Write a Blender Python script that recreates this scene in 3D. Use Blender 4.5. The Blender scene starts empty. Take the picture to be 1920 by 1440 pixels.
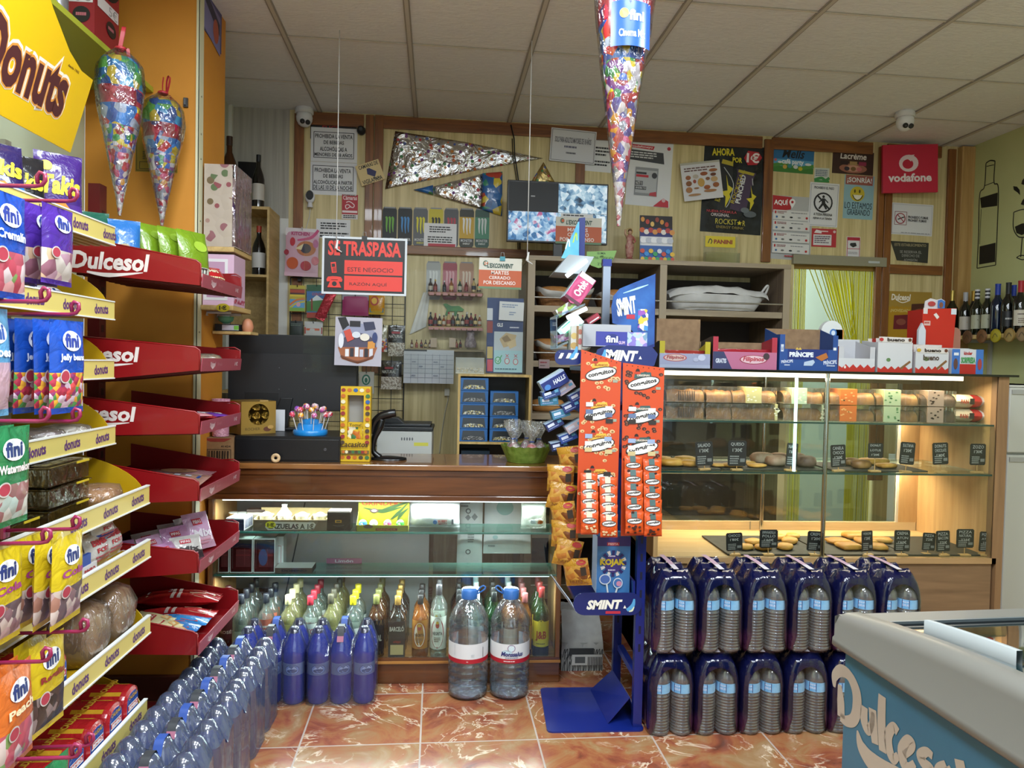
import bpy,bmesh,math,random
from mathutils import Vector,Matrix,noise
PI=math.pi
SC=bpy.context.scene
COL=SC.collection
rnd=random.Random(7)
# ------------------------------------------------------------------ camera
FPX,YAW,PITCH,ROLL,CAMH=1380.0,.073,.0281,.0213,1.40
FW=Vector((math.sin(YAW)*math.cos(PITCH),math.cos(YAW)*math.cos(PITCH),-math.sin(PITCH)))
_rt=Vector((math.cos(YAW),-math.sin(YAW),0));_up=_rt.cross(FW)
RT=math.cos(ROLL)*_rt+math.sin(ROLL)*_up
UP=-math.sin(ROLL)*_rt+math.cos(ROLL)*_up
EYE=Vector((0,0,CAMH))
cd=bpy.data.cameras.new('camera');cam=bpy.data.objects.new('camera',cd);COL.objects.link(cam)
cd.sensor_width=36;cd.lens=FPX/1920*36;cd.clip_start=.02;cd.clip_end=60
cam.matrix_world=Matrix(((RT.x,UP.x,-FW.x,EYE.x),(RT.y,UP.y,-FW.y,EYE.y),(RT.z,UP.z,-FW.z,EYE.z),(0,0,0,1)))
SC.camera=cam
# ------------------------------------------------------------------ light
world=bpy.data.worlds.new('world');SC.world=world;world.use_nodes=True
world.node_tree.nodes['Background'].inputs[0].default_value=(.80,.90,1,1)
world.node_tree.nodes['Background'].inputs[1].default_value=1.0
SC.view_settings.view_transform='Standard';SC.view_settings.look='None'
SC.view_settings.gamma=1;SC.view_settings.exposure=.34
SC.view_settings.use_curve_mapping=False
SC.cycles.max_bounces=10;SC.cycles.transparent_max_bounces=40
SC.cycles.diffuse_bounces=4;SC.cycles.glossy_bounces=4;SC.cycles.transmission_bounces=6
SC.cycles.caustics_reflective=False;SC.cycles.caustics_refractive=False
SC.cycles.sample_clamp_indirect=6
def area(name,loc,sx,sy,power,color=(1,1,1),rot=(0,0,0)):
 l=bpy.data.lights.new(name,'AREA');l.shape='RECTANGLE';l.size=sx;l.size_y=sy;l.energy=power;l.color=color
 o=bpy.data.objects.new(name,l);COL.objects.link(o);o.location=loc;o.rotation_euler=rot
 return o
CEIL_Z=2.889
DEL=.03
RX=Vector((math.cos(DEL),math.sin(DEL),0));RY=Vector((-math.sin(DEL),math.cos(DEL),0))
def room(x,y,z=0):return RX*x+RY*y+Vector((0,0,z))
GRID,GX0,GY0=.5715,-.7228,4.0996
PANELS=[(-.50,1.55),(.643,1.55),(1.786,1.55),(-.50,.406),(.643,.406),(.643,-1.0)]
for i,(x,y)in enumerate(PANELS):
 p=room(x,y,CEIL_Z-.03)
 area('ceiling_panel_lamp',p,.54,.54,31,(.83,.925,1),(0,0,DEL))
area('daylight_lamp',(.9,-2.30,1.45),3.2,2.1,16,(.86,.94,1),(PI/2,0,0))
# ------------------------------------------------------------------ helpers: picking points
def ray(x,y):return FW+RT*((x-960)/FPX)-UP*((y-720)/FPX)
def onY(x,y,Y):d=ray(x,y);return EYE+d*(Y/d.y)
def onX(x,y,X):d=ray(x,y);return EYE+d*(X/d.x)
def onZ(x,y,Z):d=ray(x,y);return EYE+d*((Z-CAMH)/d.z)
def onR(x,y,Yr):
 d=ray(x,y);p=d*(Yr/d.dot(RY));return Vector((p.dot(RX),Yr,p.z+CAMH))
 # ------------------------------------------------------------------ materials
def lin(v):return v/12.92 if v<=.04045 else((v+.055)/1.055)**2.4
def rgb(h):
 h=h.lstrip('#');return tuple(lin(int(h[i:i+2],16)/255)for i in(0,2,4))+(1,)
_mc={}
def cached(f):
 def g(*a,**k):
  key=(f.__name__,a,tuple(sorted(k.items())))
  if key not in _mc:_mc[key]=f(*a,**k)
  return _mc[key]
 return g
def new(name):
 m=bpy.data.materials.new(name);m.use_nodes=True
 nt=m.node_tree;return m,nt,nt.nodes['Principled BSDF']
def N(nt,t,**k):
 n=nt.nodes.new(t)
 for a,v in k.items():
  if a.startswith('i_'):
   n.inputs[a[2:].replace('_',' ')].default_value=v
  else:setattr(n,a,v)
 return n
def ramp(nt,stops,src,interp='LINEAR'):
 r=nt.nodes.new('ShaderNodeValToRGB');r.color_ramp.interpolation=interp
 e=r.color_ramp.elements
 while len(e)<len(stops):e.new(.5)
 for i,(p,c)in enumerate(stops):e[i].position=p;e[i].color=rgb(c)if isinstance(c,str)else(c,c,c,1)
 nt.links.new(src,r.inputs[0]);return r
def coords(nt,scale=(1,1,1),kind='Object',rot=(0,0,0),loc=(0,0,0)):
 tc=nt.nodes.new('ShaderNodeTexCoord');mp=nt.nodes.new('ShaderNodeMapping')
 mp.inputs['Scale'].default_value=scale;mp.inputs['Rotation'].default_value=rot;mp.inputs['Location'].default_value=loc
 nt.links.new(tc.outputs[kind],mp.inputs[0]);return mp.outputs[0]
def bump(nt,bsdf,src,strength=.2,dist=.01):
 b=nt.nodes.new('ShaderNodeBump');b.inputs['Strength'].default_value=strength;b.inputs['Distance'].default_value=dist
 nt.links.new(src,b.inputs['Height']);nt.links.new(b.outputs[0],bsdf.inputs['Normal']);return b
@cached
def plain(h,rough=.5,metal=0,coat=0):
 m,nt,b=new('paint_'+h);b.inputs['Base Color'].default_value=rgb(h)
 b.inputs['Roughness'].default_value=rough;b.inputs['Metallic'].default_value=metal;b.inputs['Coat Weight'].default_value=coat
 return m
@cached
def glow(h,s=4):
 m,nt,b=new('lit_'+h);b.inputs['Base Color'].default_value=rgb(h)
 b.inputs['Emission Color'].default_value=rgb(h);b.inputs['Emission Strength'].default_value=s;return m
@cached
def wood(a,b_,axis='x',scale=1,rough=.4,coat=0):
 m,nt,b=new('wood_'+a)
 st={'x':(1.2,14,14),'y':(14,1.2,14),'z':(14,14,1.2)}[axis]
 v=coords(nt,tuple(s*scale for s in st))
 n1=N(nt,'ShaderNodeTexNoise',i_Scale=2.2,i_Detail=6.0,i_Distortion=1.2);nt.links.new(v,n1.inputs['Vector'])
 n2=N(nt,'ShaderNodeTexNoise',i_Scale=9.0,i_Detail=3.0);nt.links.new(v,n2.inputs['Vector'])
 ad=N(nt,'ShaderNodeMath',operation='MULTIPLY_ADD');ad.inputs[1].default_value=.35
 nt.links.new(n2.outputs[0],ad.inputs[0]);nt.links.new(n1.outputs[0],ad.inputs[2])
 r=ramp(nt,[(.42,a),(.85,b_)],ad.outputs[0]);nt.links.new(r.outputs[0],b.inputs['Base Color'])
 b.inputs['Roughness'].default_value=rough;b.inputs['Coat Weight'].default_value=coat
 return m
@cached
def clear(tint='ffffff',op=.06,rough=.05,wrinkle=0,wscale=40,body=None,fres=.25):
 """thin see-through sheet: tinted transparency with a glossy surface"""
 m,nt,b=new('clear_'+tint);nt.nodes.remove(b);out=nt.nodes['Material Output']
 tr=N(nt,'ShaderNodeBsdfTransparent');tr.inputs[0].default_value=rgb(tint)
 gl=N(nt,'ShaderNodeBsdfGlossy');gl.inputs['Roughness'].default_value=rough;gl.inputs[0].default_value=(1,1,1,1)
 lw=N(nt,'ShaderNodeLayerWeight');lw.inputs[0].default_value=fres
 ma=N(nt,'ShaderNodeMath',operation='MULTIPLY_ADD');ma.inputs[1].default_value=.7;ma.inputs[2].default_value=op
 nt.links.new(lw.outputs['Fresnel'],ma.inputs[0])
 base=tr.outputs[0]
 if body:
  df=N(nt,'ShaderNodeBsdfDiffuse');df.inputs[0].default_value=rgb(body[0])
  mx0=N(nt,'ShaderNodeMixShader');mx0.inputs[0].default_value=body[1]
  nt.links.new(tr.outputs[0],mx0.inputs[1]);nt.links.new(df.outputs[0],mx0.inputs[2]);base=mx0.outputs[0]
 mx=N(nt,'ShaderNodeMixShader');nt.links.new(ma.outputs[0],mx.inputs[0]);nt.links.new(base,mx.inputs[1]);nt.links.new(gl.outputs[0],mx.inputs[2])
 if wrinkle:
  nz=N(nt,'ShaderNodeTexNoise',i_Scale=wscale,i_Detail=3.0,i_Distortion=1.0);nt.links.new(coords(nt,(1,1,.45)),nz.inputs['Vector'])
  bp=bump(nt,gl,nz.outputs[0],wrinkle,.02);nt.links.new(bp.outputs[0],lw.inputs['Normal'])
 nt.links.new(mx.outputs[0],out.inputs[0]);return m
@cached
def speckle(pal,scale=40,rough=.3,base=None,amount=.5,coat=.3,bmp=.3):
 """coloured cells (sweets, printed confetti); with a base colour only some cells are filled"""
 m,nt,b=new('speckle');cs=pal.split(',')
 v=coords(nt);vo=N(nt,'ShaderNodeTexVoronoi',i_Scale=scale);nt.links.new(v,vo.inputs['Vector'])
 sp=N(nt,'ShaderNodeSeparateColor');nt.links.new(vo.outputs['Color'],sp.inputs[0])
 r=ramp(nt,[(i/len(cs),c)for i,c in enumerate(cs)],sp.outputs[0],'CONSTANT');src=r.outputs[0]
 if base:
  mx=N(nt,'ShaderNodeMix',data_type='RGBA');lt=N(nt,'ShaderNodeMath',operation='LESS_THAN');lt.inputs[1].default_value=amount*.6
  nt.links.new(vo.outputs['Distance'],lt.inputs[0]);gt=N(nt,'ShaderNodeMath',operation='LESS_THAN');gt.inputs[1].default_value=amount
  nt.links.new(sp.outputs[1],gt.inputs[0]);mu=N(nt,'ShaderNodeMath',operation='MULTIPLY');nt.links.new(lt.outputs[0],mu.inputs[0]);nt.links.new(gt.outputs[0],mu.inputs[1])
  nt.links.new(mu.outputs[0],mx.inputs[0]);mx.inputs[6].default_value=rgb(base);nt.links.new(src,mx.inputs[7]);src=mx.outputs[2]
 nt.links.new(src,b.inputs['Base Color']);b.inputs['Roughness'].default_value=rough;b.inputs['Coat Weight'].default_value=coat
 if bmp:bump(nt,b,vo.outputs['Distance'],bmp,-.01)
 return m
@cached
def foil(h,scale=30,rough=.22,pal=None,strength=.8,metal=1,pscale=28):
 m,nt,b=new('foil_'+h);b.inputs['Base Color'].default_value=rgb(h);b.inputs['Metallic'].default_value=metal;b.inputs['Roughness'].default_value=rough
 v=coords(nt);nz=N(nt,'ShaderNodeTexNoise',i_Scale=scale,i_Detail=4.0,i_Distortion=2.0);nt.links.new(v,nz.inputs['Vector']);bump(nt,b,nz.outputs[0],strength,.03)
 if pal:
  cs=pal.split(',');vo=N(nt,'ShaderNodeTexVoronoi',i_Scale=pscale);nt.links.new(v,vo.inputs['Vector'])
  sp=N(nt,'ShaderNodeSeparateColor');nt.links.new(vo.outputs['Color'],sp.inputs[0])
  r=ramp(nt,[(i/len(cs),c)for i,c in enumerate(cs)],sp.outputs[0],'CONSTANT')
  lt=N(nt,'ShaderNodeMath',operation='LESS_THAN');lt.inputs[1].default_value=.30;nt.links.new(vo.outputs['Distance'],lt.inputs[0])
  mx=N(nt,'ShaderNodeMix',data_type='RGBA');mx.inputs[6].default_value=rgb(h);nt.links.new(lt.outputs[0],mx.inputs[0]);nt.links.new(r.outputs[0],mx.inputs[7]);nt.links.new(mx.outputs[2],b.inputs['Base Color'])
  su=N(nt,'ShaderNodeMath',operation='SUBTRACT');su.inputs[0].default_value=1;nt.links.new(lt.outputs[0],su.inputs[1]);nt.links.new(su.outputs[0],b.inputs['Metallic'])
 return m
@cached
def pack(h,rough=.25,wr=.25,scale=25):
 """glossy plastic wrapper with soft creases"""
 m,nt,b=new('wrapper_'+h);b.inputs['Base Color'].default_value=rgb(h);b.inputs['Roughness'].default_value=rough;b.inputs['Coat Weight'].default_value=.4
 nz=N(nt,'ShaderNodeTexNoise',i_Scale=scale,i_Detail=3.0,i_Distortion=1.5);nt.links.new(coords(nt),nz.inputs['Vector']);bump(nt,b,nz.outputs[0],wr,.02);return m
@cached
def mottle(a,b_,scale=20,rough=.6,bmp=0,detail=5):
 m,nt,b=new('mottle_'+a);nz=N(nt,'ShaderNodeTexNoise',i_Scale=scale,i_Detail=float(detail));nt.links.new(coords(nt),nz.inputs['Vector'])
 r=ramp(nt,[(.35,a),(.7,b_)],nz.outputs[0]);nt.links.new(r.outputs[0],b.inputs['Base Color']);b.inputs['Roughness'].default_value=rough
 if bmp:bump(nt,b,nz.outputs[0],bmp,.01)
 return m
def MAT(m):return plain(m)if isinstance(m,str)else m
# ------------------------------------------------------------------ mesh builder
FRONT=Matrix(((1,0,0,0),(0,0,-1,0),(0,1,0,0),(0,0,0,1)))
RIGHT=Matrix(((0,0,1,0),(1,0,0,0),(0,1,0,0),(0,0,0,1)))
LEFTF=Matrix(((0,0,-1,0),(-1,0,0,0),(0,1,0,0),(0,0,0,1)))
TOPF=Matrix.Identity(4)
def TR(x,y,z):return Matrix.Translation((x,y,z))
def RZ(a):return Matrix.Rotation(a,4,'Z')
def RXm(a):return Matrix.Rotation(a,4,'X')
def RYm(a):return Matrix.Rotation(a,4,'Y')
_tc={}
def tgeo(s,bold,shear,res):
 k=(s,bold,shear,res)
 if k not in _tc:
  cu=bpy.data.curves.new('t','FONT');cu.body=s;cu.size=1;cu.resolution_u=res;cu.offset=.018*bold;cu.shear=shear;cu.fill_mode='FRONT'
  ob=bpy.data.objects.new('t',cu);me=ob.to_mesh()
  vs=[v.co.copy()for v in me.vertices];fs=[tuple(p.vertices)for p in me.polygons]
  ob.to_mesh_clear();bpy.data.objects.remove(ob);bpy.data.curves.remove(cu)
  if vs:
   x0,x1=min(v.x for v in vs),max(v.x for v in vs);y0,y1=min(v.y for v in vs),max(v.y for v in vs)
   vs=[((v.x-x0)/max(x1-x0,1e-6)-.5,(v.y-y0)/max(y1-y0,1e-6)-.5)for v in vs]
   asp=(x1-x0,y1-y0)
  else:asp=(1,1)
  # keep faces turned to +w
  out=[]
  for f in fs:
   a=sum(vs[f[i]][0]*vs[f[(i+1)%len(f)]][1]-vs[f[(i+1)%len(f)]][0]*vs[f[i]][1]for i in range(len(f)))
   out.append(f if a>0 else tuple(reversed(f)))
  _tc[k]=(vs,out,asp)
 return _tc[k]
class MB:
 def __init__(s):s.v=[];s.f=[];s.m=[];s.s=[];s.mats=[];s.T=Matrix.Identity(4)
 def mi(s,m):
  m=MAT(m)
  if m not in s.mats:s.mats.append(m)
  return s.mats.index(m)
 def add(s,vs,fs,m,smooth=False,T=None):
  b=len(s.v);T=s.T if T is None else s.T@T
  s.v+=[T@Vector(p)for p in vs];i=s.mi(m)
  for f in fs:s.f.append(tuple(b+k for k in f));s.m.append(i);s.s.append(smooth)
  return s
 def box(s,x0,y0,z0,x1,y1,z1,m,T=None):
  return s.add([(x0,y0,z0),(x1,y0,z0),(x1,y1,z0),(x0,y1,z0),(x0,y0,z1),(x1,y0,z1),(x1,y1,z1),(x0,y1,z1)],[(0,3,2,1),(4,5,6,7),(0,1,5,4),(1,2,6,5),(2,3,7,6),(3,0,4,7)],m,False,T)
 def cyl(s,p0,p1,r0,m,r1=None,seg=14,caps=True,smooth=True):
  p0,p1=Vector(p0),Vector(p1);r1=r0 if r1 is None else r1
  d=(p1-p0).normalized();a=d.orthogonal().normalized();b=d.cross(a)
  vs=[]
  for p,r in((p0,r0),(p1,r1)):
   vs+=[p+(a*math.cos(2*PI*k/seg)+b*math.sin(2*PI*k/seg))*r for k in range(seg)]
  s.add(vs,[(k,(k+1)%seg,seg+(k+1)%seg,seg+k)for k in range(seg)],m,smooth)
  if caps:s.add(vs,[tuple(range(seg-1,-1,-1)),tuple(range(seg,2*seg))],m)
  return s
 def tube(s,pts,r,m,seg=8,closed=False):
  pts=[Vector(p)for p in pts];n=len(pts);vs=[];a=None
  for i,p in enumerate(pts):
   if closed:d=(pts[(i+1)%n]-pts[i-1]).normalized()
   else:d=(pts[min(i+1,n-1)]-pts[max(i-1,0)]).normalized()
   a=d.orthogonal().normalized()if a is None else(a-d*a.dot(d)).normalized()
   b=d.cross(a);rr=interp(r,i/(n-1))if isinstance(r,(list,tuple))else r
   vs+=[p+(a*math.cos(2*PI*k/seg)+b*math.sin(2*PI*k/seg))*rr for k in range(seg)]
  fs=[]
  for i in range(n if closed else n-1):
   o,q=i*seg,((i+1)%n)*seg
   fs+=[(o+k,o+(k+1)%seg,q+(k+1)%seg,q+k)for k in range(seg)]
  if not closed:fs+=[tuple(range(seg-1,-1,-1)),tuple(range((n-1)*seg,n*seg))]
  return s.add(vs,fs,m,True)
 def lathe(s,prof,m,seg=20,T=None,sx=1,sy=1,sq=0,mats=None,smooth=True,caps=True):
  """profile of (radius, z); sq>0 squares the section; mats: one material per ring step"""
  vs=[]
  for r,z in prof:
   for k in range(seg):
    t=2*PI*(k+.5)/seg;c,n=math.cos(t),math.sin(t)
    q=1/max(abs(c),abs(n))if sq else 1;q=1+(q-1)*sq
    vs.append((r*c*q*sx,r*n*q*sy,z))
  for i in range(len(prof)-1):
   fs=[(i*seg+k,i*seg+(k+1)%seg,(i+1)*seg+(k+1)%seg,(i+1)*seg+k)for k in range(seg)]
   s._ring(vs,fs,mats[i]if mats else m,smooth,T,i)
  s._base=None
  if caps:s.add(vs,[tuple(range(seg-1,-1,-1)),tuple(range((len(prof)-1)*seg,len(prof)*seg))],mats[-1]if mats else m,False,T)
  return s
 def _ring(s,vs,fs,m,smooth,T,i):
  if i==0:
   s._b=len(s.v);TT=s.T if T is None else s.T@T;s.v+=[TT@Vector(p)for p in vs]
  k=s.mi(m)
  for f in fs:s.f.append(tuple(s._b+q for q in f));s.m.append(k);s.s.append(smooth)
 def prism(s,poly,z0,z1,m,T=None,side=None):
  """2-D outline pulled from z0 to z1"""
  a=sum(poly[i][0]*poly[(i+1)%len(poly)][1]-poly[(i+1)%len(poly)][0]*poly[i][1]for i in range(len(poly)))
  if a<0:poly=poly[::-1]
  n=len(poly);vs=[(x,y,z0)for x,y in poly]+[(x,y,z1)for x,y in poly]
  s.add(vs,[tuple(range(n-1,-1,-1)),tuple(range(n,2*n))],m,False,T)
  return s.add(vs,[(k,(k+1)%n,n+(k+1)%n,n+k)for k in range(n)],side or m,False,T)
 def grid(s,nu,nv,fn,m,smooth=True,T=None,mfn=None,closed_u=False):
  vs=[fn(i/nu,j/nv)for j in range(nv+1)for i in range(nu+(0 if closed_u else 1))]
  w=nu if closed_u else nu+1;b=len(s.v);TT=s.T if T is None else s.T@T;s.v+=[TT@Vector(p)for p in vs]
  for j in range(nv):
   for i in range(nu):
    i2=(i+1)%w if closed_u else i+1
    s.f.append((b+j*w+i,b+j*w+i2,b+(j+1)*w+i2,b+(j+1)*w+i))
    s.m.append(s.mi(mfn((i+.5)/nu,(j+.5)/nv)if mfn else m));s.s.append(smooth)
  return s
 def txt(s,t,cx,cy,w,h,m,T=None,d=0,bold=1,shear=0,res=2,fn=None,rot=0):
  vs,fs,_=tgeo(t,bold,shear,res);c,n=math.cos(rot),math.sin(rot)
  pts=[(cx+x*w*c-y*h*n,cy+x*w*n+y*h*c)for x,y in vs]
  return s.add([fn(x,y)if fn else(x,y,d)for x,y in pts],fs,m,False,T)
 def disc(s,cx,cy,rx,ry,m,T=None,d=0,seg=20,fn=None):
  pts=[(cx+rx*math.cos(2*PI*k/seg),cy+ry*math.sin(2*PI*k/seg))for k in range(seg)]
  return s.add([fn(x,y)if fn else(x,y,d)for x,y in pts],[tuple(range(seg))],m,False,T)
 def stroke(s,pts,w,m,T=None,d=0,seg=6,fn=None,smooth=True):
  """flat line of width w (number or list) through points"""
  if smooth and len(pts)>2:pts=spline(pts,seg)
  n=len(pts);vs=[]
  for i,p in enumerate(pts):
   a,b=pts[max(i-1,0)],pts[min(i+1,n-1)];dx,dy=b[0]-a[0],b[1]-a[1];l=math.hypot(dx,dy)or 1
   t=i/(n-1);ww=w if not isinstance(w,(list,tuple))else interp(w,t)
   vs+=[(p[0]-dy/l*ww/2,p[1]+dx/l*ww/2),(p[0]+dy/l*ww/2,p[1]-dx/l*ww/2)]
  return s.add([fn(x,y)if fn else(x,y,d)for x,y in vs],[(2*i+1,2*i+3,2*i+2,2*i)for i in range(n-1)],m,False,T)
 def poly(s,pts,m,T=None,d=0,fn=None):
  a=sum(pts[i][0]*pts[(i+1)%len(pts)][1]-pts[(i+1)%len(pts)][0]*pts[i][1]for i in range(len(pts)))
  if a<0:pts=pts[::-1]
  return s.add([fn(x,y)if fn else(x,y,d)for x,y in pts],[tuple(range(len(pts)))],m,False,T)
 def rect(s,x0,y0,x1,y1,m,T=None,d=0,fn=None):return s.poly([(min(x0,x1),min(y0,y1)),(max(x0,x1),min(y0,y1)),(max(x0,x1),max(y0,y1)),(min(x0,x1),max(y0,y1))],m,T,d,fn)
 def build(s,name,parent=None,bev=0,seg=2,M=None):
  me=bpy.data.meshes.new(name);me.from_pydata(s.v,[],s.f)
  for m in s.mats:me.materials.append(m)
  me.polygons.foreach_set('material_index',s.m);me.polygons.foreach_set('use_smooth',s.s)
  if bev:
   bm=bmesh.new();bm.from_mesh(me);bmesh.ops.remove_doubles(bm,verts=bm.verts,dist=1e-5)
   es=[e for e in bm.edges if len(e.link_faces)==2 and e.calc_face_angle(0)>.6]
   bmesh.ops.bevel(bm,geom=es,offset=bev,segments=seg,profile=.5,affect='EDGES',clamp_overlap=True);bm.to_mesh(me);bm.free()
  me.update();o=bpy.data.objects.new(name,me);COL.objects.link(o)
  if parent is not None:o.parent=parent
  if M is not None:o.matrix_local=M
  return o
def interp(w,t):
 k=t*(len(w)-1);i=min(int(k),len(w)-2);return w[i]+(w[i+1]-w[i])*(k-i)
def spline(p,seg=6):
 out=[]
 for i in range(len(p)-1):
  a,b,c,d=p[max(i-1,0)],p[i],p[i+1],p[min(i+2,len(p)-1)]
  for k in range(seg):
   t=k/seg
   out.append(tuple(.5*(2*b[j]+(c[j]-a[j])*t+(2*a[j]-5*b[j]+4*c[j]-d[j])*t*t+(3*b[j]-a[j]-3*c[j]+d[j])*t**3)for j in range(len(b))))
 return out+[tuple(p[-1])]
def tag(o,label,cat,group=None):
 o['label']=label;o['category']=cat
 if group:o['group']=group
 return o
def thing(name,label,cat,loc=(0,0,0),rz=0,group=None,rx=0,ry=0):
 o=bpy.data.objects.new(name,None);COL.objects.link(o);o.location=loc;o.rotation_euler=(rx,ry,rz);o.empty_display_size=.05
 return tag(o,label,cat,group)
def place(o,loc,rz=0,rx=0,ry=0):o.location=loc;o.rotation_euler=(rx,ry,rz);return o
def struct(o):o['kind']='structure';return o
_kids={}
def dup(root,loc,rz=0,label=None,group=None,rx=0,ry=0,sc=None):
 def cp(o,parent):
  c=o.copy();COL.objects.link(c)
  if parent is not None:c.parent=parent
  for ch in list(o.children):cp(ch,c)
  return c
 r=cp(root,None);r.location=loc;r.rotation_euler=(rx,ry,rz)
 if sc:r.scale=(sc,sc,sc)if not isinstance(sc,tuple)else sc
 if label:r['label']=label
 if group:r['group']=group
 return r
 # ------------------------------------------------------------------ prints: art given in photo pixels inside a rectangle
class Art:
 """maps photo pixels inside rect (x0,y0,x1,y1) to a w x h sheet centred at the origin of a (u, v, out) plane"""
 def __init__(s,rect,w,h):s.r=rect;s.w=w;s.h=h
 def p(s,x,y):x0,y0,x1,y1=s.r;return((x-x0)/(x1-x0)-.5)*s.w,(.5-(y-y0)/(y1-y0))*s.h
 def draw(s,items,T,d0=.0006,step=.0004,fn=None,mb=None):
  """adds the art to the mesh builder mb"""
  mb=mb or MB();g=t=mb;d=d0;k=s.w/(s.r[2]-s.r[0]);ky=s.h/(s.r[3]-s.r[1])
  for it in items:
   o=it[0];f=(lambda x,y,d=d:fn(x,y,d))if fn else None
   if o=='R':a,b=s.p(it[1],it[2]),s.p(it[3],it[4]);g.rect(a[0],b[1],b[0],a[1],it[5],T,d,f)
   elif o=='C':c=s.p(it[1],it[2]);g.disc(c[0],c[1],it[3]*k,it[4]*ky,it[5],T,d,fn=f)
   elif o=='P':g.poly([s.p(x,y)for x,y in it[1]],it[2],T,d,f)
   elif o=='S':g.stroke([s.p(x,y)for x,y in it[1]],[q*k for q in it[2]]if isinstance(it[2],(list,tuple))else it[2]*k,it[3],T,d,fn=f,smooth=not(len(it)>4))
   elif o=='B':
    x0,y0,x1,y1,ww,c=it[1:7]
    for q in((x0,y0,x1,y0+ww),(x0,y1-ww,x1,y1),(x0,y0,x0+ww,y1),(x1-ww,y0,x1,y1)):
     a,b=s.p(q[0],q[1]),s.p(q[2],q[3]);g.rect(a[0],b[1],b[0],a[1],c,T,d,f)
   elif o=='T':
    a,b=s.p(it[2],it[3]),s.p(it[4],it[5]);ex=it[7]if len(it)>7 else{}
    t.txt(it[1],(a[0]+b[0])/2,(a[1]+b[1])/2,abs(b[0]-a[0]),abs(a[1]-b[1]),it[6],T,d,fn=f,**ex)
   elif o=='N':
    x0,y0,x1,y1,n,c=it[1:7];rr=random.Random(int(x0*7+y0));hh=(y1-y0)/n
    for i in range(n):
     x=x0;e=x1-(x1-x0)*(rr.random()*.35 if i%3==2 or i==n-1 else rr.random()*.05)
     while x<e-.5:
      q=min(e,x+(x1-x0)*(.06+rr.random()*.13));a,b=s.p(x,y0+hh*(i+.2)),s.p(q,y0+hh*(i+.72));t.rect(a[0],b[1],b[0],a[1],c,T,d,f);x=q+(x1-x0)*.022
   d+=step
  return mb
def sheet(name,label,cat,rect,where,base,items,thick=.0016,rot=0,group=None,out=0,extra=None,T0=None,sub='print'):
 """a flat printed thing (poster, notice, sign) whose photo rectangle is rect, on a plane:
    where = ('R', Yr) a plane of the room frame, ('Y', Y) a plane of the furniture frame"""
 x0,y0,x1,y1=rect;k,D=where;f=onR if k=='R' else onY;D-=out
 cx,cy=(x0+x1)/2,(y0+y1)/2
 c=f(cx,cy,D);w=(f(x1,cy,D)-f(x0,cy,D)).length;h=(f(cx,y0,D)-f(cx,y1,D)).length
 loc=room(c.x,c.y,c.z)if k=='R' else c;rz=DEL if k=='R' else 0
 mb=MB();mb.box(-w/2,-h/2,-thick,w/2,h/2,0,base,FRONT)if T0 is None else T0(mb,w,h)
 Art(rect,w,h).draw(items,FRONT,mb=mb)
 root=tag(mb.build(name),label,cat,group);place(root,loc,rz,0,rot)
 return root,w,h
def face(mb,rect,w,h,items,T,fn=None,d0=.0006):
 """art given in photo pixels on one face of a thing"""
 return Art(rect,w,h).draw(items,T,d0,.0003,fn,mb)
 # a soft bag: pillow with pressed top and bottom seams, standing on z = 0, front towards -Y
def bagf(w,h,d,seed=0):
 def S(x,z):
  u,v=max(-1,min(1,2*x/w)),max(0,min(1,z/h))
  return d/2*(max(0,1-abs(u)**2.4))**.55*(max(0,math.sin(PI*min(max((v-.06)/.88,0),1))))**.45+.05*d*noise.noise((x*30+seed,z*30,seed))
 return S
def bag(mb,w,h,d,bands,seed=0,T=None,nx=12,nz=16,back=None,hole=False):
 """bands: [(upper v, material), ...] from the bottom up"""
 S=bagf(w,h,d,seed);r=random.Random(seed)
 def m(u,v):
  for t,mm in bands:
   if v<=t:return mm
  return bands[-1][1]
 def pt(sgn):
  def f(u,v):
   z=v*h;x=(u-.5)*w*(1-.03*math.sin(PI*v))
   e=0 if u in(0,1)else 1
   yy=S(x,z)*e
   zz=z+(.004*math.sin(u*60)if v in(0,1)else 0)*0
   return(x,-sgn*yy,zz)
  return f
 mb.grid(nx,nz,pt(1),None,True,T,m);b=back or bands[-1][1]
 mb.grid(nx,nz,lambda u,v:pt(-1)(1-u,v),None,True,T,(lambda u,v:m(u,v))if back is None else(lambda u,v:b))
 return S
def bagface(S,off=.0012):
 return lambda x,y,d=0:(x,-max(S(x,y),0)-off-d,y)
 # ================================================================== THE SETTING
def setM(o,x=0,y=0,z=0):o.location=room(x,y,z);o.rotation_euler=(0,0,DEL);return o
YB=4.568;XR=3.48;XL=-1.247
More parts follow.
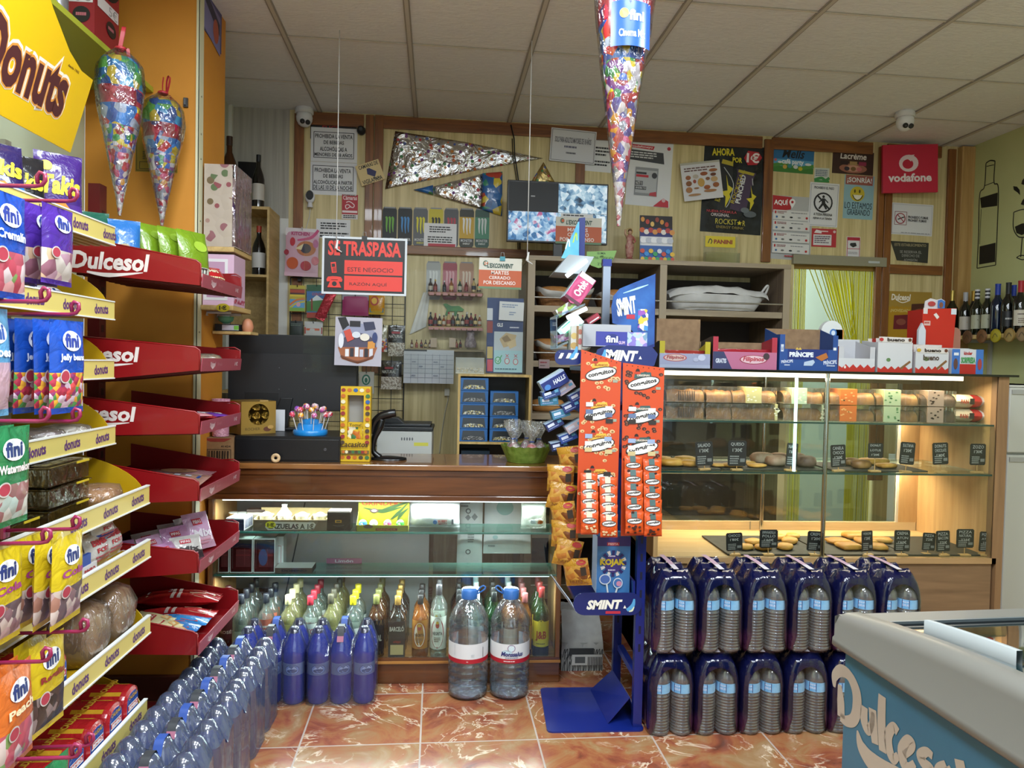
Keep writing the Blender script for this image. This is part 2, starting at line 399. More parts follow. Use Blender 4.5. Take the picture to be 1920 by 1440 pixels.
# floor: pink marble-look tiles
def marble():
 m,nt,b=new('marble_tile')
 v=coords(nt,loc=(.033+.435*8,-2.68+.41*20,0))
 br=N(nt,'ShaderNodeTexBrick',offset=0.0,squash=1.0);br.inputs['Scale'].default_value=1;br.inputs['Mortar Size'].default_value=.0035;br.inputs['Mortar Smooth'].default_value=.1
 br.inputs['Brick Width'].default_value=.435;br.inputs['Row Height'].default_value=.41;br.inputs['Color1'].default_value=(0,0,0,1);br.inputs['Color2'].default_value=(1,1,1,1);br.inputs['Bias'].default_value=0
 nt.links.new(v,br.inputs['Vector'])
 # each tile shifts the pattern
 sh=N(nt,'ShaderNodeVectorMath',operation='MULTIPLY_ADD');sh.inputs[1].default_value=(3.7,5.1,2.3);nt.links.new(br.outputs['Color'],sh.inputs[0]);nt.links.new(coords(nt),sh.inputs[2])
 n1=N(nt,'ShaderNodeTexNoise',i_Scale=4.5,i_Detail=8.0,i_Roughness=.62,i_Distortion=1.1);nt.links.new(sh.outputs[0],n1.inputs['Vector'])
 r1=ramp(nt,[(.28,'5c3428'),(.42,'8a4c36'),(.50,'94603e'),(.60,'93724f'),(.72,'a98c70')],n1.outputs[0])
 n2=N(nt,'ShaderNodeTexNoise',i_Scale=3.2,i_Detail=9.0,i_Roughness=.55,i_Distortion=2.6);nt.links.new(sh.outputs[0],n2.inputs['Vector'])
 ab=N(nt,'ShaderNodeMath',operation='SUBTRACT');ab.inputs[1].default_value=.5;nt.links.new(n2.outputs[0],ab.inputs[0])
 a2=N(nt,'ShaderNodeMath',operation='ABSOLUTE');nt.links.new(ab.outputs[0],a2.inputs[0])
 vr=ramp(nt,[(0,1.0),(.008,.6),(.022,0.0)],a2.outputs[0])
 n3=N(nt,'ShaderNodeTexNoise',i_Scale=5.0,i_Detail=3.0);nt.links.new(sh.outputs[0],n3.inputs['Vector']);r3=ramp(nt,[(.42,0.0),(.56,1.0)],n3.outputs[0])
 vein=N(nt,'ShaderNodeMath',operation='MULTIPLY');nt.links.new(vr.outputs[0],vein.inputs[0]);nt.links.new(r3.outputs[0],vein.inputs[1])
 mx=N(nt,'ShaderNodeMix',data_type='RGBA');nt.links.new(vein.outputs[0],mx.inputs[0]);nt.links.new(r1.outputs[0],mx.inputs[6]);mx.inputs[7].default_value=rgb('d6c2aa')
 mg=N(nt,'ShaderNodeMix',data_type='RGBA');nt.links.new(br.outputs['Fac'],mg.inputs[0]);nt.links.new(mx.outputs[2],mg.inputs[6]);mg.inputs[7].default_value=rgb('a3948a')
 nt.links.new(mg.outputs[2],b.inputs['Base Color'])
 rr=N(nt,'ShaderNodeMath',operation='MULTIPLY_ADD');rr.inputs[1].default_value=.5;rr.inputs[2].default_value=.16;nt.links.new(br.outputs['Fac'],rr.inputs[0]);nt.links.new(rr.outputs[0],b.inputs['Roughness'])
 bump(nt,b,br.outputs['Fac'],.4,-.004);return m
mb=MB();mb.box(-3,-2.6,-.05,5,7.5,0,marble());struct(setM(mb.build('floor')))
# ceiling tiles with plaster streaks + grid bars
m,nt,b=new('ceiling_tile');n1=N(nt,'ShaderNodeTexNoise',i_Scale=16.0,i_Detail=5.0,i_Distortion=1.6);nt.links.new(coords(nt,(1,4,1)),n1.inputs['Vector'])
r=ramp(nt,[(.3,'e2e5ea'),(.7,'eceff3')],n1.outputs[0]);nt.links.new(r.outputs[0],b.inputs['Base Color']);b.inputs['Roughness'].default_value=.8;bump(nt,b,n1.outputs[0],.35,.012)
ceilm=m
mb=MB();mb.box(-3,-2.6,CEIL_Z,5,7.5,CEIL_Z+.05,ceilm);struct(setM(mb.build('ceiling')))
mb=MB()
for i in range(-2,9):mb.box(GX0+GRID*i-.014,-2.2,CEIL_Z-.006,GX0+GRID*i+.014,YB,CEIL_Z-.0005,'9b968e');mb.box(GX0+GRID*i-.008,-2.2,CEIL_Z-.008,GX0+GRID*i+.008,YB,CEIL_Z-.006,'c6c1b8')
for j in range(0,12):mb.box(-1.6,GY0-GRID*j-.006,CEIL_Z-.003,3.48,GY0-GRID*j+.006,CEIL_Z-.0005,'a9a49b');mb.box(-1.6,GY0-GRID*j-.001,CEIL_Z-.0045,3.48,GY0-GRID*j+.007,CEIL_Z-.003,'d6d2c9')
struct(setM(mb.build('ceiling_grid_trim')))
# real LED panels in the ceiling behind the camera
panel0=None
for i,(x,y)in enumerate(PANELS):
 if panel0 is None:
  panel0=thing('ceiling_light','square white LED ceiling panel','ceiling light',room(x,y,CEIL_Z),DEL,'LED ceiling panels over the shop floor')
  mb=MB()
  for q in((-.28,-.28,.28,-.26),(-.28,.26,.28,.28),(-.28,-.26,-.26,.26),(.26,-.26,.28,.26)):mb.box(q[0],q[1],-.012,q[2],q[3],-.007,'e8e8e6')
  mb.build('frame',panel0);mb=MB();mb.box(-.26,-.26,-.009,.26,.26,-.007,glow('ffffff',2.0));mb.build('diffuser',panel0)
 else:dup(panel0,room(x,y,CEIL_Z),DEL)
 # walls
def boards(a,b_,rough=.45,pitch=.085,name='panel_board'):
 """vertical-grain panelling"""
 m,nt,b=new(name)
 n1=N(nt,'ShaderNodeTexNoise',i_Scale=2.0,i_Detail=6.0,i_Distortion=.6);nt.links.new(coords(nt,(28,28,1.1)),n1.inputs['Vector'])
 wv=N(nt,'ShaderNodeTexWave',wave_type='BANDS',bands_direction='X',i_Scale=.32/pitch,i_Distortion=1.2,i_Detail=2.0);wv.inputs['Detail Scale'].default_value=.6;nt.links.new(coords(nt,(1,1,.12)),wv.inputs['Vector'])
 ad=N(nt,'ShaderNodeMath',operation='MULTIPLY_ADD');ad.inputs[1].default_value=.13;nt.links.new(wv.outputs['Fac'],ad.inputs[0]);nt.links.new(n1.outputs[0],ad.inputs[2])
 r=ramp(nt,[(.36,a),(.74,b_)],ad.outputs[0]);nt.links.new(r.outputs[0],b.inputs['Base Color']);b.inputs['Roughness'].default_value=rough;return m
cream=boards('b9a674','d6c592');greyb=boards('9a958a','aea99d',.5,.05,'grey_board')
DX0,DX1,DZ=2.289,2.885,2.084
mb=MB()
mb.box(-.90,YB,0,DX0,YB+.08,CEIL_Z,cream);mb.box(DX1,YB,0,XR+.1,YB+.08,CEIL_Z,cream);mb.box(DX0,YB,DZ,DX1,YB+.08,CEIL_Z,cream)
struct(setM(mb.build('wall_back')))
zsp=onR(520,409,YB).z
mb=MB();mb.box(XL-.1,YB,0,-.90,YB+.08,zsp,'d4d3cd');mb.box(XL-.1,YB,zsp,-.90,YB+.08,CEIL_Z,greyb);struct(setM(mb.build('wall_alcove')))
mb=MB();mb.box(XL-.08,3.2,0,XL,YB,CEIL_Z,'bfc3b4');mb.box(XL,YB-.03,0,XL+.02,YB,CEIL_Z,'d9d7cf');struct(setM(mb.build('wall_alcove_side')))
lime=mottle('b9bd86','c1c48e',3,.7)
mb=MB();mb.box(XR,-2.4,0,XR+.1,YB,CEIL_Z,lime);struct(setM(mb.build('wall_right')))
mb=MB();mb.box(-1.62,-2.4,0,-1.50,3.07,CEIL_Z,'cdd6b8');struct(mb.build('wall_left'))
# shop front behind the camera with a wide window
mb=MB()
for q in((-3,0,-.9,CEIL_Z),(2.7,0,5,CEIL_Z),(-.9,0,2.7,.35),(-.9,2.6,2.7,CEIL_Z)):mb.box(q[0],-2.5,q[1],q[2],-2.4,q[3],'cfc9bd')
struct(mb.build('wall_front'))
w1=bpy.data.objects.new('window_1',None);COL.objects.link(w1);struct(w1)
mb=MB()
for q in((-.9,.35,2.7,.41),(-.9,2.54,2.7,2.6),(-.9,.41,-.84,2.54),(2.64,.41,2.7,2.54),(.87,.41,.93,2.54)):mb.box(q[0],-2.47,q[1],q[2],-2.42,q[3],'b9bbbd')
mb.build('window_frame',w1);mb=MB();mb.box(-.84,-2.45,.41,2.64,-2.445,2.54,clear('f4fafa',.03,.02));mb.build('window_pane',w1)
# pillar: orange textured paint, pale corner guard
orange=mottle('c9852a','d08c30',5,.55,.25)
px1=-1.061
mb=MB();mb.box(-1.50,3.073,0,px1,3.40,CEIL_Z,orange);p_=mb.build('pillar');struct(p_)
mb=MB();mb.box(px1-.010,3.068,.1,px1+.003,3.0735,CEIL_Z,'d6d3b2');mb.box(px1-.0005,3.068,.1,px1+.004,3.115,CEIL_Z,'d6d3b2')
for z in(1.2,1.5,1.95,2.2,2.3,2.45):mb.cyl((px1+.004,3.09,z),(px1+.006,3.09,z),.004,'8d8a70',seg=8)
struct(mb.build('trim_1'))
mb=MB();mb.box(-1.50,3.045,0,px1+.012,3.067,.10,'5a2a20');struct(mb.build('baseboard_pillar',bev=.004))
# battens of reddish wood
redw=wood('62371a','8a5628','z',.8,.4,.2);redh=wood('62371a','8a5628','x',.8,.4,.2);pinew=wood('a07a44','bf9a62','z',.5,.5)
tn=[1]
def batten(px,axis='z',m=None,t=.018):
 x0,y0,x1,y1=px
 cy=(y0+y1)/2;cx=(x0+x1)/2
 X0,X1=onR(x0,cy,YB).x,onR(x1,cy,YB).x;Z1,Z0=onR(cx,y0,YB).z,onR(cx,y1,YB).z
 mb=MB();mb.box(X0,YB-t,max(Z0,0),X1,YB-.0005,min(Z1,CEIL_Z-.009),m or(redw if axis=='z' else redh))
 tn[0]+=1;return struct(setM(mb.build('trim_%d'%tn[0],bev=.003)))
batten((550,214,568,700));batten((683,214,698,700));batten((700,214,716,700),t=.024)
batten((1075,247,1092,700));batten((1429,262,1446,492));batten((1636,276,1647,900),t=.022);batten((1649,276,1663,900));batten((1765,280,1779,900));batten((1780,200,1816,1180),m=pinew,t=.05)
for x0,x1,ya,yb in((569,682,214,233),(717,1428,224,247),(1447,1635,263,283),(1664,1764,275,295)):
 zc=CEIL_Z-.009;X0,X1=onR(x0,240,YB).x,onR(x1,270,YB).x;h=.075
 mb=MB();mb.box(X0,YB-.017,zc-h,X1,YB-.0005,zc,redh);tn[0]+=1;struct(setM(mb.build('trim_%d'%tn[0],bev=.003)))
batten((717,466,1074,482),'x',t=.03);batten((1664,498,1764,515),'x',t=.02)
# doorway and the pale room behind it
mb=MB();mb.box(DX0-.02,YB-.03,DZ-.005,DX1+.02,YB-.001,DZ+.055,'8f8a74');mb.box(DX1-.11,YB-.0325,DZ+.014,DX1-.03,YB-.03,DZ+.03,'b9bdbd');struct(setM(mb.build('door_1_lintel',bev=.002)))
mb=MB();mb.box(1.4,6.05,0,4.2,6.12,CEIL_Z,mottle('bcd2d2','c6dada',2,.6))
for i in range(9):
 z=.85+i*.2;mb.box(1.5,6.038,z,2.62,6.049,z+.186,'cfe4e4')
mb.box(2.63,6.0,0,4.1,6.049,CEIL_Z,'8b988f');struct(setM(mb.build('wall_store_room')))
mb=MB();mb.box(1.32,YB+.09,0,1.4,6.1,CEIL_Z,'cfd8d6');mb.box(4.2,YB+.09,0,4.28,6.1,CEIL_Z,'cfd8d6');struct(setM(mb.build('wall_store_room_sides')))
area('store_room_lamp',room(2.2,5.35,CEIL_Z-.03),.5,.5,75,(.85,.96,1),(0,0,DEL))
lp=thing('ceiling_light','square LED panel in the ceiling of the pale room beyond the doorway','ceiling light',room(2.2,5.35,CEIL_Z),DEL)
for ch in panel0.children:c_=ch.copy();COL.objects.link(c_);c_.parent=lp
# yellow strip curtain, gathered to one side
cur=thing('strip_curtain','yellow plastic strip curtain tied back in the doorway','curtain',room((DX0+DX1)/2,YB+.03,DZ),DEL)
ylw=[plain(c,.3)for c in('c2bd1e','d3d03a','a9a313','cfc92c')]
hw=(DX1-DX0)/2
mb=MB();mb.box(-hw+.003,-.012,-.03,hw-.003,.012,-.002,'8a6a2a');mb.build('rail',cur)
mb=MB();ns=64
for i in range(ns):
 t=(i+.5)/ns;x=-hw+.006+t*(2*hw-.012);c=ylw[i%4];w=.0075
 if t<.15:pts=[(x,0,-.03),(x+.002,0,-.6),(x,0,-1.95)]
 elif t<.70:
  k=(t-.15)/.55;gx=hw*.40+.06*k;gz=-.60-.05*k
  pts=spline([(x,0,-.03),(x+(gx-x)*.40,.004*(i%3),-.27-.03*(1-k)),(gx-.03*(1-k),.006*(i%3),gz),(hw*.38+.05*k,.006*(i%4),-1.1),(hw*.40+.06*k,0,-1.95)],7)
 else:pts=[(x,0,-.03),(x,.003,-.7),(x-.01,0,-1.95)]
 if .15<t<.30 and i%4:continue
 if .30<=t<.36 and i%2:continue
 vs=[];
 for p in pts:vs+=[(p[0]-w/2,p[1]-.001*(i%5),p[2]),(p[0]+w/2,p[1]-.001*(i%5),p[2])]
 mb.add(vs,[(2*q,2*q+1,2*q+3,2*q+2)for q in range(len(pts)-1)],c)
o_=mb.build('strips',cur);o_['kind']='stuff'
mb=MB();mb.tube([(hw*.34,-.012,-.66),(hw*.55,-.02,-.64),(hw*.97,-.012,-.62)],.004,'b08a3a');mb.build('tie_cord',cur)
# drawing on the green wall: a wine bottle, a glass, drops (inked outlines)
def wallpt(x,y):
 d=ray(x,y);t=XR/d.dot(RX);p=d*t;return p.dot(RY),p.z+CAMH
ink=plain('15160f',.6);mural=thing('wall_drawing','black ink drawing of a wine bottle and glass on the green wall','drawing',room(XR-.0008,4.2,0),DEL)
WT=Matrix(((0,0,-1,0),(-1,0,0,0),(0,1,0,0),(0,0,0,1)))
def W(l):return[(4.2-wallpt(x,y)[0],wallpt(x,y)[1])for x,y in l]
mb=MB()
out_=[(1849,305),(1847,345),(1842,355),(1837,365),(1832,503),(1866,497),(1871,365),(1873,352),(1864,345),(1865,302)]
mb.stroke(W([(1849,306),(1846,350),(1837,366),(1835,440),(1832,503)]),.008,ink,WT);mb.stroke(W([(1866,302),(1864,342),(1872,352),(1870,430),(1867,497)]),.008,ink,WT)
mb.stroke(W([(1849,306),(1857,301),(1866,302)]),.008,ink,WT);mb.stroke(W([(1832,503),(1850,500),(1867,497)]),.006,ink,WT,smooth=False);mb.stroke(W([(1847,348),(1863,342)]),.005,ink,WT,smooth=False);mb.stroke(W([(1850,312),(1864,309)]),.005,ink,WT,smooth=False)
mb.poly(W([(1838,371),(1840,390),(1870,386),(1871,361)]),ink,WT);mb.poly(W([(1837,462),(1836,496),(1866,491),(1867,455)]),ink,WT)
mb.stroke(W([(1840,392),(1837,458)]),.004,ink,WT,smooth=False)
mb.build('bottle_outline',mural)
mb=MB();mb.stroke(W([(1901,398),(1900,425),(1906,440),(1915,445),(1930,438),(1934,392)]),.007,ink,WT);mb.stroke(W([(1901,398),(1916,393),(1934,392)]),.006,ink,WT);mb.poly(W([(1903,425),(1906,437),(1916,441),(1930,434),(1932,417),(1916,419)]),ink,WT)
mb.stroke(W([(1917,445),(1914,482)]),.008,ink,WT,smooth=False);mb.stroke(W([(1906,483),(1914,479),(1926,481),(1918,487),(1906,483)]),.006,ink,WT)
mb.poly(W([(1900,349),(1901,356),(1908,361),(1913,366),(1912,356),(1907,350)]),ink,WT);mb.poly(W([(1915,345),(1920,347),(1924,330),(1917,338)]),ink,WT);mb.poly(W([(1914,383),(1920,385),(1922,370),(1917,376)]),ink,WT)
mb.build('glass_outline',mural)
# ================================================================== BACK WALL: notices, posters, cameras
R0=('R',YB-.001)
def B(s):return dict(bold=s)
K='1c1c1e';WH='dcdcde'
GA='notices pinned on the wood panelled back wall'
sheet('poster','black poster strip with red letters above the paper notices beside the dome camera','poster',(582,229,669,262),R0,'17171b',[('T','SUCI',604,236,632,246,'b02a2a')])
sheet('paper_notice','white notice banning alcohol sale to minors, top of the two by the corner','notice',(583,240,670,304),R0,WH,[('B',588,248,664,297,1.2,'30303a'),('T','PROHIBIDA LA VENTA',591,252,661,260,K),('T','DE BEBIDAS',607,264,645,271,K),('T','ALCOHÓLICAS A',600,274,651,284,K),('T','MENORES DE 18 AÑOS',590,286,661,294,K)],out=.004)
sheet('paper_notice','white notice banning alcohol sale after ten at night, lower of the two','notice',(582,304.6,669,366),R0,WH,[('B',586,311,663,358,1.2,'30303a'),('T','PROHIBIDA LA VENTA',590,316,658,324,K),('T','DE BEBIDAS',606,327,643,334,K),('T','ALCOHÓLICAS A PARTIR',588,337,661,346,K),('T','DE LAS 10 DE LA NOCHE',588,348,661,356,K)])
sheet('sticker_sign','small red camera warning sign above the SE TRASPASA board','sign',(641,365,671,411),R0,'b32531',[('T','Cámaras',643,367,669,375,'f0dadb'),('S',[(649,380),(655,378),(664,384),(662,389),(656,388),(650,392),(648,386),(653,384),(659,389)],1.6,'f0dadb'),('R',642,395,670,399,'f0dadb'),('R',641,402,671,411,'d8d2d0'),('N',644,403,668,410,2,K)])
sheet('paper_notice','white printed notice behind the top of the SE TRASPASA board','notice',(593,411,657,447),R0,WH,[('N',601,417,651,431,3,K),('N',600,435,655,446,2,K)])
sheet('warning_sign','tilted yellow surveillance warning sign on the batten by the silver pennant','sign',(671,304,717,343),('R',YB-.026),'d9c088',[('T','CAMARAS DE',676,306,714,313,K),('P',[(690,315),(695,315),(706,325),(700,334),(688,325)],'2c2a5c'),('S',[(697,334),(703,338),(708,336)],2,K),('T','VIGILANCIA',674,334,713,342,K)],rot=-.36,thick=.003)
# big silver party cones used as flat pennants on the wall
PAL='b8434a,c46d3e,5a6aa0,7a4a8a,4d8a5a,c98a4a'
def pennant(label,pts,parts,D):
 cx=sum(p[0]for p in pts)/len(pts);cy=sum(p[1]for p in pts)/len(pts);c=onR(cx,cy,D)
 root=thing('foil_pennant',label,'pennant',room(c.x,c.y,c.z),DEL,'foil party cones pinned to the wall')
 def loc(P):return[(onR(x,y,D).x-c.x,onR(x,y,D).z-c.z)for x,y in P]
 for nm,P,m,dd in parts:
  mb=MB();L=loc(P);n=14
  # gently puffed sheet: fan of rings towards the middle
  mx_,my_=sum(p[0]for p in L)/len(L),sum(p[1]for p in L)/len(L)
  ring=[]
  for i in range(len(L)):
   a,b=L[i],L[(i+1)%len(L)]
   ring+=[(a[0]+(b[0]-a[0])*k/n,a[1]+(b[1]-a[1])*k/n)for k in range(n)]
  R=len(ring);vs=[];fs=[]
  for j in range(7):
   s=1-j/7
   for i,q in enumerate(ring):
    x,y=mx_+(q[0]-mx_)*s,my_+(q[1]-my_)*s
    vs.append((x,y,dd+.012*(1-s**3)+(.004*noise.noise((x*18,y*18,3))if j else 0)))
  vs.append((mx_,my_,dd+.012))
  for j in range(6):fs+=[(j*R+i,j*R+(i+1)%R,(j+1)*R+(i+1)%R,(j+1)*R+i)for i in range(R)]
  fs+=[(6*R+i,6*R+(i+1)%R,7*R)for i in range(R)]
  vs+=[(q[0],q[1],0)for q in ring];fs+=[(7*R+1+i,7*R+1+(i+1)%R,(i+1)%R,i)for i in range(R)]
  mb.add(vs,fs,m,True,FRONT);mb.build(nm,root)
silver=foil('e6e6e8',9,.24,PAL,.9,.7,30)
pennant('large silver foil cone with printed sweets pinned sideways on the wall',[(741,246),(1018,297),(722,355)],[('foil',[(741,246),(870,266),(1018,297),(880,322),(722,355)],silver,.002)],YB-.004)
pennant('smaller silver foil cone with blue bands below the large silver cone',[(775,356),(942,322),(940,405)],[('foil',[(812,350),(904,326),(904,392),(814,366)],silver,.002),('tip_band',[(775,356),(812,347),(812,366)],speckle('2a5a96,3c6f3f,2f6db0,2a5a96',30,.25),.002),('wide_band',[(904.5,325),(942,322),(941,405),(904.5,393)],speckle('2a5a96,2f6db0,b04030,d8c040,2a5a96,3c8a6f',22,.25),.003)],YB-.014)
pennant('small foil cone tip with printed sweets above the security monitor',[(1020,302),(1045,352),(990,350)],[('foil',[(1019,304),(1046,352),(990,350)],foil('c9b27a',9,.3,'b8434a,5a6aa0,4d8a5a,7a4a8a',.6,.3,34),.002)],YB-.003)
# energy drink can cut-outs
def cans(label,x0,cols,y0,y1,w,step,D,note=None):
 D=YB-.002;c=onR(x0,(y0+y1)/2,D);root=thing('can_poster',label,'poster',room(c.x,c.y,c.z),DEL)
 for i,(bg,claw,band)in enumerate(cols):
  X=x0+i*step;yo=i*.55
  rect=(X,y0+yo,X+w,y1+yo);cc=onR(X+w/2,(y0+y1)/2+yo,D);ww=onR(X+w,cc.y,D).x-onR(X,cc.y,D).x;hh=onR(X,y0,D).z-onR(X,y1,D).z
  T=TR(cc.x-c.x,0,cc.z-c.z)@FRONT;mb=MB();a,h=ww/2,hh/2
  mb.prism([(-a*.82,-h),(a*.82,-h),(a,-h*.88),(a,h*.84),(a*.8,h),(-a*.8,h),(-a,h*.84),(-a,-h*.88)],0,.001,bg,T)
  mb.prism([(-a*.82,h*.93),(a*.82,h*.93),(a*.74,h),(-a*.74,h)],.0011,.0014,'8a8c90',T)
  if band:mb.rect(-a,-h*.55,a,h*.55,band,T,.0015)
  for k,dx in enumerate((-.45,0,.42)):
   mb.stroke([(a*(dx-.12),h*.48),(a*(dx+.05),h*.40),(a*(dx+.02),0),(a*(dx+.08),-h*(.35-.14*abs(dx)))],[a*.25,a*.3,a*.22,a*.08],claw,T,.002)
  mb.txt('MONSTER',0,-h*.66,a*1.6,h*.14,'c9cccd',T,.002);mb.txt('ENERGY',0,-h*.82,a*1.0,h*.09,claw,T,.002)
  mb.build('can_print',root)
cans('row of seven printed energy drink cans on the wall above the cut mid rail',717,[('16181a','6fae3a',None),('16181a','3f86c4',None),('5d6063','d8cf2a',None),('c7b92a','1c1c1c',None),('54565a','b23a4a',None),('3a3a30','e3e3df','c9a22a'),('3a5a50','d8e0dc','4f8f72')],388,461,27,28.9,0)
cans('row of three pale printed energy drink cans below the mid rail',799,[('a7a9a8','d8dad8','b7bab9'),('a14a58','d9a7ad','b86a76'),('a88068','d8c6b2','b78c74')],490,562,27,31,0)
sheet('paper_notice','white printed notice stuck over the middle of the can poster','notice',(795,419,856,463),R0,WH,[('N',805,424,846,437,3,K),('N',802,443,850,456,3,K),('R',803,457,854,462.5,'b32f3f')],out=.007)
sheet('framed_notice','framed white adults only notice high beside the large candy cone','notice',(1032,243,1117,305),('R',YB-.02),'cfcfd6',[('B',1034,245,1115,303,1,'77777c'),('T','SOLO PARA ADULTOS MAYORES DE 18 AÑOS',1040,256,1108,269,'4a4a58'),('N',1058,273,1090,280,1,'6a6a80'),('N',1062,285,1082,291,1,'6a6a70')],thick=.008,rot=.05)
sheet('paper_notice','white notice half hidden behind the framed adults notice','notice',(1094,262,1147,322),R0,WH,[('N',1116,274,1144,293,3,K),('N',1115,300,1144,312,2,K)],rot=.04)
sheet('poster','white poster with red telephone card print left of the bread picture','poster',(1176,265,1259,387),R0,'d9d9dc',[('P',[(1180,273),(1224,274),(1222,281),(1178,279)],'c0303f'),('T','vodafoneyu',1182,274.5,1220,279.5,'f0e0e0'),('C',1251,276,3.4,3.4,'b0303f'),('P',[(1176,283),(1241,285),(1244,306),(1176,302)],'3b3c40'),('N',1178,286,1230,299,3,'d0d0d2'),('R',1191,315,1234,368,'8d8f93'),('R',1193,320,1232,363,'b4b6ba'),('R',1193,324,1212,328,'3b3c40'),('R',1193,329,1216,333.5,'c0303f'),('C',1227,329,5,5.5,'3b3c40'),('R',1192,341,1206,349,'3b3c40'),('R',1192,351,1213,357,'3b3c40'),('T','HAZTE YU',1193,342,1205,348,'d8d8d8'),('T','AHORA YU',1193,352,1212,356,'d8d8d8'),('P',[(1220,362),(1232,359),(1233,368),(1219,367)],'b8404a'),('P',[(1228,386.5),(1246,370),(1256,375),(1257,386.5)],'c0303f'),('C',1247,374,3.6,3.6,'d7b0b4')],rot=.045)
bread=[]
for x,y,a,b_,c in((1291,331,5,4.2,'9a5a34'),(1305,330,5.5,4,'bcb2a6'),(1321,326,7,3.6,'96502c'),(1339,321,8,3,'a0623a'),(1291,342,5.5,5,'8a5630'),(1302,339,3,3.6,'9a4a3a'),(1314,342,6.5,8,'c49a50'),(1327,336,4,3,'8c5a3c'),(1338,329,5.4,3,'6a3a24'),(1339,338,6.5,5,'c4a070'),(1290,354,6,5.5,'a87448'),(1304,352,5,1.6,'9a6a40'),(1324,352,6,4,'a0582c'),(1341,349,6,4.6,'9a5a30'),(1299,364,12,2.2,'ab8058'),(1329,359,12,2.6,'a87448')):bread.append(('C',x,y,a,b_,c))
sheet('picture_sheet','tilted white sheet printed with small breads beside the black drink poster','poster',(1279,303,1353,374),('R',YB-.035),'d6d4d8',[('R',1279,303,1353,307,'b5b2a4'),('N',1285,312,1345,321,2,'6a4a4a')]+bread,rot=-.15)
star=lambda x,y,r:('P',[(x+(r if k%2==0 else r*.42)*math.sin(k*PI/5),y-(r if k%2==0 else r*.42)*math.cos(k*PI/5))for k in range(10)],'d8c62a')
bolt=lambda x,y,s:('P',[(x,y),(x+5*s,y+20*s),(x+15*s,y+26*s),(x+8*s,y+36*s),(x+10*s,y+42*s),(x+1*s,y+62*s),(x+1*s,y+42*s),(x-9*s,y+33*s),(x+4*s,y+30*s)],'d6c52c')
sheet('poster','large black energy drink poster with two cans and a red price hexagon','poster',(1317,272,1431,438),R0,mottle('14171a','2c3238',9,.25),[('R',1347,305,1372,395,'1d1f22'),('P',[(1352,300),(1372,304),(1372,312),(1350,308)],'b5a330'),('P',[(1379,316),(1416,322),(1412,330),(1400,398),(1370,392),(1381,326)],'45344e'),('P',[(1383,317),(1413,322),(1411,327),(1382,322)],'b5a330'),bolt(1360,328,1.0),bolt(1407,345,.78),('S',[(1355,315),(1374,344),(1369,378),(1363,390)],1.4,'b8bcc0'),('S',[(1409,332),(1411,345)],1.4,'b8bcc0'),('T','AHORA',1331,280,1373,294,'d8c62a',dict(rot=.06,bold=2)),('T','POR',1370,295,1388,305,'d8c62a',B(2)),('P',[(1398,281),(1418,282),(1425,292),(1416,306),(1399,308),(1391,295)],'b3202e'),('T','1€',1396,284,1420,303,'f0e6e6',B(2)),('T','PUNCHED',1384-22,349,1384+30,359,'dadada',dict(rot=1.40,bold=2)),('T','ROCKSTAR',1370-20,345,1370+44,353,'b5a330',dict(rot=1.30)),('T','ROCKSTAR',1336,362,1360,373,'c4b430',dict(rot=1.35)),('T','NUEVA FÓRMULA',1327,395,1383,401,'b8404a'),('T','ORIGINAL',1335,402,1370,408,'c9c0c0'),('C',1408,400,12,6,'5b6166'),('C',1398,393,8,5,'6c7378'),('T','ROCKST',1344,412,1384,422,'d0c24a',B(0)),star(1389,418,5),('T','R',1395,413,1400,423,'d0c24a',B(0)),('T','ENERGY DRINK',1346,425,1398,430,'8a7a3a')],rot=.03)
# right-hand panel
sheet('poster','blue sweets poster with farm scene, leftmost of the top row over the doorway','poster',(1449,278,1526,324),R0,'2a6a9c',[('R',1449,312,1526,324,'3f7a34'),('R',1449,300,1526,313,'5c9fc4'),('S',[(1449,313),(1470,309),(1500,314),(1526,309)],6,'4c8a3c'),('T','Mells',1466,280,1508,297,'14161c',dict(bold=1,shear=.25)),('T','café party',1466,299,1507,311,'e4e8ee',B(2)),('C',1454,302,2.5,2.5,'c25a5a'),('C',1472,314,4,4,'c9a04a'),('C',1481,312,4,4,'3c8a8a'),('C',1492,313,4.5,3.6,'cfcfcf'),('C',1501,316,4,3.6,'c9b62a'),('C',1462,306,4,2,'e6e6ea'),('C',1515,307,6,2.4,'d6d8da')],rot=.03)
sheet('poster','dark brown chocolate biscuit poster in the top row over the doorway','poster',(1561,284,1638,327),R0,'3a221c',[('C',1600,316,26,9,'9a6450'),('C',1600,316,16,6,'c9967e'),('T','Lacrème',1575,287,1624,299,'e4dcd6',dict(shear=.1)),('R',1576,303,1590,310,'2c1a1a'),('R',1593,303,1607,310,'a8895a'),('R',1610,303,1624,310,'8c2a4a'),('C',1588,317,5,4,'35303a'),('C',1600,317,5,4,'7a5a34'),('C',1611,317,5,4,'c06a70')],rot=.02)
sheet('leaflet','small white leaflet with green foot between the two top posters','leaflet',(1527,315,1555,342),R0,'c9cec6',[('N',1529,318,1552,331,4,'5a6a8a'),('S',[(1527,338),(1540,334),(1548,338),(1555,333)],5,'3f8a4a'),('R',1527,338,1555,342,'3f8a4a')])
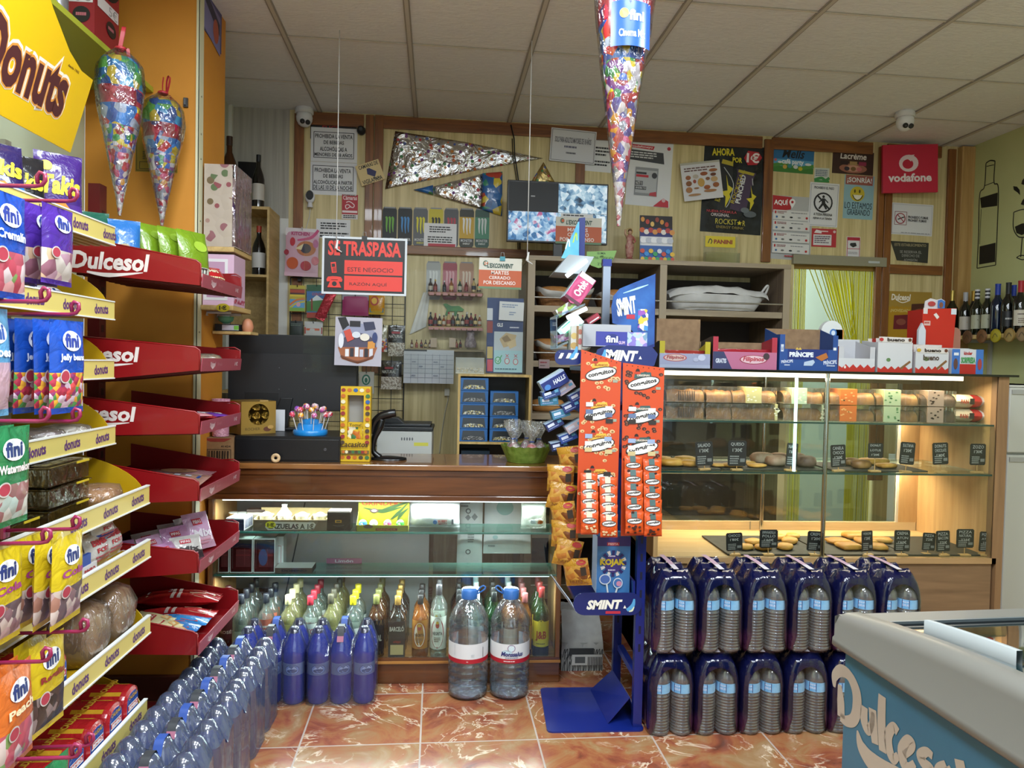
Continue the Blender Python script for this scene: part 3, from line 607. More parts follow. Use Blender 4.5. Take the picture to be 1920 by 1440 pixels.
sheet('paper_notice','white no entry notice with a crossed walking figure over the doorway','notice',(1517,343,1572,425),R0,WH,[('B',1519,346,1570,423,.8,'9a9aa6'),('T','PROHIBIDO EL PASO',1525,350,1562,355,K),('C',1543,380,18,19,'26262a'),('C',1543,380,15,16,'d8d8dc'),('C',1543,369,2.4,2.6,'26262a'),('P',[(1540,372),(1546,372),(1547,382),(1551,392),(1548,393),(1543,385),(1537,393),(1534,392),(1540,382)],'26262a'),('S',[(1541,374),(1535,380)],2,'26262a',1),('S',[(1546,374),(1552,380)],2,'26262a',1),('S',[(1531,367),(1556,393)],3,'26262a',1),('T','A TODA PERSONA',1526,400,1561,405,K),('T','AJENA A LA TIENDA',1525,408,1561,413,K)],rot=.03,out=.003)
sheet('information_board','grey services board with red AQUÍ heading over the doorway','sign',(1444,368,1522,487),R0,'b2b2b2',[('P',[(1446,368),(1482,370),(1481,393),(1447,400)],'b0242c'),('T','AQUÍ',1449,374,1475,387,'eeeaea',B(2)),('C',1483,379,5.6,6,'eeeaea'),('P',[(1478,382),(1488,382),(1483,391)],'eeeaea'),('C',1483,379,2.4,2.6,'b0242c')]+[q for i,y in enumerate((395,415,437,458))for q in(('R',1448,y,1517,y+18,'d6d4d2'),('R',1451,y+2,1454,y+7,'b0242c'),('N',1456,y+2,1474,y+7,2,'7a2a30'),('N',1482,y+3,1514,y+6,1,'8a8a8e'),('C',1455,y+13,2,2,'3a6aa0'),('C',1467,y+13,3,1.6,'6a6a6a'),('C',1482,y+13,3,1.6,'33343a'),('C',1497,y+13,3,1.4,'9a9a9a'),('C',1511,y+13,2.2,2.2,'b0242c'))]+[('N',1471,479,1491,484,1,'a03038')],rot=.02,thick=.004)
sheet('wall_calendar','small red bordered calendar under the no entry notice','calendar',(1522,429,1568,463),R0,'b5303a',[('R',1525,440,1559,460,'d8d4d4'),('P',[(1526,437),(1530,431),(1540,433),(1540,438)],'e8e0e0'),('N',1540,432,1556,436,1,'f0dede'),('C',1564,434,2.6,2.6,'e0c0c0'),('N',1527,442,1557,457,4,'6a5a6a')],out=.002)
sheet('paper_sign','pale blue smile you are filmed sign with yellow smiling face','sign',(1582,329,1638,411),R0,'8fb3bd',[('R',1584,329,1635,347,'9a5a50'),('T','¡SONRÍA!',1587,331,1633,345,'e0e6e6'),('C',1607,364,13.5,14,'c6b234'),('C',1602,359,1.6,3.4,'4a4016'),('C',1611,359,1.6,3.4,'4a4016'),('P',[(1599,366),(1616,366),(1612,373),(1607,375),(1602,372)],'e6e2d0'),('S',[(1598,366),(1602,373),(1608,376),(1614,372),(1617,366)],1.4,'4a4016'),('T','LO ESTAMOS',1584,380,1635,392,'35424a',B(0)),('T','GRABANDO',1589,393,1632,404,'35424a',B(0))],rot=.02)
sheet('sticker_sign','tiny white and red video surveillance sticker near the doorway batten','sign',(1587,444,1613,486),R0,'d9d6d8',[('R',1588,445,1612,451,'b02a3c'),('B',1588,445,1612,485,1,'b02a3c'),('P',[(1594,456),(1604,455),(1606,461),(1599,464),(1593,460)],'2a2a2e'),('R',1588,466,1612,467,'b02a3c'),('N',1590,472,1608,477,2,'9a9aa0')])
# right end
vf,w_,h_=sheet('flag_sign','square red telephone shop sign projecting near the ceiling corner','sign',(1659,271,1755,361),('R',YB-.10),'bf1e3c',[('C',1704,306,17,16,'e2ced2'),('C',1702.5,307.5,9.5,9,'bf1e3c'),('P',[(1702,298),(1706,291),(1714,290),(1710,296),(1708,303)],'e2ced2'),('T','vodafone',1668,325,1744,341,'e8dcdf',B(2))],thick=.02,rot=-.03)
vf.rotation_euler=(0,-.035,DEL-.12)
mb=MB();mb.box(-.02,.02,-.01,.02,.10,.01,'8a2030');mb.build('bracket',vf)
sheet('paper_notice','white no smoking notice under the red square sign','notice',(1671,382,1749,441),R0,WH,[('B',1673,384,1747,439,.8,'b4b4bc'),('B',1677,398,1700,423,1,'8a4a55'),('C',1688,411,9.6,10.4,'a03c48'),('C',1688,411,7.8,8.6,'d8d6da'),('S',[(1683,413),(1695,408)],2,'3a3a3e',1),('S',[(1682,404),(1695,418)],1.6,'a03c48',1),('T','PROHIBIDO FUMAR',1702,405,1740,410,'2a2a30'),('T','PROHIBIT FUMAR',1702,411,1737,416,'2a2a30'),('N',1690,436,1745,438.5,1,'9a9aa0')],rot=.02)
def darkplate(mb,w,h):
 mb.prism([(-w/2,h/2),(w/2,h/2-.004),(w/2-.003,-h/2),(-w*.32,-h/2+.012)],-.004,0,'35352f',FRONT)
sheet('plaque','dark plaque reserving the right of admission under the no smoking notice','plaque',(1670,453,1741,492),R0,'35352f',[('T','ESTE ESTABLECIMIENTO',1677,457,1736,462,'b9ab84',B(0)),('T','SE RESERVA EL',1687,470,1728,475,'a9a9a2',B(0)),('T','DERECHO DE',1691,477,1724,482,'a9a9a2',B(0)),('T','ADMISIÓN',1695,484,1720,490,'a9a9a2',B(0))],T0=darkplate,out=.005)
zig=[(1664,574)]+[(1664+i*4.05,574+(3 if i%2 else 0))for i in range(1,20)]+[(1745,574),(1745,640),(1664,640)]
sheet('poster','golden pastry poster on the back wall behind the wine shelf end','poster',(1664,547,1745,700),R0,'a58436',[('P',zig,'b0851c'),('T','Dulcesol',1669,552,1705,564,'ece4d4',dict(bold=2,shear=.12)),('S',[(1678,563),(1690,568),(1704,563)],1.6,'ece4d4'),('T','¡NOVEDAD!',1668,580,1704,587,'d8c27a'),('P',[(1707,570),(1737,568),(1740,594),(1706,596)],'4f2a1c'),('C',1722,584,9,6,'7a4a2c'),('P',[(1675,592),(1702,590),(1703,617),(1674,618)],'6a1c24'),('C',1688,604,9,6,'8a4a3a'),('P',[(1706,604),(1736,602),(1737,630),(1706,632)],'4f2a1c'),('C',1720,616,9,6,'2c1a14')])
# dome cameras on the ceiling
def dome(px,py,label,yaw):
 p=onZ(px,py,CEIL_Z);o=thing('dome_camera',label,'security camera',(p.x,p.y,CEIL_Z),yaw)
 mb=MB();mb.lathe([(.052,-.006),(.054,-.012),(.054,-.03),(.05,-.034)],'d6d6d8',24);mb.lathe([(.05,-.0005),(.052,-.006)],'d6d6d8',24);mb.build('mount_ring',o)
 mb=MB();mb.lathe([(.0,.05),(.025,.045),(.042,.03),(.048,.008),(.046,-.014),(.034,-.036),(.018,-.047),(.0,-.05)],'dddddf',24,T=TR(0,-.004,-.062)@RXm(.3));b_=mb.build('ball_housing',o)
 T=TR(0,-.040,-.088)@RXm(.55)@FRONT;mb=MB();mb.lathe([(.014,0),(.014,.008),(.010,.009)],'0e0e10',16,T=T@TR(-.013,0,0));mb.lathe([(.014,0),(.014,.007),(.010,.008)],'1a1a1c',16,T=T@TR(.018,-.003,0));mb.lathe([(.005,0),(.004,.012)],'50525a',10,T=T@TR(-.013,0,0));mb.build('lens',b_)
dome(571,203,'white dome camera on the ceiling above the alcohol notices',.25)
dome(1697,210,'white dome camera on the ceiling near the red square sign',-.15)
p=onR(582,374,YB-.02);o=thing('webcam','small white camera with black face fixed beside the alcohol notices','camera',room(p.x,YB-.03,p.z),DEL)
mb=MB();mb.lathe([(.0,-.018),(.026,-.016),(.028,0),(.026,.014),(0,.018)],'dcdcde',20,T=TR(0,0,.012)@FRONT,sy=1.35);mb.build('body',o)
mb=MB();mb.lathe([(.022,0),(.02,.003)],'0c0c10',20,T=TR(0,-.017,.02)@FRONT,sy=1.3);mb.build('face',o)
mb=MB();mb.cyl((0,.0,-.05),(0,.0,-.02),.018,'d0d0d2',.012);mb.build('foot',o)
mb=MB();mb.tube([(0,.012,-.05),(-.006,.02,-.1),(-.025,.026,-.17),(-.03,.026,-.2)],.002,'cfcfd0');mb.build('cord',o)
p=onR(678,247,YB);o=thing('webcam','round black camera on the batten beside the alcohol notices','camera',room(p.x,YB-.026,p.z),DEL)
mb=MB();mb.lathe([(.0,.028),(.022,.022),(.026,0),(.024,-.02)],'121214',18,T=FRONT);mb.build('body',o);mb=MB();mb.lathe([(.012,.026),(.011,.031)],'24262c',14,T=FRONT);mb.build('lens',o)
# black cable running down from the ceiling behind the monitor
mb=MB();a=onR(957,233,YB-.03);pts=[onR(x,y,YB-.025)for x,y in((958,234),(964,260),(965,290),(968,310),(973,345),(975,480))]
c0=pts[0];mb.tube([(q.x-c0.x,0,q.z-c0.z)for q in pts],.004,'17171a');mb.tube([(q.x-c0.x-.012,0,q.z-c0.z)for q in pts[1:]],.003,'17171a')
tag(mb.build('cable',M=TR(*room(c0.x,c0.y,c0.z))@RZ(DEL)),'black cables hanging down the wall to the security monitor','cable')
# ================================================================== THE COUNTER
CY=3.18;CX0,CX1=-1.045,.468
cwood=wood('42220f','663b1c','x',.55,.22,.5);cwoodz=wood('523017','784c26','z',.6,.3,.3)
ctop=wood('64401f','946234','x',.5,.2,.6)
ct=thing('shop_counter','long brown wooden shop counter with a lit glass front full of spirits','counter',(CX0,CY,0))
Lc=CX1-CX0
mb=MB();mb.box(-.005,-.02,.932,Lc+.055,.375,.956,ctop);mb.build('worktop',ct,bev=.004)
mb=MB();mb.box(0,0,.822,Lc,.02,.931,cwood);mb.box(-.004,-.012,.80,Lc+.004,.02,.822,cwood);mb.box(-.002,-.006,.905,Lc+.002,0,.931,cwood);mb.build('fascia',ct,bev=.003)
for x,w_ in((0,.02),(Lc-.02,.02)):mb=MB();mb.box(x,0,.10,x+w_,.04,.80,cwoodz);mb.build('post',ct,bev=.003)
for x in(0,Lc-.012):mb=MB();mb.box(x,.04,.10,x+.012,.37,.93,wood('b98a55','d3a86e','z',.6,.4));mb.build('side_panel',ct)
mb=MB();mb.box(0,0,0,Lc,.40,.09,cwood);mb.build('plinth',ct,bev=.003)
mb=MB();mb.box(-.003,-.008,.09,Lc+.003,.40,.10,wood('8a5a2c','b5803f','x',.6,.35));mb.box(0,-.002,.10,Lc,.012,.112,cwood);mb.build('bottom_board',ct)
gfront=clear('f3faf8',.015,.02)
mb=MB();mb.box(.02,.012,.112,Lc-.02,.016,.80,gfront);mb.build('glass_front',ct)
gshelf=clear('e2f3ee',.03,.03);gedge=plain('3f8478',.15)
for z,y0,y1 in((.657,.022,.20),(.472,.022,.21)):
 mb=MB();mb.box(.02,y0+.0015,z-.008,Lc-.02,y1-.0015,z,gshelf);mb.box(.02,y0,z-.008,Lc-.02,y0+.0015,z,gedge);mb.box(.02,y1-.0015,z-.008,Lc-.02,y1,z,plain('d8f0ea',.2));mb.build('glass_shelf',ct)
mb=MB();mb.box(.05,.03,.788,Lc-.05,.055,.80,glow('f2fbff',2.5));mb.build('lamp_strip',ct)
area('counter_lamp',(CX0+Lc/2,CY+.045,.786),Lc-.12,.03,12,(.94,.985,1),(-.30,0,0))
area('counter_lamp',(CX0+Lc/2,CY+.040,.458),Lc-.12,.02,16,(.94,.985,1),(-.35,0,0))  # lower lamp and its strip, added to brighten the bottle rows
mb=MB();mb.box(.05,.03,.459,Lc-.05,.045,.4625,glow('f2fbff',1.5));mb.build('lamp_strip',ct)
# ---- spirits: rows of bottles, four deep
def spirit(name,label,h,r,glass,cap,labels=(),sq=0,neck=.33,liquid=None,capm=0,shoulder=.60):
 """a bottle with cap, glass and label band; labels: (z0, z1, colour, [art])"""
 o=thing(name,label,'bottle',(0,0,0),0,'spirit bottles inside the counter')
 g=glass;nr=r*neck;mb=MB()
 prof=[(r*.9,.001),(r,.006),(r,h*shoulder),(r*.96,h*(shoulder+.04)),(r*.75,h*(shoulder+.10)),(nr*1.2,h*(shoulder+.17)),(nr,h*(shoulder+.22)),(nr,h*.86)]
 mb.lathe(prof,g,18,sq=sq);b_=mb.build('glass',o)
 mb=MB();mb.lathe([(nr*1.12,h*.855),(nr*1.14,h*.86),(nr*1.14,h*.995),(nr*1.0,h)],cap if not isinstance(cap,str)else plain(cap,.3),14);mb.build('cap',o)
 for z0,z1,c,items in labels:
  mb=MB();R=r*1.006;seg=20;a0,a1=-PI*.5-1.25,-PI*.5+1.25
  if sq:
   mb.box(-r*.97,-r*(1+.0)-.0012,h*z0,r*.97,-r-.0002,h*z1,c);cyl=lambda x,y,d=0:(x,-r-.0013-d,y+h*(z0+z1)/2)
  else:
   mb.grid(seg,1,lambda u,v:(R*math.cos(a0+(a1-a0)*u),R*math.sin(a0+(a1-a0)*u),h*(z0+(z1-z0)*v)),c)
   cyl=lambda x,y,d=0:((R+d+.0004)*math.sin(x/R),-(R+d+.0004)*math.cos(x/R),y+h*(z0+z1)/2)
  W_,H_=100,100
  if items:Art((0,0,100,100),r*1.9,h*(z1-z0)).draw(items,None,.0002,.0002,cyl,mb)
  mb.build('label_band',o)
 return o
clg=clear('e4ece6',.07,.04,body=('c9d2cc',.10));pale=clear('e6e4b4',.07,.04,body=('d8d49a',.18));rose=clear('d8a08a',.08,.05,body=('b8604a',.45))
amber=clear('c98a30',.06,.04,body=('a8621a',.42));dark=plain('1a1512',.12,0,.6);green=clear('3f7a3a',.07,.04,body=('1f4a22',.45));brown=clear('6a3a1c',.06,.04,body=('3a1c10',.6))
ORD=['front bottle','second bottle','third bottle','rearmost bottle']
def oval(bg,ring,txt):return[('C',50,50,42,47,ring),('C',50,50,36,42,bg),('C',50,26,12,9,'a8443a'),('C',50,18,9,5,'c9a23a'),('T',txt,20,46,80,56,'1c1c1c'),('N',30,62,70,78,3,'7a6a5a')]
dia=[q for i in range(5)for q in(('S',[(i*25-12,0),(i*25+38,100)],1.6,'b9925a',1),('S',[(i*25+12,0),(i*25-38,100)],1.6,'b9925a',1))]
COLS=[(456,'clear gin bottle with dark cap beside the red trays',dict(h=.275,r=.036,glass=clg,cap='23242c',labels=[(.12,.45,'c4cbb4',[('T','GIN',20,60,80,80,'3a4034')])]),4,0),(500,'clear bottle with black cap and orange red label',dict(h=.272,r=.036,glass=clg,cap='1d1e24',labels=[(.20,.62,'c46a50',[('N',15,20,85,80,4,'e8dcd0')])]),3,.02),(543,'pale yellow bottle with cream cap',dict(h=.272,r=.037,glass=pale,cap='d8cf9a',labels=[(.1,.45,'d8d6a8',[])]),4,0),(584,'clear bottle with red cap',dict(h=.268,r=.037,glass=clg,cap='a82a38',labels=[(.14,.58,'d9dcd8',[('T','NITO',10,18,90,38,'a8343c')])]),4,0),(622,'pale bottle with yellow rimmed dark cap',dict(h=.275,r=.036,glass=pale,cap='4a4638',labels=[(.1,.42,'c9c89a',[])]),5,0),(663,'clear netted bottle with bright yellow cap',dict(h=.268,r=.038,glass=clg,cap='e0cf1e',labels=[(.1,.5,'e2e4de',[])]),3,0),(706,'netted dark rum bottle with olive cap',dict(h=.27,r=.038,glass=clear('a08a6a',.07,.05,body=('5a3a20',.55)),cap='6a6a3a',labels=[(.06,.62,'2a1d18',dia+[('R',8,40,92,62,'2a1d18'),('T','BRUGAL',10,42,92,60,'c9c4b8')])]),4,.006),(746,'black rum bottle with gold cap',dict(h=.268,r=.037,glass=dark,cap=plain('b9924a',.3,.6),sq=.6,labels=[(.04,.62,'2b2521',[('T','BARCELÓ',6,12,94,28,'d8d2c8'),('T','AÑEJO',28,54,76,62,'a8342c'),('R',12,66,92,94,'c9b27e')])]),4,0),(788,'amber rum bottle with black cap and oval label',dict(h=.272,r=.036,glass=amber,cap='1b1b1c',labels=[(.16,.62,'b0762c',oval('ddd4c4','8f2a2c','NEGRITA'))]),3,0),(822,'tall clear rum bottle with black cap and oval label',dict(h=.318,r=.037,glass=clg,cap='303033',labels=[(.13,.58,'cfd6cc',oval('e0dcd2','8f2a2c','NEGRITA'))]),2,0),(859,'brown bottle with black cap behind the big water jugs',dict(h=.275,r=.036,glass=brown,cap='1b1b1d',labels=[(.1,.5,'5a3020',[])]),4,0),(892,'clear vodka bottle with white cap behind the big water jugs',dict(h=.285,r=.034,glass=clg,cap='d8dce0',labels=[(.1,.5,'d8dce0',[])]),4,0),(924,'green bottle with black cap behind the big water jugs',dict(h=.285,r=.035,glass=green,cap='1a1c1b',labels=[(.1,.45,'22402a',[])]),4,0),(955,'amber whisky bottle with white cap behind the big water jugs',dict(h=.285,r=.034,glass=amber,cap='d6cfc8',labels=[(.1,.45,'d8d0c0',[])]),4,0),(981,'amber whisky bottle with dusky red cap',dict(h=.28,r=.034,glass=amber,cap='9a5a5a',labels=[(.12,.5,'b9803a',[])]),4,0),(1012,'green whisky bottle with red cap and yellow label',dict(h=.305,r=.037,glass=green,cap='7f2626',labels=[(.16,.53,'d2bd2c',[('C',50,8,22,14,'d2bd2c'),('T','J&B',16,38,86,78,'9a2a1e',B(2)),('N',20,84,80,92,1,'6a5a1a')]),(.01,.15,'1c1f2c',[])]),3,0)]
for px,desc,kw,n,dy in COLS:
 X=onY(px,1200,3.27).x;r=kw['r'];first=None
 for k in range(n):
  loc=(X,3.195+.04+r-.036+dy+k*(2*r+.007),.1005);nm=ORD[k]if not(k==n-1)else('rearmost bottle' if n>1 else ORD[0])
  if k==3 and n==5:nm='fourth bottle'
  lab=f'{desc}, {nm} of its row' if k else f'{desc}, front bottle of its row'
  if first is None:first=spirit('spirit_bottle',lab,**kw);place(first,loc,rnd.uniform(-.12,.12)*(0 if kw.get('sq')else 1))
  else:dup(first,loc,rnd.uniform(-.5,.5)*(0 if kw.get('sq')else 1),lab)
X=-.986
o=spirit('wine_bottle','dark rosé bottle at the end post behind the lowest red tray',.30,.036,clear('7a2a2a',.06,.05,body=('5a1c20',.7)),'3a1a1c',[(.25,.6,'4f1a1e',[('T','ROSÉ',12,60,88,76,'c9a8a0')])]);place(o,(X,3.275,.1005))
# ---- things on the two glass shelves
def onS(x,y,z):return onZ(x,y,z)
Z1,Z2=.658,.473
def tbox(name,label,cat,x0,x1,ytop,ybot,Y,depth,base,items=(),z0=None,M=None,parent=None,bev=.0015,side=None,rz=0,group=None,top=None):
 """carton whose front face fills the photo rectangle (x0..x1, ytop..ybot) at depth Y"""
 a,b=onY(x0,ybot,Y),onY(x1,ybot,Y);zt=onY((x0+x1)/2,ytop,Y).z;zb=z0 if z0 is not None else onY((x0+x1)/2,ybot,Y).z
 w,h=b.x-a.x,zt-zb
 mb=MB();mb.box(-w/2,0,0,w/2,depth,h,base)
 if side:mb.box(-w/2-.0008,.001,.001,-w/2,depth-.001,h-.001,side)
 if top:mb.box(-w/2+.001,.001,h,w/2-.001,depth-.001,h+.0008,top)
 face(mb,(x0,ytop,x1,ybot),w,h,items,TR(0,0,h/2)@FRONT)
 o=mb.build(name);tag(o,label,cat,group);place(o,((a.x+b.x)/2,Y,zb),rz);return o,w,h
card=mottle('8a6a48','96754f',40,.8)
a,b=onY(475,1000,3.215),onY(612,1000,3.215);w=b.x-a.x;zt=onY(540,975,3.215).z;zb2=onY(540,955,3.30).z
cz=thing('display_box','brown card box of cup compartments labelled CAZUELAS A 1€','box',((a.x+b.x)/2,3.215,Z1));h=zt-Z1
mb=MB();mb.box(-w/2,0,0,w/2,.004,h,'5f5040');face(mb,(475,975,612,1000),w,h,[('P',[(498,982),(502,979),(588,980),(592,985),(588,996),(502,999),(497,992)],'b5aca0'),('T','CAZUELAS A 1€',501,983,588,996,'2a2622',B(2)),('C',507,986,10,8,'c4b82a'),('T','1€',501,982,514,991,'2c2a10',B(2))],TR(0,0,h/2)@FRONT);mb.build('front_panel',cz)
mb=MB();mb.box(-w/2,.004,0,w/2,.125,.003,'b9a070');mb.box(-w/2,.125,0,w/2,.128,zb2-Z1,'c4ac7a')
for k in range(5):x=-w/2+k*(w-.003)/4;mb.box(x,.004,.003,x+.003,.125,h+.004,'d8c89a')
mb.build('compartments',cz)
for k,c in enumerate(('b9b4a0','dedfdf','b4b49a','8f9a5a')):
 x=-w/2+(k+.5)*w/4;mb=MB();mb.lathe([(.024,0),(.031,.05),(.033,.055),(.029,.052),(.022,.02)],'c9c0a4',18,caps=False);o=mb.build('paper_cup');tag(o,['cup of pale crumbs in the first compartment of the brown card box','cup heaped with a white bag in the second compartment of the brown card box','cup of light crumbs in the third compartment of the brown card box','cup of green filling in the fourth compartment of the brown card box'][k],'cup','cups in the brown card box');place(o,((a.x+b.x)/2+x,3.215+.064,Z1+.0035))
 mb=MB();mb.lathe([(.0305,.044),(.024,.056),(.012,.064),(.0,.067)]if k!=1 else[(.0305,.044),(.03,.06),(.016,.075),(.01,.09),(.013,.098),(.0,.1)],mottle(c,'e2e2d8',60,.7,.4),16);mb.build('filling',o)
o,w,h=tbox('gift_box','small black box with gold clasp on the upper glass shelf','box',613,657,961,1000,3.22,.07,plain('151414',.25),[('R',628,977,640,983,'a87a1c'),('R',630,978.5,638,981.5,'1a1818'),('S',[(624,988),(634,990),(645,988)],.8,'4a4644')],Z1)
mb=MB();mb.box(-w/2+.004,.004,h,w/2-.004,.066,h+.006,'bba9a0');mb.build('lid',o)
gr=thing('display_box','olive green display box of round grinders with a leaf print back card','box',((onY(668,1000,3.21).x+onY(765,1000,3.21).x)/2,3.21,Z1));w=onY(765,1000,3.21).x-onY(668,1000,3.21).x;zt=onY(716,936,3.27).z-Z1;hl=onY(716,985,3.21).z-Z1
mb=MB();mb.box(-w/2,.06,0,w/2,.063,zt,'8a8a1e')
face(mb,(673,936,762,1000),w*.97,zt,[('T','GRINDERS',677,939,752,950,'a8431f',B(2)),('S',[(680,955),(715,962),(750,953)],[1,7,1],'2c4420'),('S',[(760,945),(742,968),(730,980)],[1,6,1],'2c4420'),('S',[(762,955),(748,970),(742,984)],[1,6,1],'2c4420'),('S',[(765,940),(735,952),(715,958)],[1,6,1],'2c4420'),('C',700,961,8,5,'4a3a34'),('C',700,961,5,3,'8a7a70')],TR(0,.06,zt/2)@FRONT)
mb.build('back_card',gr)
mb=MB();mb.box(-w/2,0,0,w/2,.003,hl,'7d7a1c');mb.box(-w/2,.003,0,w/2,.06,.002,'7d7a1c');mb.prism([(0,0),(.06,0),(.06,zt*.6),(0,hl)],0,.002,'85821e',TR(-w/2+.002,0,0)@Matrix(((0,0,-1,0),(1,0,0,0),(0,1,0,0),(0,0,0,1))));mb.prism([(0,0),(.06,0),(.06,zt*.6),(0,hl)],0,.002,'85821e',TR(w/2,0,0)@Matrix(((0,0,-1,0),(1,0,0,0),(0,1,0,0),(0,0,0,1))))
face(mb,(668,985,765,1000),w,hl,[('R',704,992,745,998,'5a2416'),('T','GRINDER',707,993,742,997,'a8663a'),('C',690,988,9,5,'4a3a34')],TR(0,0,hl/2)@FRONT);mb.build('tray',gr)
for k,(x,c,n_)in enumerate(((681,'3f86d0','blue'),(701,'d6d6cc','white'),(727,'b8507a','pink'),(751,'3fae3c','green'))):
 mb=MB();mb.lathe([(.016,0),(.0175,.006),(.0175,.014),(.015,.017),(0,.017)],speckle(f'{c},{c},e0e0d8,{c}',90,.25),20,T=FRONT);o=mb.build('grinder');tag(o,f'round {n_} grinder in the olive display box','grinder','grinders in the olive display box');p=onY(x,977,3.24);place(o,(p.x,3.24,Z1+.026),0,-.35)
 # plastic bags, cups, cartons on the glass shelves
wbag=mottle('dfe2e2','eef0f0',14,.45,.6)
def softbag(name,label,cat,x0,x1,ytop,ybot,Y,d,m,items=(),z0=None,seed=1,rz=0,ry=0,bands=None,group=None,rx=0,lean=0):
 a,b=onY(x0,ybot,Y),onY(x1,ybot,Y);w=b.x-a.x;zt=onY((x0+x1)/2,ytop,Y).z;zb=z0 if z0 is not None else onY((x0+x1)/2,ybot,Y).z;h=zt-zb
 mb=MB();S=bag(mb,w,h,d,bands or[(1,m)],seed)
 if items:Art((x0,ytop,x1,ybot),w,h).draw(items,TR(0,0,0),.0006,.0003,lambda x,y,d_=0:bagface(S)(x,y+h/2,d_),mb)
 o=mb.build(name);tag(o,label,cat,group);place(o,((a.x+b.x)/2,Y+d*.5,zb),rz,rx,ry);return o
softbag('plastic_bag','crumpled white plastic bag with a blue and red label on the upper glass shelf','bag',764,862,938,998,3.25,.10,wbag,[('R',810,977,850,991,'e4e2de'),('C',815,984,4,5,'3f7ac0'),('T','BUBBY',821,979,838,985,'c0453a'),('T','MENTA',822,986,838,990,'c0453a'),('R',846,978,850,990,'5a6066')],Z1,4)
softbag('plastic_bag','clear bag with an orange sticker at the end of the upper glass shelf','bag',978,1026,946,996,3.24,.09,clear('eef4ee',.12,.1,.5,30,('dfe6da',.35)),[('C',1013,981,5.5,4,'d9782a'),('C',999,980,5,4,'cfe0e6')],Z1,8)
o,w,h=tbox('carton','white and navy carton with a barcode end at the left of the upper glass shelf','carton',423,458,972,1000,3.22,.10,'d9dce6',[('R',423,975,458,1000,'22284a')],Z1,rz=-.1)
mb=MB()
for k in range(7):mb.box(w/2+.0004,.012+k*.012,.006,w/2+.0012,.018+k*.012,h-.008,'3a4468')
mb.build('bar_print',o)
for k,(x,c)in enumerate(((436,'c49a5a'),(452,'a9c84a'))):
 p=onY(x,960,3.33);mb=MB();mb.lathe([(.014,0),(.019,.045),(.020,.048)],c,18);mb.lathe([(.0205,.048),(.0205,.051)],'e6e8e2',18);o=mb.build('tub');tag(o,['small ochre tub behind the navy carton','small lime green tub with white lid behind the navy carton'][k],'tub');place(o,(p.x+.0,3.345,Z1+.001))
for k in range(5):
 p=onY(480,960,3.36);mb=MB();mb.box(-.04,-.02,0,.04,.02,.0125,['b9a98a','8a7a66','a89a84','c9c0b0','54463c'][k]);o=mb.build('booklet',bev=.001);tag(o,'worn booklet in the small pile beside the tubs, '+['bottom of the pile','second from the bottom','middle of the pile','second from the top','dark one on top'][k],'booklet','pile of booklets on the upper glass shelf');place(o,(onY(482,960,3.36).x,3.358,Z1+.0005+k*.0132),rnd.uniform(-.1,.1))
 # black framed things and cartons on the lower glass shelf
bf=[('R',0,0,100,100,'120c0c'),('R',25,30,95,85,'4a1016'),('R',25,46,95,50,'6a1c22'),('R',65,28,68,80,'6a3038'),('R',8,6,11,90,'3a2c2c')]
for k,(x0,x1)in enumerate(((409,429),(431,473),(475,515))):
 a,b=onY(x0,1080,3.225),onY(x1,1080,3.225);w=b.x-a.x;h=onY(455,1010,3.225).z-Z2
 mb=MB();mb.box(-w/2,0,0,w/2,.05,h,plain('e3e2e0',.4));mb.box(-w/2+.003,-.001,.003,w/2-.003,0,h-.004,plain('140d0e',.08,0,.5));face(mb,(0,0,100,100),w-.006,h-.008,bf[1:]+([('C',45,55,22,26,'274a7a')]if k==2 else[]),TR(0,-.001,h/2)@FRONT)
 o=mb.build('glossy_box');tag(o,['glossy dark red box nearest the end post on the lower glass shelf','glossy dark red box in the middle of the three on the lower glass shelf','glossy black box with a blue patch on the lower glass shelf'][k],'box','glossy dark boxes on the lower glass shelf');place(o,((a.x+b.x)/2,3.225,Z2))
tbox('carton','white carton edge standing behind the DOMINO box','carton',516,531,1006,1060,3.30,.06,'e4e6e6',[('B',520,1022,527,1053,.8,'c0606a')],Z2)
tbox('domino_box','flat wooden DOMINO box on the lower glass shelf','box',515,585,1065,1082,3.215,.09,'4f3a2c',[('T','DOMINO',528,1070,575,1077,'1c130e',B(2))],Z2,top='d8d4cc')
tbox('price_tag_or_reflection','pink tag imitating a Limón label reflection at the back of the lower glass shelf','tag',612,678,1047,1061,3.37,.004,'a0637a',[('T','Limón',628,1050,662,1058,'d8cfd8')],Z2)  # solid tag stands in for an upside-down label reflection
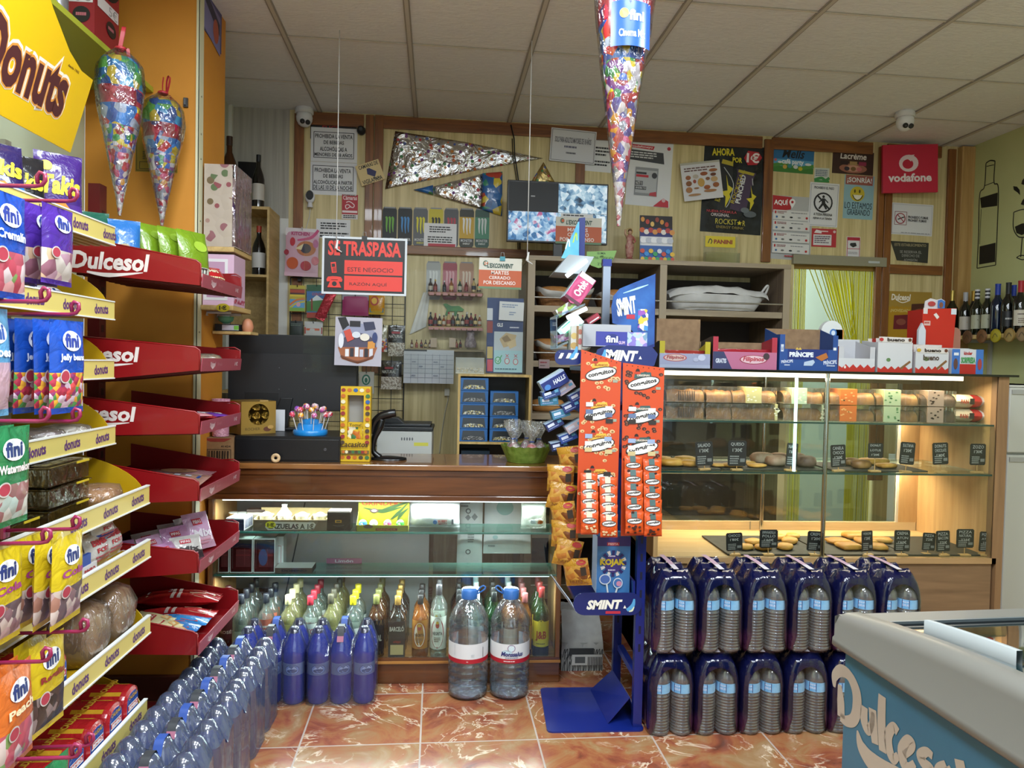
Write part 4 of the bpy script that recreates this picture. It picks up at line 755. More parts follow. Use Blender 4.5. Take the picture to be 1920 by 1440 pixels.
# white board and bags behind the counter glass
bd=tbox('white_board','large white board with a red scratch leaning behind the counter glass','board',505,804,930,1037,3.72,.02,mottle('c3c8ca','ced3d4',4,.5),[('S',[(712,1009),(760,1027)],1.6,'c04a50',1),('S',[(712,1009),(717,1008)],3,'c04a50',1),('S',[(757,1024),(762,1029)],3,'c04a50',1),('S',[(570,935),(532,1012),(530,1016)],2.4,'4a4e52',1)],0)[0]
bd.data.transform(TR(0,0,0))
p=onY(830,1000,3.62)
o,w,h=tbox('wooden_post','brown upright post behind the counter between the board and the white bags','post',809,852,935,1220,3.74,.05,wood('6a5c48','8a7a60','z',.7,.6),[],0)
wb2=mottle('d5dadb','e8ecec',9,.45,.5)
softbag('packaging_sack','white sack with grey recycling prints hanging behind the counter glass','bag',856,904,885,1062,3.495,.04,wb2,[('C',876,958,5,5,'6a6e70'),('C',876,958,3,3,'d8dcdc'),('P',[(876,964),(881,970),(876,976),(870,970)],'8f9496'),('P',[(888,962),(894,969),(888,976),(882,969)],'8f9496'),('N',862,940,880,952,2,'7a7e80'),('C',877,1035,5,5,'6a6e70'),('C',877,1035,3,3,'d8dcdc'),('N',876,1000,888,1018,4,'8a8e90')],None,11)
softbag('packaging_sack','white sack with faint green print hanging behind the counter glass','bag',906,996,885,1040,3.495,.045,wb2,[('C',945,952,16,14,'9fc4bf'),('C',928,1008,5,4,'a9c9c9'),('N',915,1022,930,1028,1,'9aa4a8')],None,14)
tbox('dark_crate','low dark blue crate on the floor behind the spirit rows','crate',560,800,1085,1128,4.12,.3,'2c3448',[],0)
tbox('picture_frame','small framed leaf print behind the end of the counter glass','picture',1000,1026,1004,1034,3.60,.02,'a7a9a6',[('R',1003,1007,1023,1031,'8f9a90'),('S',[(1008,1030),(1013,1014),(1018,1030)],3,'5a7a5e')],.38)if 0 else None
# ================================================================== ON THE COUNTER
CT=.957
# till monitor seen from behind
p=onY(550,820,3.44);Zd=onY(540,818,3.21).z
a,b=onY(428,700,3.505),onY(671,700,3.505);zt,zb=onY(550,628,3.505).z,onY(550,770,3.505).z;zm=onY(550,664,3.505).z;w=b.x-a.x
blk=plain('101012',.45);blk2=plain('18181a',.5)
mo=thing('till_monitor','large black till monitor seen from behind on the counter','monitor',((a.x+b.x)/2,3.505,Zd+.001));z0=Zd+.001
mb=MB();mb.box(-w/2,.0,zb-z0,w/2,.03,zt-z0,blk);mb.build('shell',mo,bev=.004)
mb=MB();mb.box(-w/2+.006,-.022,zb-z0+.004,w/2-.004,-.0005,zm-z0,blk2)
for i in range(2):
 for j in range(2):mb.cyl((-.06+i*.12,-.024,.10+j*.1+zb-z0),(-.06+i*.12,-.021,.10+j*.1+zb-z0),.003,'606064',seg=8)
mb.box(-w*.36,-.0235,zb-z0+.02,-w*.1,-.0215,zb-z0+.085,'0a0a0b');mb.build('rear_cover',mo,bev=.003)
mb=MB();mb.prism([(-.05,0),(.03,0),(.055,zb-z0+.05),(.0,zb-z0+.05)],-.035,.005,blk,TR(-.05,-.03,0.012)@FRONT);mb.build('stand_neck',mo,bev=.004)
mb=MB();mb.box(-.08,-.05,0,.12,.02,.012,blk);mb.build('stand_base',mo,bev=.003)
o,w,h=tbox('cash_drawer','wide black cash drawer under the till monitor','drawer',440,637,818,868,3.21,.30,plain('0d0d0f',.4),[('R',443,862,634,863,'2a2a2c')],CT)
mb=MB();mb.box(-w/2+.004,-.006,.008,w/2-.004,-.0006,h-.012,plain('111113',.35));mb.cyl((w*.36,-.009,h*.5),(w*.36,-.006,h*.5),.008,'3a3a3e',seg=14);mb.build('drawer_front',o,bev=.002)
tbox('paper_slip','white paper slip standing behind the lollipop dome under the monitor','paper',505,534,768,796,3.43,.002,'c9c9cb',[],Zd+.0015)
# gold chocolate box with a window, corner towards the camera
c=onY(452,821,3.235);s=.155;h=onY(452,753,3.235).z-(Zd+.0005)
gb=thing('chocolate_box','gold chocolate box with a round window on the cash drawer','box',(c.x,3.235,Zd+.0005),.66)
gold=plain('9a7a3a',.32,.35);mb=MB();t=.002
mb.box(0,0,0,s,s,t,gold);mb.box(0,0,h-t,s,s,h,gold);mb.box(0,s-t,t,s,s,h-t,gold);mb.box(s-t,t,t,s,s-t,h-t,gold);mb.box(0,t,t,t,s-t,h-t,gold)
T=TR(s/2,0,h/2)@FRONT;R_=s*.30;seg=32;cy=h*.10
ring=[(R_*math.cos(2*PI*k/seg),cy+R_*math.sin(2*PI*k/seg))for k in range(seg)]
def sqp(k):
 an=2*PI*k/seg;cc,ss=math.cos(an),math.sin(an);q=min((s/2)/max(abs(cc),1e-6),((h/2-cy)if ss>0 else(h/2+cy))/max(abs(ss),1e-6));return(q*cc,cy+q*ss)
outer=[sqp(k)for k in range(seg)]
mb.add([(x,y,0)for x,y in ring]+[(x,y,0)for x,y in outer],[(k,seg+k,seg+(k+1)%seg,(k+1)%seg)for k in range(seg)],gold,False,T)
for px_,py_ in((-s/2,-h/2),(s/2,-h/2),(-s/2,h/2),(s/2,h/2)):
 k=min(range(seg),key=lambda k:math.hypot(outer[k][0]-px_,outer[k][1]-py_));k1=k+1 if(outer[(k+1)%seg][0]-px_)**2+(outer[(k+1)%seg][1]-py_)**2<(outer[k-1][0]-px_)**2+(outer[k-1][1]-py_)**2 else k-1
 mb.poly([outer[k],outer[k1%seg],(px_,py_)],gold,T)
face(mb,(452,753,504,822),s,h,[('T','ROCHER',458,808,480,814,'4f3a18',B(0)),('C',491,812,6,5,'5a3020'),('C',496,808,4.5,4,'b08a4a'),('R',479,751,492,753.5,'a5854a')],T)
for k in range(3):mb.tube([(-.0012,.05+.018*k,.03),(-.0012,.045+.018*k,.05),(-.0012,.055+.018*k,.075),(-.0012,.065+.018*k,.05),(-.0012,.06+.018*k,.03)],.0012,'6a4a1c',5)
mb.build('carton',gb)
k=0
for j in range(3):
 for i in range(3):
  mb=MB();mb.lathe([(0,-.018),(.010,-.016),(.0175,-.007),(.0185,0),(.0175,.007),(.010,.016),(0,.018)],foil('c9a048',60,.25,None,1.0),14);o=mb.build('wrapped_chocolate');tag(o,'gold wrapped chocolate in the window of the gold box, '+['bottom','middle','top'][j]+' layer, '+['first','second','third'][i]+' along','chocolate','chocolates in the gold box')
  q=Vector((.035+.042*i,.03,.04+.038*j));place(o,Vector((c.x,3.235,Zd))+RZ(.66)@q)
  # lollipop dome
p=onY(582,815,3.30);ld=thing('lollipop_stand','blue tiered lollipop dome on the cash drawer','lollipop stand',(p.x,3.30,Zd+.0005))
blu=plain('1f7fc6',.3,0,.3);mb=MB();mb.lathe([(.072,0),(.074,.006),(.074,.018),(.070,.022),(.058,.024),(.054,.046),(.050,.049),(.040,.051),(.034,.066),(.0,.072)],blu,32);mb.build('dome',ld)
LC=['c23a4a','d97a3a','b04a9a','c9a0b0','8a4ab0','d0405a','e0a03a','c46a9a']
names=['red','orange','magenta','pale pink','purple','crimson','amber','rose']
first=None;k=0
for ring_,(n,r0,z0,tilt,L)in enumerate(((9,.062,.02,.30,.060),(7,.044,.045,.22,.056),(4,.020,.062,.10,.050))):
 for i in range(n):
  an=2*PI*(i+.3*ring_)/n+.2;d=Vector((math.cos(an)*math.sin(tilt),math.sin(an)*math.sin(tilt),math.cos(tilt)));q=Vector((p.x+r0*math.cos(an),3.30+r0*math.sin(an),Zd+z0+.002))
  ci=k%8;mb=MB();mb.cyl((0,0,0),(0,0,L),.0016,'e0dcd8',seg=6);st=mb.build('lollipop')
  where_=['outer ring','middle ring','top'][ring_];side_=['facing the shop','facing the till'][int(math.sin(an)>0)]
  tag(st,f'{names[ci]} wrapped lollipop in the {where_} of the blue dome, {["first","second","third","fourth","fifth","sixth","seventh","eighth","ninth"][i]} round','lollipop','lollipops on the blue dome')
  st.location=q;st.rotation_euler=d.to_track_quat('Z','Y').to_euler()
  mb=MB();mb.lathe([(0,-.013),(.008,-.011),(.0135,0),(.009,.011),(0,.014)],speckle(f'{LC[ci]},{LC[ci]},e3d0d0,{LC[(ci+3)%8]}',120,.2),12,T=TR(0,0,L+.010));mb.build('sweet',st);k+=1
  # yellow sweet dispenser
a,b=onY(637,868,3.235),onY(693,868,3.235);w=b.x-a.x;h=onY(665,725,3.235).z-CT
lc=thing('sweet_dispenser','tall yellow sweets dispenser with an open window on the counter','dispenser',((a.x+b.x)/2,3.235,CT+.0005));yel=plain('c9a51a',.4)
mb=MB();T=TR(0,0,h/2)@FRONT;y0_,y1_,xi=h*.30,h*.885,w*.27
for q in((-w/2,0,w/2,y0_),(-w/2,y1_,w/2,h),(-w/2,y0_,-xi,y1_),(xi,y0_,w/2,y1_)):mb.box(q[0],0,q[1],q[2],.055,q[3],yel)
mb.box(-xi,.052,y0_,xi,.055,y1_,'8a8a88')
R=random.Random(3);cs=['3a6a3a','8a2a2a','2a5a9a','d8d0b0','b8641c','4a3a2a']
items=[]
for i in range(5):
 for y in(732,860):items.append(('C',642+i*11.5,y,4.2,3.6,R.choice(cs)))
for i in range(9):
 for x in(642,688):items.append(('C',x,743+i*11,4.2,3.8,R.choice(cs)))
items+=[('T','Lacasitos',639,829,690,840,'3a2410',dict(bold=1,shear=.2)),('R',640,846,692,853,'6a5a2a')]+[('C',644+6*i,849,2.8,3,R.choice(cs))for i in range(8)]
face(mb,(637,725,693,868),w,h,items,T);mb.build('case',lc)
mb=MB();mb.box(-xi+.001,.01,y0_+.001,xi-.001,.05,y0_+h*.16,speckle('c9a51a,8a2a2a,3a6a3a,d8d0b0,c9a51a,b8641c',60,.3));mb.txt('Toma!',0,y0_+h*.19,xi*1.5,h*.035,'3a2a10',FRONT);mb.box(-xi+.001,.012,y0_+h*.161,xi-.001,.045,y0_+h*.22,yel);mb.build('sweet_tubes',lc)
# barcode scanner on its curved stand
p=onY(715,862,3.33);sc_=thing('barcode_scanner','black barcode scanner on a curved stand beside the yellow dispenser','scanner',(p.x,3.33,CT+.0005));bk=plain('0e0e10',.25)
mb=MB();mb.lathe([(.07,0),(.068,.008),(.03,.014),(.0,.016)],bk,24,T=TR(.03,0,0),sx=1.2,sy=.8);mb.build('foot',sc_)
P_=lambda x,y:(onY(x,y,3.33).x-p.x,0,onY(x,y,3.33).z-CT-.0005)
mb=MB();mb.tube(spline([P_(712,858),P_(700,845),P_(702,822),P_(712,800),P_(716,786)],6),[.016,.011,.014,.018,.016],bk,10);mb.build('stand',sc_)
mb=MB();mb.tube(spline([P_(697,812),P_(702,792),P_(714,781),P_(730,776),P_(742,774)],6),[.012,.016,.019,.02,.017],bk,12);mb.build('reader_head',sc_)
p=onY(517,871,3.175);mb=MB();n=28
mb.grid(n,10,lambda u,v:((.013+.007*math.cos(2*PI*v))*math.cos(2*PI*u),(.013+.007*math.cos(2*PI*v))*math.sin(2*PI*u),.006*math.sin(2*PI*v)),wood('a88a62','c9ac82','x',2,.5),T=FRONT)
o=mb.build('wooden_ring');tag(o,'small pale wooden ring standing on the counter edge','ring');place(o,(p.x,3.172,CT+.0205),0,-.12)
# green basket of small bags
p=onY(986,862,3.32);bw=thing('basket','green scalloped basket of gift bags on the counter','basket',(p.x,3.32,CT));n=40
gm=mottle('5f7a2a','86a04a',30,.45,.3)
def bk_(R0,R1,h0,h1):
 return lambda u,v:((R0+(R1-R0)*v)*(1+.03*v*math.cos(20*2*PI*u))*math.cos(2*PI*u),(R0+(R1-R0)*v)*(1+.03*v*math.cos(20*2*PI*u))*math.sin(2*PI*u),h0+(h1-h0)*v+.003*v*math.cos(20*2*PI*u))
mb=MB();mb.grid(80,6,bk_(.085,.115,0,.074),gm);mb.grid(80,4,bk_(.08,.110,.004,.072),gm);mb.lathe([(.085,0),(.08,.004),(0,.004)],gm,40,caps=False);mb.build('bowl',bw)
film=clear('f4f8fa',.12,.06,.9,55,('e8eef2',.10))
for k,(x,y,z,h,rz,ry,cc)in enumerate(((-.055,-.03,.02,.17,.3,-.08,'c98a8a,d8c0b0,b86a6a,e0d0c8'),(.018,-.055,.018,.15,1.2,.14,'d8a0a8,c97a7a,e6d8d0'),(.064,.012,.02,.16,2.2,.08,'d8c8c0,c98a8a,b89a9a'),(0.005,.05,.02,.16,.8,.02,'c98a9a,d8c8c0'),(-.062,.042,.02,.13,2.8,-.12,'c9b0a8,c07a7a'))):
 o=thing('gift_bag',['clear gift bag with tall gathered top at the front of the green basket','clear gift bag leaning outwards at the front of the green basket','clear gift bag tied with blue on the far side of the green basket','clear gift bag at the back of the green basket','short clear gift bag leaning over the rim of the green basket'][k],'bag',(p.x+x,3.32+y,CT+z),rz,'gift bags in the green basket',0,ry)
 mb=MB();mb.lathe([(.01,0),(.027,.01),(.031,.03),(.025,.052),(.012,.068)],speckle(cc,70,.35),14);mb.build('sweets',o)
 mb=MB();mb.grid(22,10,lambda u,v:((lambda r,a,z:(r*math.cos(a)*(1+.12*v*math.sin(7*a)),r*math.sin(a)*(1+.12*v*math.sin(5*a)),z))(interp([.008,.029,.033,.028,.010,.008,.022,.03,.034,.036],v),2*PI*u,h*v)),film,closed_u=True);mb.build('film',o)
 mb=MB();mb.tube([(.0105*math.cos(a),.0105*math.sin(a),h*.5)for a in(0,1.05,2.1,3.14,4.2,5.2)],.0022,'2a4aa0',6,True);mb.build('tie',o)
 # ================================================================== BEHIND THE COUNTER
def W3(x,y,D):c=onR(x,y,D);return room(c.x,c.y,c.z)
# clear screen hung on two white strings
SY=3.42
A_,B_=onY(571,446,SY),onY(988,478,SY);zb=onY(700,700,SY).z
scn=thing('clear_screen','clear acrylic screen hung over the counter on two white strings','screen',(0,SY,0))
mb=MB();vs=[(A_.x,0,zb),(B_.x,0,zb),(B_.x,0,B_.z),(A_.x,0,A_.z)];mb.add(vs+[(x,.003,z)for x,y,z in vs],[(0,1,2,3),(7,6,5,4),(0,4,5,1),(1,5,6,2),(2,6,7,3),(3,7,4,0)],clear('fafcfb',.006,.02,fres=.06));mb.build('acrylic_sheet',scn)
for x,y in((632,455),(988,478)):
 q=onY(x,y,SY);t=onY(x,0,SY);mb=MB();mb.tube([(q.x,-.018,q.z),(q.x,-.016,CEIL_Z-.009)],.0022,'d8d8d8',6);mb.build('string',scn)
 mb=MB();mb.cyl((q.x,-.020,q.z-.03),(q.x+.006,-.020,q.z+.01),.007,'e2e2e2',.004);mb.cyl((q.x,-.020,q.z-.03),(q.x+.025,-.022,q.z-.045),.004,'cfcfcf',.002);mb.build('hook',scn)
def clip(name,label,x,y,c):
 q=onY(x,y,SY);mb=MB();mb.box(-.012,-.012,-.014,.012,.014,.006,c);mb.tube([(-.008,-.010,.006),(-.006,-.012,.024),(.006,-.012,.024),(.008,-.010,.006)],.0013,'9a9a9e',6);o=mb.build(name);tag(o,label,'clip');place(o,(q.x,SY,q.z))
YS=('Y',SY-.006)
sheet('board_sign','black SE TRASPASA board with red boxes hung on the clear screen','sign',(604,445,763,553),('Y',SY-.010),'c6ccd2',[('R',608,449,759,549,'1b191b'),('T','SE TRASPASA',615,453,752,481,'d8392f',B(2)),('R',646,489,755,515,'d8392f'),('R',646,518,755,545,'d8392f'),('T','ESTE NEGOCIO',652,502,738,510,'2a1a1c',B(0)),('T','RAZÓN AQUÍ',656,529,726,537,'2a1a1c',B(0)),('P',[(620,494),(630,493),(632,513),(623,514)],'d8392f'),('P',[(622,497),(628,496),(629,502),(623,503)],'1b191b'),('P',[(624,504),(630,503),(631,511),(625,512)],'9a2620'),('P',[(613,526),(616,521),(624,520),(632,520),(640,521),(643,526),(642,530),(635,530),(634,526),(622,526),(621,530),(614,530)],'d8392f'),('P',[(621,527),(635,527),(641,541),(615,541)],'d8392f'),('C',628,534,4.5,4.5,'1b191b')],thick=.004,rot=.004)
clip('binder_clip','black binder clip holding the SE TRASPASA board',684,446,'1c1c1e')
ex=[('R',898,484,978,507,'c9c6ba'),('R',898,507,978,538,'b5542a'),('R',898,538,978,542,'5a7a5a'),('C',910,495,5,5.5,'4a6a5a'),('C',911,495,3.4,3.6,'c9c6ba'),('T','24',907,492,915,498,'c05a2a'),('T',"L'EXCONVENT",913,494,962,503,'2c4a40',dict(bold=2,shear=.2)),('T','MARTES',921,508,954,515,'e6d8d0'),('T','CERRADO',917,518,957,524,'e6d8d0'),('T','POR DESCANSO',907,527,967,534,'e6d8d0')]
sheet('paper_sign','orange and white closed on Tuesdays sign clipped to the clear screen','sign',(898,484,978,542),YS,'c9c6ba',ex,rot=.01)
clip('binder_clip','small blue clip holding the orange closed on Tuesdays sign',942,484,'3a8a9a')
sheet('photo_print','photo print of a filled gift hamper taped to the clear screen','photo',(628,595,716,686),YS,'a9a6b2',[('P',[(632,597),(647,595),(668,640),(655,650)],'17161a'),('C',672,640,36,34,'8a8ea6'),('C',672,650,34,26,'4a4458'),('P',[(634,652),(708,650),(700,672),(672,682),(642,674)],'9a5a38'),('R',655,602,675,613,'1c1a20'),('P',[(680,604),(700,602),(704,616),(684,620)],'2c2f4a')]+[('R',648+9*i,655-(i%3)*2,655+9*i,669,['d8d8dc','2a2a34','d8d8dc','b8b8c6','26242c','c9c9d2'][i])for i in range(6)]+[('P',[(644,622),(656,617),(664,636),(652,642)],'c0483a'),('P',[(690,640),(704,638),(703,652),(690,654)],'c98a3a'),('C',668,628,8,6,'c9cfd8'),('C',684,632,9,7,'d8d2c6'),('C',640,640,5,14,'d6d8e0'),('C',703,632,5,10,'2c3a6a'),('S',[(640,668),(672,678),(702,666)],3,'6a3a24')],rot=.015)
# black wire grid with hanging packs
GR=YB-.05;g0=onR(545,520,GR);g1=onR(755,836,GR);gw,gh=g1.x-g0.x,g0.z-g1.z
gp=tag(MB().build('dummy'),'x y z w','x');bpy.data.objects.remove(gp)
mb=MB();n=9;m_=14
for i in range(n+1):x=gw*i/n;mb.cyl((x,0,0),(x,0,gh),.0022 if 0<i<n else .004,'17171a',seg=6)
for j in range(m_+1):z=gh*j/m_;mb.cyl((0,-.003,z),(gw,-.003,z),.0022 if 0<j<m_ else .004,'17171a',seg=6)
for x in(.05,gw-.05):mb.box(x-.01,0,gh-.02,x+.01,.047,gh,'17171a')
o=mb.build('wire_lattice');o.name='wire_grid';tag(o,'black wire grid of hanging packs behind the till monitor','wire grid');place(o,room(g0.x,GR,g1.z),DEL)
HG=GR-.020
def hang(name,label,cat,rect,base,items,d=0,rot=0,D=None,hookc='17171a',bands=None,seed=1,group=None):
 """a pack hanging from a short hook at its top edge"""
 D=D or HG;x0,y0,x1,y1=rect;c=onR((x0+x1)/2,y0,D);w=onR(x1,y0,D).x-onR(x0,y0,D).x;h=onR(c.x and(x0+x1)/2,y0,D).z-onR((x0+x1)/2,y1,D).z
 mb=MB()
 if d:S=bag(mb,w,h,d,bands or[(1,base)],seed,TR(0,0,-h));Art(rect,w,h).draw(items,TR(0,0,-h),.0005,.0003,lambda x,y,d_=0:bagface(S)(x,y+h/2,d_),mb)
 else:mb.box(-w/2,0,-h,w/2,.004,0,base);face(mb,rect,w,h,items,TR(0,0,-h/2)@FRONT)
 o=mb.build(name);tag(o,label,cat,group);place(o,room(c.x,D-d/2,c.z),DEL,0,rot)
 mb=MB();mb.tube([(0,(GR-D)+d/2,-.006),(0,-.010-d/2,-.008),(0,-.014-d/2,.004)],.0022,hookc,6);mb.build('hook',o);return o
HGP='packs on the black wire grid'
hang('toy_pack','pink KITCHEN toy pack hanging at the top of the wire grid','toy',(537,429,600,519),'c9a0b0',[('R',537,429,600,443,'d8cfd2'),('T','KITCHEN',548,436,582,443,'b03a6a',B(2)),('S',[(560,452),(585,446),(598,431)],[3,6,5],'c04a78'),('C',551,455,5,8,'b8303c'),('C',577,467,18,14,'b0663a'),('C',576,467,10,9,'2c2438'),('P',[(556,468),(572,458),(568,470)],'d8c89a'),('C',552,495,11,11,'c0562c'),('C',577,499,10,9,'a8243a'),('C',594,489,7,8,'c9707a'),('R',537,512,600,519,'d0a8b8'),('C',594,457,5,8,'b05a8a'),('C',540,475,5,5,'a03a4a')],d=.025,D=HG-.012,hookc='c9c9cc',rot=.02)
hang('pencil_pack','yellow coloured pencil pack with a rainbow on the wire grid','pencil pack',(543,535,573,584),'b9a83a',[('R',544,542,572,552,'4a2a30'),('R',544,543,572,549,'a8442c'),('R',544,553,572,556,'d8c040'),('R',544,561,572,582,'5a9ac8'),('S',[(544,572),(556,563),(572,560)],4,'c9763a'),('S',[(544,578),(556,569),(572,565)],3,'c9b83a'),('R',544,577,572,583,'7aa84a'),('C',560,571,4,4,'d0a0b0')],hookc='17171a')
hang('pencil_pack','blue pencil pack with a snowy mountain on the wire grid','pencil pack',(575,534,613,596),'2f6aa8',[('R',575,534,613,546,'22583a'),('P',[(578,566),(594,553),(612,566)],'d8dce2'),('P',[(575,565),(613,562),(613,584),(575,584)],'3f7a3a'),('T','COLORS',585,549,608,554,'c04a3a'),('R',583,560,586,582,'8a2c24'),('R',575,586,613,596,'a83a24'),('T','12',601,588,609,594,'d8d8d0')],rot=-.02)
hang('small_pack','dark green pack low on the wire grid beside the monitor','pack',(543,602,569,640),'26302c',[('N',546,606,566,612,2,'5a6a60')],d=.015)
hang('small_pack','red and white pack low on the wire grid beside the monitor','pack',(571,603,606,640),'c9c6c6',[('R',572,614,605,626,'b03028'),('R',575,616,600,620,'d86a4a')],d=.015)
hang('foil_pouch','shiny red pouch hanging askew under the SE TRASPASA board','pouch',(615,545,634,605),foil('b02436',14,.3,None,.5,.4),[],d=.02,rot=.42,seed=5,D=HG-.03)
hang('small_pack','pink pack behind the photo print on the wire grid','pack',(642,553,692,592),'9a2a62',[('R',642,553,692,563,'8a8490')],d=.02)
hang('snack_bag','yellow snack bag with a red ring on the wire grid','snack bag',(692,552,722,590),pack('c98a1e'),[('C',703,565,8,9,'a83020'),('C',703,565,5,6,'d8a830'),('R',694,578,720,586,'4a7a8a')],d=.03,bands=[(.2,pack('c9a030')),(1,pack('c98a1e'))])
seed_=[('T','NATURAL',730,628,756,634,'c9c6c0'),('R',735,622,751,626,'9a2a34')]
sb=[(.42,speckle('cfc6b8,a89a88,d8d2c6,8a7c6c',160,.4)),(1,pack('2a2422'))]
for k,(r_,lb)in enumerate((((728,610,760,668),'upper dark sunflower seed bag on the wire grid'),((715,676,754,730),'lower dark sunflower seed bag on the wire grid'))):
 sx=r_[0]-728;sy=r_[1]-610;hang('seed_bag',lb,'snack bag',r_,None,[(t,a,b_+sx,c_+sy,d_+sx,e_+sy,f_)if t=='T' else(t,a+sx,b_+sy,c_+sx,d_+sy,e_)for t,a,b_,c_,d_,e_,f_ in[q+(None,)if len(q)==6 else q for q in seed_]],d=.025,bands=sb,seed=k+3)
hang('small_pack','white card pack with a green oval emblem on the wire grid','pack',(673,697,702,738),'b9b7ae',[('C',687,712,8,10,'2c6a58'),('C',687,712,5,7,'c9d0c6'),('C',687,713,3,5,'2c6a58')],d=.012)
hang('candy_bag','small clear bag of sweets beside the photo print','candy bag',(713,610,727,660),clear('e8ecec',.12,.1,.5,40,('d8d0b0',.4)),[],d=.02,bands=[(.5,speckle('c98a3a,d8d0c0,5a6aa0,c04a3a',90,.3)),(1,clear('e8ecec',.12,.1,.5,40,('d8d0b0',.4)))])
# small wall shelves with miniature bottles
def mini(label,px,ytop,ybot,D,body,cap,k):
 p=onR(px,ybot,D);h=onR(px,ytop,D).z-p.z;r=h*.17
 mb=MB();mb.lathe([(r,0),(r,h*.55),(r*.4,h*.72),(r*.36,h*.85)],plain(body,.2,0,.4),10);mb.lathe([(r*.42,h*.85),(r*.42,h)],cap,8);mb.lathe([(r*1.02,h*.14),(r*1.02,h*.44)],['b9b0a0','8a3a34','2a2a30','c9b27a'][k%4],10,caps=False)
 o=mb.build('miniature_bottle');tag(o,label,'bottle','miniature bottles on the small wall shelves');place(o,room(p.x,D,p.z),DEL)
MS=YB-.075
def wshelf(label,x0,x1,y,m,th=.014):
 a,b=onR(x0,y,MS),onR(x1,y,MS);mb=MB();mb.box(0,-.055,-th,b.x-a.x,.07,0,m);o=mb.build('wall_shelf',bev=.002)
 tag(o,label,'shelf');place(o,room(a.x,MS,a.z-.0008),DEL);return o
def tags(o,n,w,z0=-.012):
 mb=MB()
 for k in range(n):x=w*(k+.5)/n;mb.box(x-.014,-.0575,z0-.008,x+.014,-.0555,z0+.008,'b9807c')
 mb.build('price_label',o)
s1=wshelf('upper small wall shelf of miniature bottles with pink price tags',803,905,548,wood('8a5a3a','a8744a','x',1,.5));tags(s1,8,onR(905,548,MS).x-onR(803,548,MS).x)
s2=wshelf('lower small wall shelf of miniature bottles with price tags',803,905,612,wood('a8844a','c9a868','x',1,.5));tags(s2,10,onR(905,612,MS).x-onR(803,612,MS).x)
s3=wshelf('small wall shelf above the paper calendar',764,907,653,wood('8a7a5a','a8946a','x',1,.5))
cols=['2c1c14','5a2a1c','1c1c20','8a4a1c','26402a','6a1c20','b9a06a','33241c'];adj=['near black','reddish brown','black','amber','dark green','dark red','pale straw','dark brown']
for k,px in enumerate((807,816,833,846,862,874,888,898)):mini(f'{adj[k]} miniature bottle on the upper small wall shelf',px,522+(k%3)*2,547.2,MS,cols[k],['1c1c1c','b9942a','c9c6c0'][k%3],k)
for k,px in enumerate((807,816,824,832,841,849,858,867,875,883,891,899)):mini(f'{adj[(k*3+2)%8]} miniature bottle on the lower small wall shelf, '+['one end','second','third','fourth','fifth','sixth','seventh','eighth','ninth','tenth','eleventh','far end'][k]+' along',px,585+(k%4)*2,611.2,MS,cols[(k*3+2)%8],['1c1c1c','9a2a24','c9c6c0'][k%3],k+1)
for k,px in enumerate((772,781,790,798,806,856,863)):mini(f'{adj[(k*2+1)%8]} miniature bottle on the shelf above the calendar, '+['first','second','third','fourth','fifth','sixth','last'][k]+' along',px,637,652.2,MS,cols[(k*2+1)%8],'3a1c14',k)
for k,px in enumerate((813,848)):
 p=onR(px,652,MS);mb=MB();mb.box(-.02,-.015,0,.02,.015,.058,['b9a48a','c9b49a'][k]);o=mb.build('small_carton',bev=.002);tag(o,['small tan carton beside the miniature bottles above the calendar','small beige carton in the middle of the shelf above the calendar'][k],'carton');place(o,room(p.x,MS,p.z+.001),DEL)
p=onR(882,652,MS);mb=MB();mb.lathe([(.034,0),(.038,.02),(.03,.05),(.02,.07),(.026,.085),(.022,.10),(.0,.11)],mottle('7a6a70','b9a8a8',60,.4),16);o=mb.build('figurine');tag(o,'small grey seated figurine on the shelf above the calendar','figurine');place(o,room(p.x,MS,p.z+.001),DEL)
p=onR(852,580,YB-.012);mb=MB();mb.prism([(-.07,.03),(-.05,.035),(-.02,.02),(.03,.022),(.06,.0),(.05,-.012),(.02,-.01),(.012,-.04),(.0,-.038),(.0,-.012),(-.03,-.012),(-.045,-.04),(-.056,-.036),(-.046,0)],0,.010,mottle('2f6a34','4a8a3a',30,.5),FRONT);o=mb.build('bull_cutout');tag(o,'green bull shaped wall decoration between the small shelves','decoration');place(o,room(p.x,YB-.002,p.z),DEL)
# cloth, calendar, papers
p0=onR(800,548,YB-.02);mb=MB();mb.grid(6,10,lambda u,v:(.10*(u-.5)*(.4+.6*v)-.05*v,-.012+.008*math.sin(9*u),-.26*v+.05*u*v),mottle('c9c8c2','dcdbd4',12,.8));mb.grid(6,10,lambda u,v:(.10*(.5-u)*(.4+.6*v)-.05*v,-.006+.008*math.sin(9*(1-u)),-.26*v+.05*(1-u)*v),'d0cfc8');o=mb.build('cloth');tag(o,'white cloth hanging beside the small wall shelves','cloth');place(o,room(p0.x,YB-.004,p0.z),DEL)
sheet('wall_calendar','white paper calendar grid hanging beside the wire grid','calendar',(757,656,851,719),('R',YB-.135),'c9ccd2',[('R',757,656,800,659,'26262a')]+[('S',[(758,666+8.5*j),(850,666+8.5*j)],.6,'8a90a0',1)for j in range(6)]+[('S',[(757+13.4*i,664),(757+13.4*i,718)],.6,'8a90a0',1)for i in range(1,7)]+[('N',759+13.4*i,668+8.5*j,768+13.4*i,673+8.5*j,1,'9aa0b0')for i in range(7)for j in range(5)if(i*j)%3==1],thick=.004)
fr=thing('poster_holder','tall clear blue tinted holder of leaflets and a parcel poster','holder',W3(948,630,4.02),DEL);c0=onR(948,630,4.02)
def loc2(x,y,D=4.02):q=onR(x,y,D);return q.x-c0.x,q.z-c0.z
